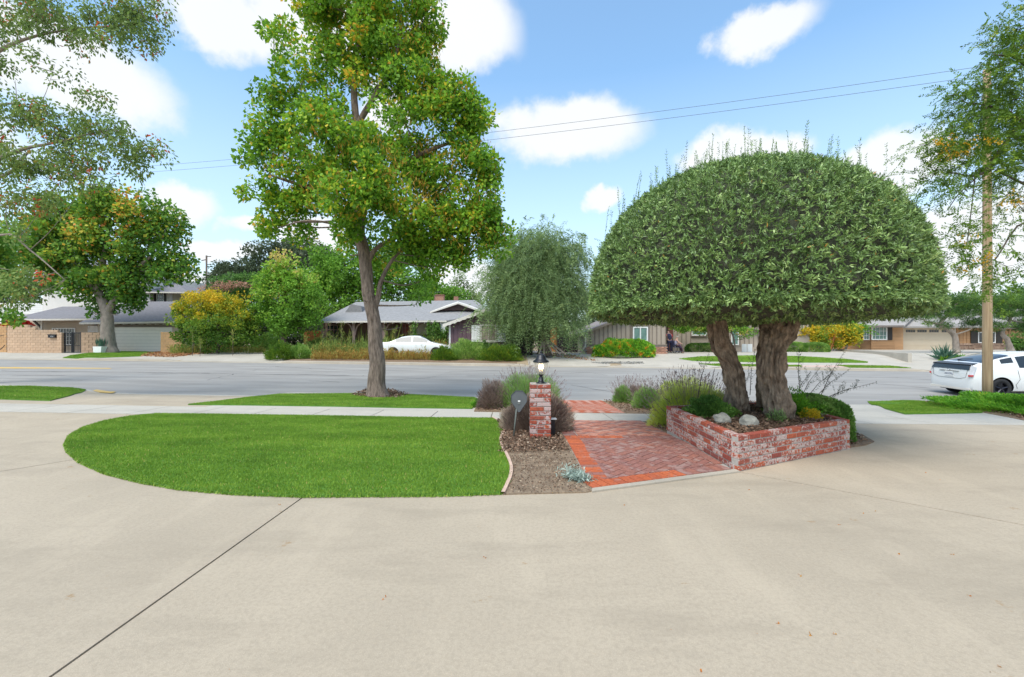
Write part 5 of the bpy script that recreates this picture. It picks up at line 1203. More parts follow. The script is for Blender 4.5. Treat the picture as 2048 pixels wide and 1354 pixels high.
# ---------- tan house
T_ = thing('tan_ranch_house', (PX(1250, 33), 33, .4), 'tan board and batten ranch house with brick base and white sliding window', 'house')
Yt = 33.0; tx0, tx1 = PX(1172, Yt), PX(1331, Yt); zt0 = PZ(664.5, Yt); sl = .40; xrd = PX(1340, Yt)
zf = lambda x: zt0 + sl * (x - tx0)
prism('wall', [(tx0, Yt, -.1), (tx1, Yt, -.1), (tx1, Yt, zf(tx1)), (tx0, Yt, zt0)], (0, 9, 0), m_tan, T_)
nbt = 18
for i in range(nbt + 1):
    x = tx0 + (tx1 - tx0) * i / nbt
    if PX(1262, Yt) < x < PX(1297, Yt):
        box('batten', x - .03, x + .03, Yt - .035, Yt - .002, PZ(651, Yt), zf(x) - .05, m_batten, T_); continue
    box('batten', x - .03, x + .03, Yt - .035, Yt - .002, PZ(689.5, Yt), zf(x) - .05, m_batten, T_)
prism('roof', [(tx0 - .45, Yt - .45, zf(tx0 - .45) + .1), (xrd, Yt - .45, zf(xrd) + .1), (xrd, 44, zf(xrd) + .1), (tx0 - .45, 44, zf(tx0 - .45) + .1)], (0, 0, -.1), m_roofb, T_)
prism('barge_board', [(tx0 - .45, Yt - .5, zf(tx0 - .45) + .1), (xrd, Yt - .5, zf(xrd) + .1), (xrd, Yt - .5, zf(xrd) - .08), (tx0 - .45, Yt - .5, zf(tx0 - .45) - .08)][::-1], (0, .045, 0), m_batten, T_)
prism('roof', [(xrd + .003, 37.1, zf(xrd) + .1), (PX(1620, Yt), 37.1, zf(tx0) - .1), (PX(1620, Yt), 44, zf(tx0) + .8), (xrd + .003, 44, zf(xrd) + .1)], (0, 0, -.1), m_roofb, T_)
ww = win(T_, 1265.5, 1295.5, 653.5, 683, Yt - .04, m_white, m_glassg, 2, 1, .09, mun=.08)
boxes('window_surround', [(PX(1262, Yt), PX(1299, Yt), Yt - .06, Yt - .003, PZ(653, Yt), PZ(650.5, Yt)), (PX(1262, Yt), PX(1265, Yt), Yt - .06, Yt - .003, PZ(684, Yt), PZ(653, Yt) - .002), (PX(1296, Yt), PX(1299, Yt), Yt - .06, Yt - .003, PZ(684, Yt), PZ(653, Yt) - .002)], m_batten, T_)
fb = bevel_unit('brick', .23, .06, .09, m_far_brick, .006); base = box('brick_base', tx0 - .04, tx1 + .06, Yt - .08, Yt - .004, -.15, PZ(690.5, Yt), m_mortar, T_)
for r in range(6):
    x = tx0 - .04 + (.12 if r % 2 else 0)
    while x < tx1 - .1: put(fb, 'brick', (x + .12, Yt - .09, -.0 + .1 * r + .35), 0, base, (1, 1, 1)) if not (PX(1210, Yt) < x < PX(1292, Yt)) else None; x += .245
# parent offset fix: bricks sit under the base part whose own origin is the world origin
box('base_cap', tx0 - .06, tx1 + .08, Yt - .16, Yt - .003, PZ(690.4, Yt), PZ(688.8, Yt), m_batten, T_)
tubes('downspout', [([W(1160, 660, 32.6), W(1171, 664, 32.7), W(1171, 692, 32.7), W(1163, 703, 32.6)], .05)], m_trim, T_)
box('wall', PX(1331, 37.5) + .6, PX(1620, 37.5), 37.5, 44, -.1, PZ(648, 37.5), m_tan, T_)
for i in range(20):
    x = PX(1345 + 9 * i, 37.5)
    if not (1382 < 1345 + 9 * i < 1414): box('batten', x - .03, x + .03, 37.46, 37.498, PZ(694, 37.5), PZ(650, 37.5), m_batten, T_)
box('door', PX(1336, 37.4), PX(1346, 37.4), 37.4, 37.45, 0, PZ(652, 37.4), M('red_brown_door', (.15, .05, .035), .7), T_)
win(T_, 1383, 1413, 648, 671, 37.46, m_white, m_glassg, 2, 1, .08, sill=m_batten)
win(T_, 1462, 1477, 652, 690, 37.46, m_white, m_glassg, 1, 1, .08, name='door')
sp_ = []
for i, px in enumerate((1484, 1495)):
    o = box('paving_slab', PX(px, 36.4), PX(px + 9.6, 36.4), 36.4, 36.45, .38, PZ(688, 36.4), m_white)
    o.rotation_euler = (0, 0, 0); tag(o, ('left' if i == 0 else 'right') + ' one of two upright white slabs by the tan house door', 'slab', 'white slabs by the tan house')

# ---------- honey coloured house, right
Q = thing('honey_ranch_house', (PX(1850, 43), 43, .4), 'honey coloured wood ranch house with bay window and cream garage door', 'house')
Yq = 43.0; zq0 = .1
box('wall', PX(1600, Yq), PX(1715, Yq), Yq + 1.5, Yq + 9, zq0, PZ(650, Yq), m_orsid, Q)
box('wall', PX(1715, Yq), PX(1803, Yq), Yq, Yq + 9, zq0, PZ(650, Yq), m_orsid, Q)
box('wall', PX(1803, Yq), PX(1909, Yq), Yq + .03, Yq + .2, PZ(654.5, Yq), PZ(650, Yq), m_orsid, Q)
box('wall', PX(1909, Yq), PX(2140, Yq), Yq - .0, Yq + 9, zq0, PZ(650, Yq), m_orsid, Q)
# bay
bay = prism('bay', [(PX(1722, Yq), Yq, PZ(650, Yq)), (PX(1740, Yq), Yq - .9, PZ(650, Yq)), (PX(1790, Yq), Yq - .9, PZ(650, Yq)), (PX(1796, Yq), Yq, PZ(650, Yq))], (0, 0, -(PZ(650, Yq) - zq0)), m_orsid, Q)
for k in range(6): obj('siding_board', *box_vf(PX(1742, 42.1), PX(1789, 42.1), Yq - .94, Yq - .905, PZ(700 - 3.2 * k, Yq) + .02, PZ(696.8 - 3.2 * k, Yq)), m_orsid, bay)
for k in range(6): box('siding_board', PX(1700, Yq), PX(1721, Yq), Yq - .04, Yq - .005, PZ(700 - 3.2 * k, Yq) + .02, PZ(696.8 - 3.2 * k, Yq), m_orsid, Q)
win(Q, 1742.5, 1773.5, 653, 680, Yq - .95, m_white, m_glassg, 4, 3, .1, mun=.03)
win(Q, 1726, 1738, 654, 680, Yq - .75, m_white, m_glassg, 2, 3, .08, mun=.03)
box('shutter', PX(1774.5, 42), PX(1785, 42), Yq - 1.0, Yq - .95, PZ(680, 42), PZ(652, 42), m_shutter, Q); box('shutter', PX(1714, 42.4), PX(1725, 42.4), Yq - .6, Yq - .55, PZ(680, 42.4), PZ(652, 42.4), m_shutter, Q)
for i in range(5): x = PX(1786 + 3.6 * i, Yq); box('board', x, x + .15, Yq - .045, Yq - .003, zq0, PZ(651, Yq), m_orsid, Q)
boxes('garage_frame', [(PX(1801.5, Yq), PX(1804, Yq), Yq - .06, Yq + .1, zq0, PZ(655, Yq)), (PX(1908, Yq), PX(1910.5, Yq), Yq - .06, Yq + .1, zq0, PZ(655, Yq)), (PX(1801.5, Yq), PX(1910.5, Yq), Yq - .06, Yq + .1, PZ(655, Yq) + .002, PZ(653, Yq))], m_trim, Q)
gd = box('garage_door', PX(1804.2, Yq), PX(1907.8, Yq), Yq + .1, Yq + .15, zq0, PZ(655.2, Yq), m_cream, Q); panels(gd, 1804.5, 1907.5, 657, 703, Yq + .1, m_cream, 4, gap=.04)
for k, px in enumerate((1813, 1836, 1860, 1885)):
    for j in range(4): obj('window_light', *box_vf(PX(px + 4.8 * j, Yq), PX(px + 4.8 * j + 3.9, Yq), Yq + .05, Yq + .068, PZ(664.5, Yq), PZ(659.5, Yq)), m_glass, gd)
def stones(par, px0, px1, py0, py1, Y, seed, w=.5, h=.13):
    rng_ = random.Random(seed); z = PZ(py1, Y); 
    while z < PZ(py0, Y) - .05:
        x = PX(px0, Y); hh = h * rng_.uniform(.7, 1.4)
        while x < PX(px1, Y) - .1:
            l = min(w * rng_.uniform(.5, 1.5), PX(px1, Y) - x); d = rng_.uniform(.03, .10)
            box('stone', x + .01, x + l - .01, Y - d, Y - .001, z + .01, z + hh - .01, m_stone, par); x += l
        z += hh
stones(Q, 1786, 1801, 683, 701, Yq - .01, 1, .35); stones(Q, 1911, 2060, 689, 706, 42.9, 2, .6, .14)
for i in range(30): x = PX(1912 + 7 * i, Yq); box('board', x, x + .27, Yq - .04, Yq - .003, PZ(689, Yq), PZ(652, Yq), m_orsid, Q)
win(Q, 1955, 1990, 664, 686, Yq - .05, m_white, m_glass, 2, 1, .08); box('shutter', PX(1940, Yq), PX(1954, Yq), Yq - .1, Yq - .045, PZ(688, Yq), PZ(662, Yq), m_shutter, Q); box('shutter', PX(1991, Yq), PX(2003, Yq), Yq - .1, Yq - .045, PZ(688, Yq), PZ(662, Yq), m_shutter, Q)
wprism('roof', [(1690, 650, 41.3), (1808, 652, 41.3), (1850, 612, 48), (1740, 612, 48)], (0, 0, -.15), m_rooft, Q)
wprism('roof', [(1798, 653, 42.2), (2160, 652, 42.2), (2160, 618, 48.6), (1800, 618, 48.6)], (0, 0, -.15), m_rooft, Q)
boxes('fascia', [(PX(1690, 41.2), PX(1808, 41.2), 41.2, 41.27, PZ(653.8, 41.2), PZ(650.6, 41.2))], M('taupe_fascia', (.2, .17, .15), .8), Q)
rw = []
pa, pb = P(1652, 700, zone='far'), P(1816, 725, zone='far'); tz = (PZ(696.5, pa.y), PZ(706.5, pb.y)); dd = (pb - pa).normalized(); nn = Vector((dd.y, -dd.x, 0)) * .2
V = [(pa.x, pa.y, pa.z - .1), (pb.x, pb.y, pb.z - .1), (pb.x, pb.y, tz[1]), (pa.x, pa.y, tz[0])]; V += [(x - nn.x, y - nn.y, z) for x, y, z in V]
tag(obj('retaining_wall', V, [(0, 1, 2, 3), (7, 6, 5, 4), (0, 4, 5, 1), (1, 5, 6, 2), (2, 6, 7, 3), (3, 7, 4, 0)], m_fwalk), 'low pale concrete retaining wall stepping down beside the garage driveway', 'wall')
sheet('bed_soil', [tuple(P(x, y, 0, 'far')[:2]) for x, y in ((1640, 699), (1816, 723), (1816, 715), (1700, 702))], .02, m_litter, zone='far', kind='structure')
pole_far = thing('utility_pole', (PX(413, 70), 70, .5), 'small distant utility pole rising behind the trees on the left', 'utility pole')
tubes('pole', [([(PX(413, 70), 70, .5), W(413, 511, 70)], [.17, .12])], m_barkd, pole_far, seg=8); tubes('crossarm', [([W(403, 521, 70), W(414, 519, 70)], .07), ([W(413, 513, 70), W(422, 513, 70)], .06), ([W(413, 530, 70), W(422, 528, 70)], .06)], m_barkd, pole_far)
# ================================================================== trees
# main street tree
Ym = 12.7
bz = G(PX(755, Ym), Ym)
tree('street_tree', 'tall street tree with orange-tipped green crown and leaning furrowed trunk on the parkway lawn', 'tree', Ym,
     [(756, 803, .40), (755, 790, .31), (754, 770, .245), (755, 735, .22), (752, 700, .205), (751, 670, .195), (748, 640, .185), (737, 590, .17), (733, 545, .17), (727, 500, .165), (718, 465, .17), (722, 425, .155), (727, 380, .14), (722, 320, .12), (712, 240, .10), (708, 170, .085), (715, 90, .07), (720, -40, .04)],
     [(730, -10, 130, 70), (640, 20, 70, 45), (548, 45, 36, 34, 0, .8), (570, 85, 50, 28, .4, .8), (845, 45, 45, 55), (770, 70, 110, 55), (700, 110, 80, 45), (830, 120, 55, 50),
      (620, 150, 60, 40), (790, 170, 90, 45), (560, 200, 45, 38), (650, 225, 70, 35), (880, 200, 70, 50), (930, 200, 28, 30), (800, 225, 60, 35, -.5),
      (560, 265, 60, 45), (670, 290, 90, 50, -1.2), (800, 290, 80, 45), (900, 270, 70, 50), (940, 250, 35, 35), (530, 310, 50, 45), (620, 345, 90, 45), (740, 330, 70, 40, -1.4),
      (850, 350, 80, 50), (950, 330, 55, 50), (980, 360, 30, 40), (515, 375, 38, 42), (590, 400, 70, 45), (680, 395, 70, 50, -1.6), (790, 400, 75, 50, -1.2), (880, 420, 80, 55), (960, 420, 45, 50),
      (560, 440, 45, 30), (548, 458, 26, 20, 0, .5), (700, 445, 60, 35, -.8), (800, 460, 55, 40), (830, 500, 55, 35, .6), (930, 475, 70, 45), (985, 475, 38, 42), (900, 520, 45, 28), (745, 380, 60, 40, -1.7),
      (600, 455, 40, 28, .5, .6), (690, 480, 38, 32, .8, .6), (760, 520, 40, 35, 1.0, .6), (850, 560, 25, 32, .3, .5), (870, 510, 40, 34, .5, .7), (830, 610, 22, 24, -.3, .5), (700, 510, 28, 28, .6, .5), (800, 655, 30, 22, .8, .35), (726, 600, 14, 14, -.3, .12), (742, 636, 12, 10, -.3, .1)],
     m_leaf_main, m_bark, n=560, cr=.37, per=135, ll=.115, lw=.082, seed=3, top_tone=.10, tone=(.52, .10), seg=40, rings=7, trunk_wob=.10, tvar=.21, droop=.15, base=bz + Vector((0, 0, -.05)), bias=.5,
     limbs=[[(748, 618, .11), (757, 590, .075), (763, 560, .06), (785, 520, .045), (830, 470, .03)], [(735, 522, .10), (750, 500, .065), (780, 480, .055), (815, 468, .045), (850, 440, .03)], [(722, 470, .12), (708, 452, .09), (690, 425, .06), (650, 380, .04)],
            [(722, 330, .10), (700, 290, .07), (640, 230, .05), (600, 200, .03)], [(715, 250, .09), (750, 190, .07), (790, 120, .05), (800, 40, .03)], [(722, 380, .1), (780, 340, .08), (860, 300, .06), (920, 280, .03)], [(724, 430, .1), (680, 400, .07), (600, 370, .05), (540, 350, .03)]])
# flower spikes on the outside of the crown
rng = np.random.default_rng(31); tr = bpy.data.objects['street_tree']
lb = lobes_world([(730, -10, 130, 70), (845, 45, 50, 55), (830, 120, 60, 55), (880, 210, 80, 55), (670, 290, 90, 50, -1.2), (800, 290, 80, 45), (740, 330, 70, 45, -1.5), (850, 350, 80, 55), (950, 330, 55, 50), (680, 395, 75, 50, -1.7), (790, 400, 75, 50, -1.3), (880, 420, 80, 55), (960, 420, 45, 50), (930, 475, 75, 48), (985, 475, 40, 42), (620, 345, 90, 45)], Ym)
C, _ = cluster_centres(lb, 5200, rng, .2); D = rng.normal(0, .5, C.shape); D[:, 2] = np.abs(D[:, 2]) + .6
leaves_obj('flower_spikes', leaf_quads(C, D, .17, .022, rng, .05), rng.uniform(.82, 1, len(C)), leaf_mat('flower_spikes', [(0, (.30, .28, .03)), (.9, (.50, .34, .04)), (1, (.48, .22, .04))]), tr)

# sycamore across the street, left
tree('sycamore_tree', 'broad sycamore with mottled tan trunk and yellowing leaves in front of the white house', 'tree', 34.0,
     [(222, 706, .62), (218, 690, .48), (216, 660, .42), (214, 625, .36), (205, 600, .30), (196, 575, .24), (205, 530, .2), (215, 470, .14), (220, 420, .08)],
     [(220, 400, 70, 40), (150, 430, 70, 45), (290, 440, 60, 45), (340, 480, 45, 45), (360, 535, 28, 40), (320, 540, 50, 40), (250, 480, 80, 50), (180, 500, 80, 50), (110, 480, 60, 50), (90, 540, 60, 40), (150, 560, 55, 35), (220, 560, 50, 35), (255, 590, 42, 28), (200, 600, 30, 26), (270, 540, 60, 40), (235, 630, 18, 14, 0, .3), (185, 625, 14, 12, 0, .3), (60, 500, 60, 50), (20, 560, 50, 40), (380, 545, 14, 30, 0, .5), (340, 440, 30, 28, 0, .5)],
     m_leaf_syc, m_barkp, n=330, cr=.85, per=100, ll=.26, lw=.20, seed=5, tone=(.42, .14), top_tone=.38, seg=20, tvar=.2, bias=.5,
     limbs=[[(214, 625, .28), (235, 590, .2), (270, 540, .14), (320, 500, .08)], [(205, 600, .25), (175, 560, .16), (140, 510, .1)]], base=G(PX(220, 34), 34, -.1))
# gum tree hanging in from the left
tree('gum_tree', 'grey-green gum tree hanging in from the left, with reddish new leaves', 'tree', 11.5,
     [(-150, 830, .30), (-155, 740, .26), (-160, 600, .22), (-150, 450, .18), (-120, 300, .15), (-80, 150, .12), (-20, 20, .08)],
     [(60, 20, 120, 45), (180, 25, 110, 40), (280, 30, 70, 38), (230, 75, 80, 26), (120, 70, 60, 22), (330, 60, 30, 24, 0, .6), (300, 90, 40, 14, 0, .5), (110, 130, 60, 26, 0, .6), (160, 165, 55, 30, 0, .7), (200, 200, 40, 16, 0, .5), (30, 160, 45, 26, 0, .7), (40, 230, 60, 30), (110, 250, 80, 35), (190, 260, 70, 32), (260, 260, 50, 26, 0, .7), (310, 285, 38, 26, 0, .7), (250, 310, 70, 28), (150, 320, 80, 36), (60, 330, 80, 45), (170, 370, 60, 30), (20, 400, 50, 50), (90, 400, 60, 35), (335, 315, 20, 16, 0, .3), (285, 345, 34, 18, 0, .5),
      (20, 540, 45, 36), (60, 570, 45, 30, 0, .7), (110, 560, 34, 24, 0, .5), (20, 600, 34, 36), (-100, 300, 100, 100), (-100, 60, 110, 90), (50, 480, 30, 26, 0, .5)],
     m_leaf_gum, m_barkp, n=440, cr=.27, per=58, ll=.10, lw=.048, seed=6, tone=(.5, .18), droop=.75, flat=1.1, tvar=.15, bias=.6, seg=14,
     limbs=[[(-140, 380, .1), (-40, 335, .06), (40, 300, .045), (110, 285, .03), (200, 262, .015)], [(-150, 440, .09), (-40, 370, .05), (20, 345, .035), (60, 300, .02)], [(-110, 260, .08), (0, 210, .03), (60, 215, .02), (120, 235, .012)], [(-90, 160, .08), (20, 90, .04), (130, 60, .025), (250, 50, .012)], [(-150, 560, .08), (0, 470, .03), (60, 500, .02), (130, 560, .012)]])
tree('street_tree', 'thin trunk with low leafy shoots at the far left edge beyond the small lawn', 'tree', 15.5,
     [(-18, 806, .20), (-14, 770, .14), (-12, 700, .12), (-12, 640, .11), (-10, 560, .1), (-12, 480, .06)],
     [(-20, 500, 45, 50), (20, 640, 22, 20, 0, .15), (8, 670, 16, 16, 0, .1), (10, 690, 10, 14, 0, .1), (-10, 560, 40, 40)], m_leaf_syc, m_barkd, n=60, cr=.3, per=70, ll=.13, lw=.1, seed=8, tone=(.4, .15), seg=14)
# yellow flowered tree hanging in from the right
tree('pinnate_tree', 'feathery tree with orange-yellow flowers hanging in from the right in front of the power pole', 'tree', 8.2,
     [(2290, 960, .2), (2280, 800, .18), (2260, 600, .16), (2230, 430, .13), (2180, 300, .1), (2120, 200, .07), (2060, 120, .04)],
     [(2030, 60, 50, 28), (1985, 80, 40, 16, 0, .5), (2040, 100, 40, 25), (1970, 180, 60, 26), (1910, 190, 40, 16, 0, .5), (2030, 200, 50, 30), (1960, 235, 70, 26), (1900, 260, 40, 20, 0, .5), (2020, 270, 50, 30), (1930, 300, 80, 26), (1860, 290, 50, 16, 0, .6), (1850, 330, 60, 22, 0, .6), (1960, 340, 70, 28), (2030, 330, 40, 30), (1900, 370, 60, 18, 0, .5), (1880, 430, 40, 20, 0, .25), (2030, 400, 40, 30, 0, .6), (1945, 450, 34, 20, 0, .3), (1930, 490, 40, 22, 0, .5), (1960, 510, 40, 24, 0, .6), (1930, 540, 34, 18, 0, .4), (2020, 460, 30, 20, 0, .4), (2030, 540, 34, 20, 0, .5), (1990, 560, 24, 14, 0, .3), (2000, 130, 45, 22), (2150, 250, 120, 160)],
     m_leaf_tip, m_barkd, n=560, cr=.22, per=7, ll=.048, lw=.019, seed=9, tone=(.45, .22), spray=(.24, 10, .25), bias=.6, seg=12,
     limbs=[[(2200, 340, .08), (2060, 250, .04), (2000, 300, .028), (1960, 350, .018), (1900, 345, .01)], [(2120, 200, .06), (2040, 120, .03), (1990, 110, .012)], [(2060, 250, .035), (1990, 215, .018), (1930, 205, .01)], [(1960, 350, .012), (1920, 385, .009), (1895, 420, .006)], [(1950, 352, .012), (1945, 400, .008), (1935, 480, .005)], [(2240, 470, .06), (2060, 440, .02), (1990, 520, .01)], [(2220, 420, .06), (2080, 380, .03), (2000, 345, .015)]])
rng = np.random.default_rng(12); tip = bpy.data.objects['pinnate_tree']
lb = lobes_world([(1930, 300, 70, 18), (1880, 285, 30, 12), (2040, 400, 20, 16), (1945, 480, 30, 16), (1960, 520, 34, 18), (1930, 545, 26, 14), (2030, 400, 24, 20), (1900, 310, 50, 10)], 8.0); C, _ = cluster_centres(lb, 60, rng, .5); C = np.repeat(C, 9, 0) + rng.normal(0, .03, (540, 3))
leaves_obj('flowers', leaf_quads(C, rand_dir(540, rng), .035, .03, rng), rng.uniform(0, .6, 540), leaf_mat('yellow_petals', [(0, (.75, .48, .03)), (1, (.7, .3, .03))]), tip, 'stuff')

# trees and bushes across the street
tree('willow_like_tree', 'weeping grey-green tree with exposed roots beside the purple house', 'tree', 30.5,
     [(1090, 712, .55), (1088, 690, .42), (1090, 665, .33), (1098, 640, .28), (1085, 600, .22), (1075, 550, .15), (1070, 500, .1)],
     [(1070, 480, 55, 26), (1030, 510, 40, 30), (1110, 505, 45, 32), (1070, 530, 70, 36), (1010, 560, 40, 40), (1060, 575, 60, 40, -.8), (1120, 560, 44, 44), (1145, 520, 24, 30), (1000, 610, 30, 34), (1045, 620, 42, 34, -.8), (1100, 620, 50, 36, -.6), (1150, 600, 22, 40), (1015, 640, 26, 20), (1130, 645, 26, 26, -.3), (1160, 640, 8, 30, 0, .3)],
     m_leaf_willow, m_barkd, n=480, cr=.7, per=10, ll=.18, lw=.045, seed=10, tone=(.5, .2), spray=(1.1, 13, .9), seg=14, trunk_wob=.25, bias=.6)
wt = bpy.data.objects['willow_like_tree']
tubes('root', [([W(1088, 676, 30.3), W(1088 + dx * .5, 692, 30.1), Vector(W(1088 + dx, 709, 29.7 - abs(dx) * .01))], [.1, .08, .05]) for dx in (-10, 0, 18, 32, 44)], m_barkp, wt, seg=6)
tree('lime_green_tree', 'young light green tree with pinkish top between the golden bush and the purple house', 'tree', 33.5,
     [(567, 698, .22), (567, 680, .2), (567, 650, .18), (568, 600, .13), (570, 540, .07)],
     [(567, 530, 30, 24), (545, 560, 30, 28), (595, 560, 34, 30), (570, 580, 44, 34), (530, 600, 28, 30), (610, 600, 30, 34), (570, 625, 48, 30), (535, 640, 30, 22), (605, 640, 32, 26), (560, 512, 10, 8, 0, .3), (615, 660, 18, 14, 0, .4), (575, 655, 36, 14)],
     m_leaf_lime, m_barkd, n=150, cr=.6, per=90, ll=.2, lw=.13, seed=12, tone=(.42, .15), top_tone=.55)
tree('golden_bush', 'big rounded bush of green and golden leaves beside the white garage', 'bush', 32.5,
     [(436, 706, .12), (437, 680, .1), (435, 640, .06)],
     [(400, 605, 42, 24), (450, 612, 44, 28), (370, 630, 28, 24), (490, 640, 34, 30), (420, 645, 60, 34, -.6), (380, 665, 30, 26), (470, 670, 44, 28), (420, 680, 50, 20), (500, 665, 20, 26), (350, 622, 14, 10, 0, .3)],
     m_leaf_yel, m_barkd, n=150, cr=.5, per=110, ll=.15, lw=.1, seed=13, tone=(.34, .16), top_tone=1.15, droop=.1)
tree('mimosa_tree', 'flat-topped tree with salmon pink blossom behind the golden bush', 'tree', 42,
     [(455, 700, .3), (455, 650, .26), (458, 600, .15)], [(420, 600, 34, 16), (455, 580, 44, 14), (500, 590, 44, 20), (470, 610, 60, 22), (400, 625, 30, 20), (520, 620, 30, 26), (480, 560, 50, 12), (530, 560, 34, 18), (450, 650, 60, 30)],
     m_leaf_mim, m_barkd, n=130, cr=.8, per=90, ll=.24, lw=.1, seed=14, tone=(.4, .15), top_tone=.35, flat=.45)
rng = np.random.default_rng(13); C, _ = cluster_centres(lobes_world([(430, 578, 36, 8), (465, 570, 44, 8), (415, 586, 20, 6)], 41), 900, rng, .4)
leaves_obj('blossom', leaf_quads(C, rand_dir(900, rng), .16, .13, rng), rng.uniform(.0, 1, 900), leaf_mat('salmon_blossom', [(0, (.6, .30, .2)), (1, (.66, .42, .3))]), bpy.data.objects['mimosa_tree'])
def bg_tree(name, label, Y, px, base, lobes, mat, seed, n=120, cr=1.0, per=80, ll=.3, lw=.18, tone=(.45, .18), r=.3, bark=None, **kw):
    top = min(l[1] for l in lobes)
    return tree(name, label, 'tree', Y, [(px, base, r * 1.3), (px + 1, (base * 2 + top) / 3, r), (px - 1, (base + 2 * top) / 3, r * .6), (px, top + 10, r * .3)], lobes, mat, bark or m_barkd, n=n, cr=cr, per=per, ll=ll, lw=lw, seed=seed, tone=tone, seg=8, **kw)
bg_tree('oak_tree', 'large dark grey-green oak rising highest behind the lime green tree', 62, 570, 690, [(560, 495, 44, 18), (600, 500, 50, 24), (540, 515, 50, 24), (600, 530, 60, 30), (640, 510, 34, 26), (500, 540, 44, 18), (560, 560, 90, 34), (640, 560, 60, 40), (600, 610, 90, 40)], m_leaf_dark, 15, n=240, cr=1.1, ll=.4, lw=.25)
bg_tree('oak_tree', 'lower dark grey oak left of the tall oak, behind the mimosa', 58, 440, 690, [(440, 545, 34, 16), (480, 545, 40, 20), (415, 580, 24, 24), (470, 570, 60, 24), (400, 610, 20, 24), (440, 610, 60, 30)], m_leaf_dark, 16, n=150, ll=.35, lw=.22)
bg_tree('broadleaf_tree', 'rounded bright green tree standing behind the street tree trunk', 45, 690, 690, [(680, 510, 50, 26), (640, 535, 36, 30), (690, 550, 70, 36), (640, 580, 34, 32), (730, 560, 50, 40), (790, 540, 60, 40), (700, 600, 70, 34), (650, 620, 30, 18), (800, 590, 60, 34), (850, 570, 30, 30, 0, .7), (760, 520, 50, 30)], m_leaf_lime, 17, n=260, cr=.9, ll=.28, lw=.18, tone=(.36, .13))
bg_tree('dark_tree', 'dark bushy tree mass between the lime green tree and the grey hip roof', 52, 640, 690, [(630, 640, 34, 30), (670, 640, 30, 26), (610, 620, 40, 30), (690, 615, 30, 20)], m_leaf_dark, 18, n=90, ll=.3)
bg_tree('broadleaf_tree', 'low green tree behind the brick chimney of the purple house', 55, 880, 690, [(850, 590, 34, 22), (890, 590, 40, 18), (920, 600, 20, 14), (870, 610, 60, 16)], m_leaf_lime, 19, n=100, ll=.28, tone=(.3, .1))
bg_tree('pale_tree', 'thin pale grey-green tree with gaps above the right end of the grey roof', 60, 928, 690, [(925, 560, 22, 16), (915, 580, 20, 16), (945, 585, 22, 20), (930, 600, 34, 20), (955, 610, 26, 16)], m_leaf_gum, 20, n=70, cr=.8, per=45, ll=.3, lw=.14, droop=.5)
bg_tree('broadleaf_tree', 'green tree mass behind the weeping tree and the tan roof', 58, 1150, 690, [(1130, 600, 50, 24), (1180, 600, 50, 26), (1060, 600, 60, 24), (1000, 600, 40, 16)], m_leaf_dark, 21, n=110, ll=.35, tone=(.6, .15))
for i, (px, w_, top, m_, lab) in enumerate(((-40, 120, 560, m_leaf_dark, 'dark far tree behind the left edge of the white house'), (350, 50, 655, m_leaf_dark, 'low dark far tree between the white house and the golden bush'), (1300, 110, 610, m_leaf_dark, 'far tree hidden behind the dome of the olive'), (1460, 110, 600, m_leaf_lime, 'far green tree showing between the olive trunks'), (1620, 120, 606, m_leaf_dark, 'dark far tree behind the honey house roof, left'),
        (1790, 110, 590, m_leaf_pine, 'dark conifer behind the honey house roof'), (1930, 100, 588, m_leaf_pine, 'far dark conifer left of the power pole'), (2060, 110, 575, m_leaf_pine, 'far dark conifer right of the power pole'))):
    bg_tree('far_tree', lab, 66, px, 690, [(px - w_ * .5, top + 30, w_ * .5, 26), (px + w_ * .5, top + 34, w_ * .5, 24), (px, top + 16, w_ * .5, 24), (px, top + 55, w_, 34)], m_, 60 + i, n=90, cr=1.2, per=70, ll=.42, lw=.26, r=.4)
bg_tree('broadleaf_tree', 'low dark greenery between the golden bush and the orange fence', 46, 560, 690, [(540, 650, 50, 24), (600, 655, 44, 24), (500, 660, 40, 24), (560, 675, 90, 20), (470, 670, 40, 24)], m_leaf_dark, 71, n=110, cr=.8, ll=.28, tone=(.4, .2))
bg_tree('broadleaf_tree', 'low dark greenery behind the weeping tree and brown gate', 48, 1120, 690, [(1080, 655, 40, 20), (1130, 650, 44, 24), (1170, 655, 30, 20), (1120, 675, 80, 18)], m_leaf_dark, 72, n=90, cr=.8, ll=.28, tone=(.5, .2))
# pines by the honey house
def pine(label, Y, trunk, pads, seed):
    t, C, r = tree('pine_tree', label, 'tree', Y, trunk, pads, m_leaf_pine, m_barkp, n=170, cr=.42, per=95, ll=.20, lw=.028, seed=seed, tone=(.5, .22), top_tone=.3, flat=.4, seg=12, trunk_wob=.2, bias=.5); return t
pine('cloud-pruned pine with bent grey trunk in front of the cream garage door', 34, [(1913, 708, .26), (1912, 690, .2), (1908, 670, .19), (1895, 658, .15), (1880, 648, .12), (1900, 625, .1), (1915, 605, .06)],
     [(1880, 605, 40, 10), (1930, 600, 40, 12), (1830, 632, 30, 10), (1870, 628, 30, 10), (1915, 625, 40, 12), (1950, 620, 30, 14), (1890, 650, 22, 7), (1950, 645, 26, 16), (1850, 645, 20, 6), (1850, 612, 20, 7)], 41)
pine('cloud-pruned pine with forked trunk at the right edge behind the white car', 33, [(2022, 712, .28), (2020, 695, .2), (2015, 680, .16), (2005, 665, .13), (2020, 640, .1), (2020, 610, .06)],
     [(2010, 600, 40, 14), (2045, 605, 30, 16), (1990, 625, 30, 14), (2030, 630, 40, 16), (2060, 640, 30, 20), (1995, 650, 24, 10), (2040, 655, 24, 10), (1975, 640, 16, 10)], 42)
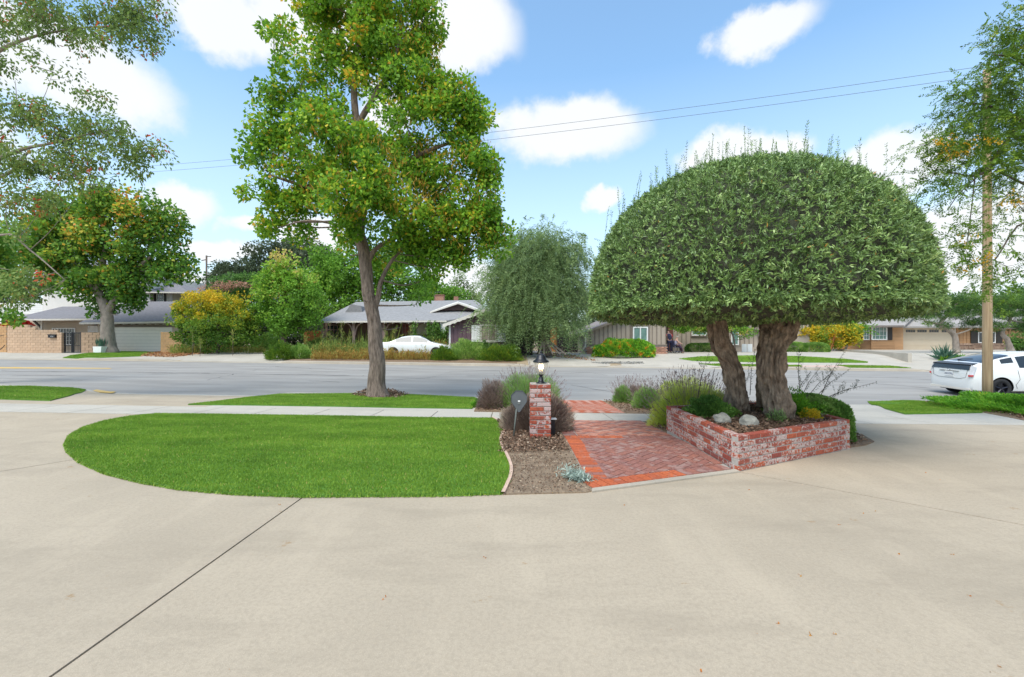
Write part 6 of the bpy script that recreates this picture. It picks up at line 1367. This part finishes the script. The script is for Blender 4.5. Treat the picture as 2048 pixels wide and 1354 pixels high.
rng = np.random.default_rng(15); ag = thing('agave', P(1888, 722, zone='far'), 'blue-green spiky agave at the corner of the garage driveway', 'plant'); n = 70
S = np.array(P(1888, 721, .05, 'far')) + rng.normal(0, .12, (n, 3)) * [1, 1, .2]; D = rand_dir(n, rng); D[:, 2] = np.abs(D[:, 2]) + .35
leaves_obj('leaves', leaf_quads(S, D, .95, .12, rng, .05), rng.uniform(0, 1, n), m_agave, ag)
shrub('low_plants', 'low yellow-green plants at the foot of the pine beside the agave', 'plant', P(1908, 722, 0, 'far'), (.9, .5, .35), 900, .14, .05, m_leaf_bright, 71, stems=False, tone=(.55, .2))
# hedges and flowering shrubs across the street
shrub('flowering_shrub', 'bright green shrub covered with orange flowers under the tan house window', 'shrub', P(1247, 712, -.02, 'far'), (2.15, 1.3, 1.15), 15000, .12, .08, m_leaf_bright, 72, box_p=2.4, shell=.7, tone=(.58, .36), lumps=.08, up=.2)
shrub('clipped_hedge', 'low clipped green hedge in front of the tan house entry window', 'hedge', G(PX(1405, 36.4), 36.4, -.02, 'far'), (1.3, .5, .68), 6000, .09, .06, m_leaf_hedge, 73, box_p=5, shell=.85, tone=(.45, .25), lumps=.02)
shrub('clipped_hedge', 'low clipped hedge, left of the two beyond the olive trunks', 'hedge', G(PX(1590, 36.5), 36.5, -.02, 'far'), (.85, .5, .75), 4500, .09, .06, m_leaf_hedge, 74, box_p=4, shell=.85, tone=(.55, .25), lumps=.03)
shrub('clipped_hedge', 'low clipped hedge, right of the two beyond the olive trunks', 'hedge', G(PX(1630, 36), 36, -.02, 'far'), (1.0, .5, .75), 4500, .09, .06, m_leaf_hedge, 75, box_p=4, shell=.85, tone=(.55, .25), lumps=.03)
tree('small_tree', 'leafy small green tree in front of the tan house entry', 'tree', 35.5, [(1470, 700, .07), (1468, 680, .06), (1460, 655, .04)], [(1370, 652, 34, 10), (1420, 655, 34, 12), (1460, 652, 30, 12), (1490, 660, 20, 12), (1350, 645, 24, 10), (1440, 665, 20, 8, 0, .5), (1495, 672, 10, 8, 0, .4)], m_leaf_lime, m_barkd, n=110, cr=.36, per=60, ll=.17, lw=.09, seed=76, tone=(.5, .25))
tree('golden_tree', 'yellow and green leaning shrub in front of the honey coloured house', 'shrub', 38, [(1660, 700, .1), (1665, 685, .09), (1672, 660, .05)], [(1600, 658, 20, 12), (1630, 668, 28, 16), (1660, 660, 24, 12), (1690, 658, 26, 14), (1700, 675, 18, 18), (1640, 685, 24, 10), (1680, 690, 18, 10), (1620, 690, 14, 8, 0, .4)], m_leaf_yel, m_orange, n=120, cr=.4, per=60, ll=.18, lw=.11, seed=77, tone=(.68, .25), limbs=[[(1650, 696, .06), (1660, 675, .05), (1672, 655, .03)]])
tree('fan_palm', 'small feathery palm-like plant left of the bay window', 'plant', 39.5, [(1690, 700, .1), (1700, 680, .09), (1705, 664, .07)], [(1705, 660, 16, 8)], m_leaf_lime, m_barkp, n=24, cr=.2, per=3, ll=.3, lw=.07, seed=78, spray=(1.0, 12, .3), tone=(.45, .1), twigs=False)
tree('small_tree', 'dark shrub behind the right edge by the pine and stone wall', 'shrub', 38, [(2040, 705, .1), (2040, 690, .06)], [(2040, 690, 18, 14), (2060, 680, 30, 20)], m_leaf_hedge, m_barkd, n=50, cr=.4, per=60, ll=.15, lw=.1, seed=79, tone=(.2, .1))
# planting bed in front of the purple house
sheet('bed_soil', vpoly(27.2, 33.0, -13.9, .3), .012, m_litter, zone='far', thick=.01, kind='structure', maxlen=.6)
for i, (px, py, rx, ry, h, m_, tn, lab) in enumerate(((560, 719, .85, .6, 1.0, m_leaf_yel, (.18, .15), 'sprawling yellow-green juniper at the left end of the planted kerb bed'), (600, 717, .75, .6, .85, m_leaf_hedge, (.55, .2), 'green juniper second from the left in the kerb bed'),
        (888, 720, .8, .6, .8, m_leaf_yel, (.25, .15), 'low olive-coloured juniper between dry weeds and the taller green shrub'), (935, 718, 1.2, .9, 1.25, m_leaf_hedge, (.7, .2), 'tall grey-green rounded shrub in front of the purple wing'), (1003, 721, 1.4, .8, .95, m_leaf_yel, (.28, .15), 'wide yellow-green juniper at the right end of the kerb bed'),
        (650, 712, 1.0, .6, .7, m_leaf_hedge, (.6, .3), 'rough green weeds behind the left junipers'), (965, 700, .9, .6, .9, m_leaf_hedge, (.3, .2), 'dark green shrub below the white shuttered window'), (640, 700, 1.5, .8, 1.0, m_leaf_hedge, (.35, .2), 'leafy green shrub at the left corner of the purple house'), (540, 690, 1.6, .8, 1.5, m_leaf_hedge, (.35, .2), 'bushy green undergrowth between the golden bush and the lime tree'))):
    shrub('juniper' if 'juniper' in lab else 'shrub', lab, 'shrub', (P(px, py, -.02, 'far') if py > 705 else G(PX(px, {965: 31, 640: 35, 540: 37}[px]), {965: 31, 640: 35, 540: 37}[px], -.02, 'far')), (rx, ry, h), int(5200 * rx), .16, .035, m_, 80 + i, shell=.4, tone=tn, up=.6, lumps=.14, out=1.1)
def weeds(name, polys, n, h, mat, seed, zone='far', tn=(.5, .3), w=.03, kind='stuff'):
    rng = np.random.default_rng(seed); X, Y = rand_in([tuple(P(a, b, 0, zone)[:2]) for a, b in polys], n, rng); Z = gz(X, Y, zone)
    S = np.stack([X, Y, Z], -1); D = rng.normal(0, .25, (n, 3)); D[:, 2] = 1; k = 3
    hh = h * np.clip(.75 + 1.1 * np.array([noise.noise(Vector((a * 1.6, b * 1.6, seed))) for a, b in zip(X, Y)]), .3, 1.5)[:, None]; V = [leaf_quads(S, D, hh, w, rng, .1, .5)]; T = [rng.normal(tn[0], tn[1] * .6, n)]
    q = S + unit(D) * hh * rng.uniform(.3, 1, (n, 1)); V.append(leaf_quads(q, D + rand_dir(n, rng) * 1.2, hh * .3, w * 2, rng)); T.append(rng.normal(tn[0], tn[1], n))
    o = link(bpy.data.objects.new(name, quads_mesh(name, np.concatenate(V), mat, np.concatenate(T)))); o['kind'] = 'stuff'
weeds('dry_weeds', [(620, 720), (860, 721), (870, 718), (850, 715.5), (640, 714.5)], 3800, .5, m_drygrass, 91, tn=(.82, .2))
weeds('mixed_weeds', [(625, 716), (860, 717), (870, 714), (850, 711), (640, 711)], 3500, .7, m_drygrass, 191, tn=(.48, .28))
weeds('green_weeds', [(600, 715), (640, 708), (880, 707), (900, 716), (750, 714)], 5500, .85, m_drygrass, 92, tn=(.22, .2))
weeds('tall_weeds', [(610, 706), (900, 706), (900, 702), (610, 702)], 1300, 1.45, m_drygrass, 93, tn=(.3, .2), w=.05)
weeds('dry_weeds', [(340, 709), (530, 707), (530, 703), (340, 704)], 2200, .6, m_drygrass, 94, tn=(.45, .3))
weeds('dry_weeds', [(860, 716), (900, 718), (900, 708), (865, 708)], 900, .75, m_drygrass, 95, tn=(.9, .1))
chips('leaf_litter', [tuple(P(x, y, 0, 'far')[:2]) for x, y in ((280, 713), (345, 715), (430, 707), (330, 703), (300, 705))], 2600, .13, m_litterleaf, 96, zone='far')
chips('leaf_litter', [tuple(P(x, y, 0, 'far')[:2]) for x, y in ((1050, 707), (1100, 706), (1200, 722), (1185, 722), (1100, 713))], 700, .12, m_litterleaf, 97, zone='far')
chips('gravel', [tuple(P(x, y, 0, 'far')[:2]) for x, y in ((1180, 725), (1285, 724), (1287, 728), (1210, 729))], 900, .08, M('pebbles', (.3, .29, .27), .9), 98, zone='far')
# tall thistles
THL = ['tallest dry weed stalk with bushy top, in front of the white framed porch window', 'dry weed stalk in front of the left corner post of the porch', 'dry weed stalk just left of the street tree trunk', 'dry weed stalk above the tail of the white sedan', 'dry weed stalk in front of the red door behind the sedan', 'dry weed stalk hidden close behind the street tree trunk',
       'short dry weed stalk in front of the first Y-braced porch post', 'short dry weed stalk left of the porch window', 'leftmost dry weed stalk, by the orange fence', 'dry weed stalk in front of the left part of the golden bush', 'dry weed stalk in front of the right part of the golden bush', 'shorter dry weed stalk before the middle of the golden bush']
rng = np.random.default_rng(33)
for i, (px, top, Y) in enumerate(((683, 645, 30), (645, 672, 30), (740, 662, 31), (790, 655, 30.5), (820, 650, 31), (770, 660, 30), (700, 665, 30.5), (660, 668, 31), (612, 675, 30), (385, 655, 30.5), (465, 660, 30.5), (400, 680, 30))):
    b = G(PX(px, Y), Y, 0, 'far'); t = W(px, top, Y); r_ = thing('dry_thistle', b, THL[i], 'weed', 'tall dry weed stalks'); tubes('stem', [([b, b.lerp(t, .5) + Vector((.03, 0, 0)), t], [.018, .012, .006])], m_twig, r_, seg=4)
    k = 26; tt = rng.uniform(.45, 1.02, k); S = np.array(b) + (np.array(t) - np.array(b)) * tt[:, None]; D = rand_dir(k, rng); D[:, 2] = np.abs(D[:, 2]) + .3; q, T = spray_leaves(S, D, np.full(k, .2), 3, .07, .04, rng, rng.uniform(.2, .6, k), 0); leaves_obj('foliage', q, T, m_drygrass, r_)

# ================================================================== power pole and wires
pb_ = P(1975, 806); Yp = pb_.y
pp = thing('power_pole', pb_, 'tall weathered wooden power pole by the kerb in front of the white hatchback', 'utility pole')
top = W(1974, 140, Yp); n = 14
v, f = tube_vf([Vector(pb_).lerp(top, i / n) + Vector((0, 0, -.1 if i == 0 else 0)) for i in range(n + 1)], [.114 - .028 * i / n for i in range(n + 1)], 18); obj('pole', v, f, m_wood_pole, pp, True)
tubes('arm', [([W(1974, 146, Yp), W(1996, 134, Yp), W(2004, 131, Yp)], [.05, .04, .03])], m_barkd, pp)
lathe('insulator', [(.02, 0), (.06, .03), (.05, .06), (.07, .09), (.04, .13)], W(2003, 133, Yp), m_black, pp, 10)
def wire(name, a, b, sag, r, label):
    P_ = [a.lerp(b, t) - Vector((0, 0, sag * 4 * t * (1 - t))) for t in np.linspace(0, 1, 26)]; v, f = tube_vf(P_, r, 4); tag(obj(name, v, f, m_grey), label, 'wire', 'overhead power wires')
wire('power_wire', W(2003, 127, Yp), Vector((PX(-60, 25), 25, PZ(352, 25))), .55, .006, 'upper of the two long power wires crossing the sky to the pole')
wire('power_wire', W(1974, 150, Yp), Vector((PX(-60, 25), 25, PZ(362, 25))), .55, .006, 'lower of the two long power wires crossing the sky to the pole')

# ================================================================== vehicles
def car(name, label, loc, rz, pitch_y, kind='hatch', plate=None):
    root = bpy.data.objects.new(name, None); COL.objects.link(root); tag(root, label, 'car', None)
    if kind == 'hatch':
        L, Wd = 4.46, .872
        st = [(0.0, .30, .72, .76, .62), (.04, .24, .80, .98, .76), (.14, .21, .90, 1.07, .82), (.32, .20, .95, 1.13, .85), (.62, .20, .96, 1.22, .868), (.95, .20, .95, 1.31, .872), (1.35, .20, .94, 1.40, .872), (1.8, .20, .93, 1.465, .872), (2.2, .20, .93, 1.49, .872), (2.55, .20, .93, 1.47, .872), (2.85, .20, .92, 1.40, .87), (3.2, .20, .91, 1.22, .865), (3.55, .20, .88, 1.02, .855), (3.8, .20, .84, .90, .84), (4.1, .21, .74, .78, .80), (4.32, .24, .60, .66, .70), (4.44, .30, .48, .52, .50)]
    else:
        L, Wd = 4.9, .90
        st = [(0.0, .35, .70, .74, .66), (.08, .24, .92, .96, .80), (.3, .2, .98, 1.01, .86), (.75, .2, .99, 1.03, .89), (1.1, .2, .98, 1.18, .9), (1.5, .2, .97, 1.36, .9), (1.9, .2, .96, 1.43, .9), (2.3, .2, .95, 1.45, .9), (2.7, .2, .94, 1.42, .9), (3.1, .2, .93, 1.28, .9), (3.5, .2, .92, 1.04, .89), (3.8, .2, .88, .95, .88), (4.2, .2, .82, .88, .85), (4.6, .22, .72, .78, .78), (4.8, .26, .62, .66, .68), (4.88, .32, .5, .54, .5)]
    st = smooth_path(st, 4)
    rows = []
    for x, zb, zs, zt, w in st:
        g = max(0, zt - zs); wt_ = w * (.93 - .30 * min(1, g / .55)); gr = [(0, zb), (w * .82, zb), (w * .95, zb + .05), (w * .985, zb + .16), (w, (zb + zs) / 2 - .02), (w * .995, (zb + zs) / 2 + .14), (w * .965, zs - .06), (w * .935, zs), (w * .93 - (w * .93 - wt_) * .12, zs + g * .10), (w * .93 - (w * .93 - wt_) * .45, zs + g * .45), (w * .93 - (w * .93 - wt_) * .85, zs + g * .82), (wt_ * .97, zs + g * .90), (wt_ * .82, zs + g * .965), (wt_ * .45, zt - .003), (0, zt)]
        rows.append([(x, -yy, zz) for yy, zz in gr] + [(x, yy, zz) for yy, zz in reversed(gr[1:-1])])
    m = len(rows[0]); V = [q for r_ in rows for q in r_]; Fc = []; MI = []
    hw = len([0] * 15)
    for i in range(len(rows) - 1):
        for j in range(m):
            k = (j + 1) % m; Fc.append((i * m + j, i * m + k, (i + 1) * m + k, (i + 1) * m + j))
            cx = (rows[i][0][0] + rows[i + 1][0][0]) / 2; jj = j if j < 14 else m - 1 - j
            side = jj in (8, 9); topb = jj in (11, 12, 13); mi = 0
            if kind == 'hatch':
                if side and (.98 < cx < 1.42 and jj == 9 or 1.42 <= cx < 3.35) and not (1.36 < cx < 1.45 or 2.2 < cx < 2.3): mi = 1
                if topb and (.40 < cx < 1.30 or 2.86 < cx < 3.5): mi = 1
            else:
                if side and 1.15 < cx < 3.35 and not (2.2 < cx < 2.3): mi = 1
                if topb and (.95 < cx < 1.5 or 2.75 < cx < 3.5): mi = 1
            MI.append(mi)
    Fc += [tuple(range(m)), tuple(reversed(range((len(rows) - 1) * m, len(rows) * m)))]; MI += [0, 0]
    me = bpy.data.meshes.new('body'); me.from_pydata(V, [], Fc); me.materials.append(m_carpaint); me.materials.append(m_carglass); me.polygons.foreach_set('material_index', MI)
    bm = bmesh.new(); bm.from_mesh(me); bmesh.ops.recalc_face_normals(bm, faces=bm.faces[:]); bm.to_mesh(me); bm.free()
    tmp = bpy.data.objects.new('tmp', me); COL.objects.link(tmp); cutters = []
    wx = (.86, 3.56) if kind == 'hatch' else (1.05, 3.85); R = .318
    for x in wx:
        for s in (-1, 1):
            v, f = tube_vf([(x, s * .62, .32), (x, s * 1.1, .32)], R + .055, 32); c = bpy.data.objects.new('cut', pymesh('cut', v, f, m_dark)); COL.objects.link(c); cutters.append(c)
            bmo = tmp.modifiers.new('b', 'BOOLEAN'); bmo.object = c; bmo.operation = 'DIFFERENCE'; bmo.solver = 'EXACT'; bmo.material_mode = 'TRANSFER'
    bpy.context.view_layer.update()
    em_ = bpy.data.meshes.new_from_object(tmp.evaluated_get(bpy.context.evaluated_depsgraph_get()))
    mats = [mm.name if mm else '' for mm in em_.materials]
    vs = [v.co.copy() for v in em_.vertices]; groups = {'body': [], 'glass': [], 'wheel_arch': []}
    for p in em_.polygons:
        nm = mats[p.material_index] if p.material_index < len(mats) else ''
        groups['glass' if nm == 'car_glass' else ('wheel_arch' if nm == 'dark_void' else 'body')].append(tuple(p.vertices))
    for c in cutters + [tmp]: bpy.data.objects.remove(c)
    for nm, fs in groups.items():
        if not fs: continue
        used = sorted({i for q in fs for i in q}); mp_ = {a: b for b, a in enumerate(used)}
        o = obj({'glass': 'windows'}.get(nm, nm), [vs[i] for i in used], [tuple(mp_[i] for i in q) for q in fs], {'body': m_carpaint, 'glass': m_carglass, 'wheel_arch': m_dark}[nm], root)
        if nm != 'wheel_arch':
            o.data.shade_smooth()
            try: o.data.set_sharp_from_angle(angle=rad(38))
            except Exception: pass
    for x in wx:
        for s in (-1, 1):
            wh = bpy.data.objects.new('wheel', None); COL.objects.link(wh); wh.parent = root
            yy = s * .76
            prof = [(R * .62, -.10), (R * .93, -.105), (R, -.085), (R, .085), (R * .93, .105), (R * .62, .10)]
            def ring(prof, seg=28):
                V = [(x + r * math.cos(2 * math.pi * j / seg), yy + y_, .318 + r * math.sin(2 * math.pi * j / seg)) for r, y_ in prof for j in range(seg)]; n = len(prof)
                return V, [(i * seg + j, i * seg + (j + 1) % seg, ((i + 1) % n) * seg + (j + 1) % seg, ((i + 1) % n) * seg + j) for i in range(n) for j in range(seg)]
            v, f = ring(prof); obj('tyre', v, f, m_rubber, wh, True)
            v1, f1 = ring([(R * .64, -.09), (R * .62, .0), (R * .58, .0), (R * .60, -.09)]); parts = [(v1, f1)]
            v2, f2 = tube_vf([(x, yy - .02, .318), (x, yy + .02, .318)], R * .6, 24); parts.append((v2, f2))
            v3, f3 = tube_vf([(x, yy + s * .02, .318), (x, yy + s * .095, .318)], .05, 12); parts.append((v3, f3))
            for k in range(5):
                a = 2 * math.pi * k / 5 + .3; parts.append(tube_vf([(x, yy + s * .085, .318), (x + R * .61 * math.cos(a), yy + s * .09, .318 + R * .61 * math.sin(a))], [.03, .022], 4))
            v, f = join_vf(parts); obj('rim', v, f, m_rimd if kind == 'hatch' else M('silver_rim', (.5, .5, .5), .3, metal=.6), wh)
    if kind == 'hatch':
        # details of the tail (the rear points to -x)
        def tail(name, pts, mat, par=root, t=.012): return prism(name, [(x, -y, z) for x, y, z in pts], (-t, 0, 0), mat, par)
        prism('spoiler', [(.30, -.66, 1.125), (.30, .66, 1.125), (.06, .70, 1.075), (.06, -.70, 1.075)], (0, 0, -.035), m_black, root)
        prism('lower_rear_window', [(.075, .66, 1.035), (.075, -.66, 1.035), (.02, -.70, .90), (.02, .70, .90)], (-.012, 0, .004), m_carglass, root)
        for s in (-1, 1):
            tl = prism('tail_light', [(.09, s * .70, 1.06), (.16, s * .80, 1.0), (.07, s * .79, .70), (.02, s * .70, .69)] if s < 0 else [(.02, s * .70, .69), (.07, s * .79, .70), (.16, s * .80, 1.0), (.09, s * .70, 1.06)], (-.03, s * .012, 0), m_clear, root)
            prism('red_lens', [(.075, s * .795, .75), (.06, s * .80, .70), (.0, s * .70, .685), (.0, s * .70, .74)] if s < 0 else [(.0, s * .70, .74), (.0, s * .70, .685), (.06, s * .80, .70), (.075, s * .795, .75)], (-.035, s * .016, 0), m_red, tl)
        lp = box('number_plate', -.016, -.004, -.16, .15, .66, .82, m_white, root)
        t_ = text('lettering', plate or '', .085, (-.018, -.005, .735), M('plate_blue', (.03, .04, .12), .6), None, rot=(rad(90), 0, rad(-90))); t_.parent = lp
        boxes('garnish', [(-.02, .01, -.36, .36, .835, .85)], M('chrome', (.6, .6, .6), .15, metal=1), root)
        tubes('emblem', [([(-.02, .055 * math.cos(a), .872 + .035 * math.sin(a)) for a in np.linspace(0, 6.28, 14)], .006), ([(-.02, .022 * math.cos(a), .872 + .034 * math.sin(a)) for a in np.linspace(0, 6.28, 12)], .005)], MATS['chrome'], root)
        boxes('bumper_strip', [(-.005, .3, -.72, .72, .235, .30)], m_trim, root)
        tubes('wiper', [([(.42, .18, 1.18), (.50, .12, 1.215), (.66, -.10, 1.25)], [.022, .014, .006])], m_black, root)
        for s in (-1, 1):
            boxes('door_handle', [(1.72, 1.90, s * .855, s * .885, .80, .825) if s > 0 else (1.72, 1.90, -.885, -.855, .80, .825)], m_carpaint, root)
            tubes('door_seam', [([(1.44, s * .842, .90), (1.42, s * .874, .70), (1.50, s * .874, .50), (1.28, s * .872, .36)] if False else [(1.36, s * .835, .93), (1.37, s * .868, .78), (1.40, s * .875, .62), (1.28, s * .874, .45), (1.33, s * .868, .33)], .0045), ([(2.26, s * .835, .93), (2.28, s * .874, .6), (2.26, s * .87, .3)], .0045)], m_dark, root, seg=4)
        boxes('underbody', [(.3, 4.2, -.7, .7, .17, .22)], m_dark, root)
        tubes('hatch_seam', [([(.012, -.64, .90), (-.004, -.60, .66), (-.006, -.4, .60), (-.006, .4, .60), (-.004, .60, .66), (.012, .64, .90)], .004)], m_dark, root, seg=4)
    root.location = loc; root.rotation_euler = (pitch_y, 0, rz)
    return root
cX, cY = 14.9, 14.9
rz = rad(-3.5); rr_ = float(gz(cX, 15.6, 'road') - gz(cX, 14.6, 'road'))
car('parked_car', 'white parked hatchback with dark wheels seen from behind at the right edge', (cX, 15.35, float(gz(cX + 1, 15.3, 'road')) + .004), rz, math.atan(rr_), 'hatch', 'AECDSLJ')
sY = 30.3; sx = PX(762, sY)
car('parked_car', 'old white sedan behind the dry weeds in front of the purple house', (sx, sY, float(gz(sx + 2.4, sY, 'far')) - .0), 0, 0, 'sedan')

# ================================================================== people across the street
m_skin = M('skin', (.52, .30, .22), .6, var=.05); m_navy = M('navy_cloth', (.035, .035, .075), .9); m_redc = M('red_cloth', (.50, .04, .06), .9); m_khaki = M('pale_cloth', (.35, .33, .40), .9); m_maroon = M('maroon_cloth', (.10, .03, .05), .9); m_hair = M('dark_hair', (.02, .016, .014), .9)
def skin_fig(name, verts, edges, radii, mat, parent, sub=2):
    me = bpy.data.meshes.new(name); me.from_pydata(verts, edges, []); o = bpy.data.objects.new(name, me); COL.objects.link(o)
    o.modifiers.new('s', 'SKIN'); sv = me.skin_vertices[0].data
    for i, r in enumerate(radii): sv[i].radius = (r, r * .85) if not isinstance(r, tuple) else r
    sv[0].use_root = True; o.modifiers.new('u', 'SUBSURF').levels = sub; o.modifiers['u'].render_levels = sub
    bpy.context.view_layer.update(); m2 = bpy.data.meshes.new_from_object(o.evaluated_get(bpy.context.evaluated_depsgraph_get())); bpy.data.objects.remove(o)
    m2.materials.clear(); m2.materials.append(mat); m2.shade_smooth(); return link(bpy.data.objects.new(name, m2), parent)
pg_ = G(PX(1339, 34.6), 34.6, 0, 'far'); ps = thing('person', pg_, 'person in navy vest over red sleeves bending over the wheelchair, seen from behind', 'person')
o3 = np.array(pg_)
def rel(l): return [tuple(o3 + np.array(q)) for q in l]
B = [(0, .0, .95), (0, .02, 1.15), (0, .1, 1.38), (0, .18, 1.5), (.0, .26, 1.58), (0, .30, 1.70), (-.1, 0, .88), (-.12, -.02, .48), (-.12, 0, .08), (-.12, .14, .04), (.1, 0, .88), (.12, -.02, .48), (.12, 0, .08), (.12, .14, .04), (-.2, .14, 1.4), (-.27, .22, 1.12), (-.12, .42, .98), (-.08, .5, .96), (.2, .14, 1.4), (.30, .22, 1.14), (.24, .44, 1.0), (.22, .52, .98)]
E = [(0, 1), (1, 2), (2, 3), (3, 4), (4, 5), (0, 6), (6, 7), (7, 8), (8, 9), (0, 10), (10, 11), (11, 12), (12, 13), (2, 14), (14, 15), (15, 16), (16, 17), (2, 18), (18, 19), (19, 20), (20, 21)]
Rd = [.15, .14, .16, .08, .06, .10, .09, .065, .045, .04, .09, .065, .045, .04, .065, .045, .035, .04, .065, .045, .035, .04]
skin_fig('body', rel(B), E, Rd, m_skin, ps)
skin_fig('vest', rel([(0, .0, .93), (0, .02, 1.15), (0, .1, 1.36), (0, .14, 1.44), (-.14, .12, 1.41), (.14, .12, 1.41)]), [(0, 1), (1, 2), (2, 3), (2, 4), (2, 5)], [.17, .165, .185, .13, .09, .09], m_navy, ps)
skin_fig('sleeve', rel([(-.15, .12, 1.42), (-.22, .15, 1.38), (-.27, .2, 1.2)]), [(0, 1), (1, 2)], [.09, .085, .07], m_redc, ps); skin_fig('sleeve', rel([(.15, .12, 1.42), (.22, .15, 1.38), (.29, .2, 1.2)]), [(0, 1), (1, 2)], [.09, .085, .07], m_redc, ps)
skin_fig('trousers', rel([(0, 0, .92), (-.1, 0, .86), (-.12, -.02, .48), (-.12, 0, .12), (.1, 0, .86), (.12, -.02, .48), (.12, 0, .12)]), [(0, 1), (1, 2), (2, 3), (0, 4), (4, 5), (5, 6)], [.165, .115, .085, .07, .115, .085, .07], m_navy, ps)
skin_fig('hair', rel([(0, .27, 1.68), (0, .29, 1.74)]), [(0, 1)], [.115, .11], m_hair, ps)
o3 = np.array(G(PX(1352, 34.0), 34.0, 0, 'far')); wc = thing('wheelchair', tuple(o3), 'dark blue folding wheelchair with its seated rider facing right', 'wheelchair')
wb = M('wheelchair_blue', (.05, .055, .13), .6)
for yy in (-.26, .26):
    w_ = tubes('wheel', [([(o3[0] - .1 + .3 * math.cos(a), o3[1] + yy * 1.12, o3[2] + .3 + .3 * math.sin(a)) for a in np.linspace(0, 2 * math.pi, 20)], .022)], m_rubber, wc)
    tubes('front_wheel', [([(o3[0] + .42 + .09 * math.cos(a), o3[1] + yy, o3[2] + .09 + .09 * math.sin(a)) for a in np.linspace(0, 2 * math.pi, 12)], .018)], m_rubber, wc)
    tubes('frame', [(rel([(-.32, yy, .98), (-.22, yy, .92), (-.2, yy, .45), (.3, yy, .45), (.42, yy, .12)]), .016), (rel([(-.2, yy, .68), (.2, yy, .68), (.26, yy, .45)]), .016), (rel([(-.2, yy, .45), (-.15, yy, .15), (.4, yy, .14)]), .014)], wb, wc)
box('seat', o3[0] - .2, o3[0] + .28, o3[1] - .24, o3[1] + .24, o3[2] + .44, o3[2] + .48, wb, wc); box('backrest', o3[0] - .235, o3[0] - .205, o3[1] - .24, o3[1] + .24, o3[2] + .48, o3[2] + .92, wb, wc)
p2 = thing('person', tuple(o3), 'seated person in white cap and pale clothes leaning forward in the wheelchair', 'person')
skin_fig('body', rel([(-.08, 0, .56), (-.06, 0, .78), (.02, 0, 1.0), (.07, 0, 1.09), (.11, 0, 1.2), (.3, -.1, .56), (.42, -.1, .3), (.44, -.1, .08), (.54, -.1, .05), (.3, .1, .56), (.42, .1, .3), (.44, .1, .08), (.54, .1, .05), (.02, -.19, .96), (.18, -.24, .8), (.38, -.2, .72), (.45, -.18, .66), (.02, .19, .96), (.18, .24, .8), (.38, .2, .72), (.45, .18, .66)]),
         [(0, 1), (1, 2), (2, 3), (3, 4), (0, 5), (5, 6), (6, 7), (7, 8), (0, 9), (9, 10), (10, 11), (11, 12), (2, 13), (13, 14), (14, 15), (15, 16), (2, 17), (17, 18), (18, 19), (19, 20)], [.14, .14, .13, .06, .10, .085, .06, .045, .04, .085, .06, .045, .04, .06, .045, .035, .035, .06, .045, .035, .035], m_skin, p2)
skin_fig('shirt', rel([(-.08, 0, .56), (-.06, 0, .78), (.01, 0, .97), (.03, -.15, .96), (.03, .15, .96)]), [(0, 1), (1, 2), (2, 3), (2, 4)], [.155, .155, .15, .085, .085], m_khaki, p2)
skin_fig('trousers', rel([(-.06, 0, .55), (.28, -.1, .56), (.42, -.1, .32), (.44, -.1, .13), (.28, .1, .56), (.42, .1, .32), (.44, .1, .13)]), [(0, 1), (1, 2), (2, 3), (0, 4), (4, 5), (5, 6)], [.15, .10, .075, .06, .10, .075, .06], m_maroon, p2)
skin_fig('cap', rel([(.10, 0, 1.25), (.11, 0, 1.30)]), [(0, 1)], [.115, .10], m_white, p2)
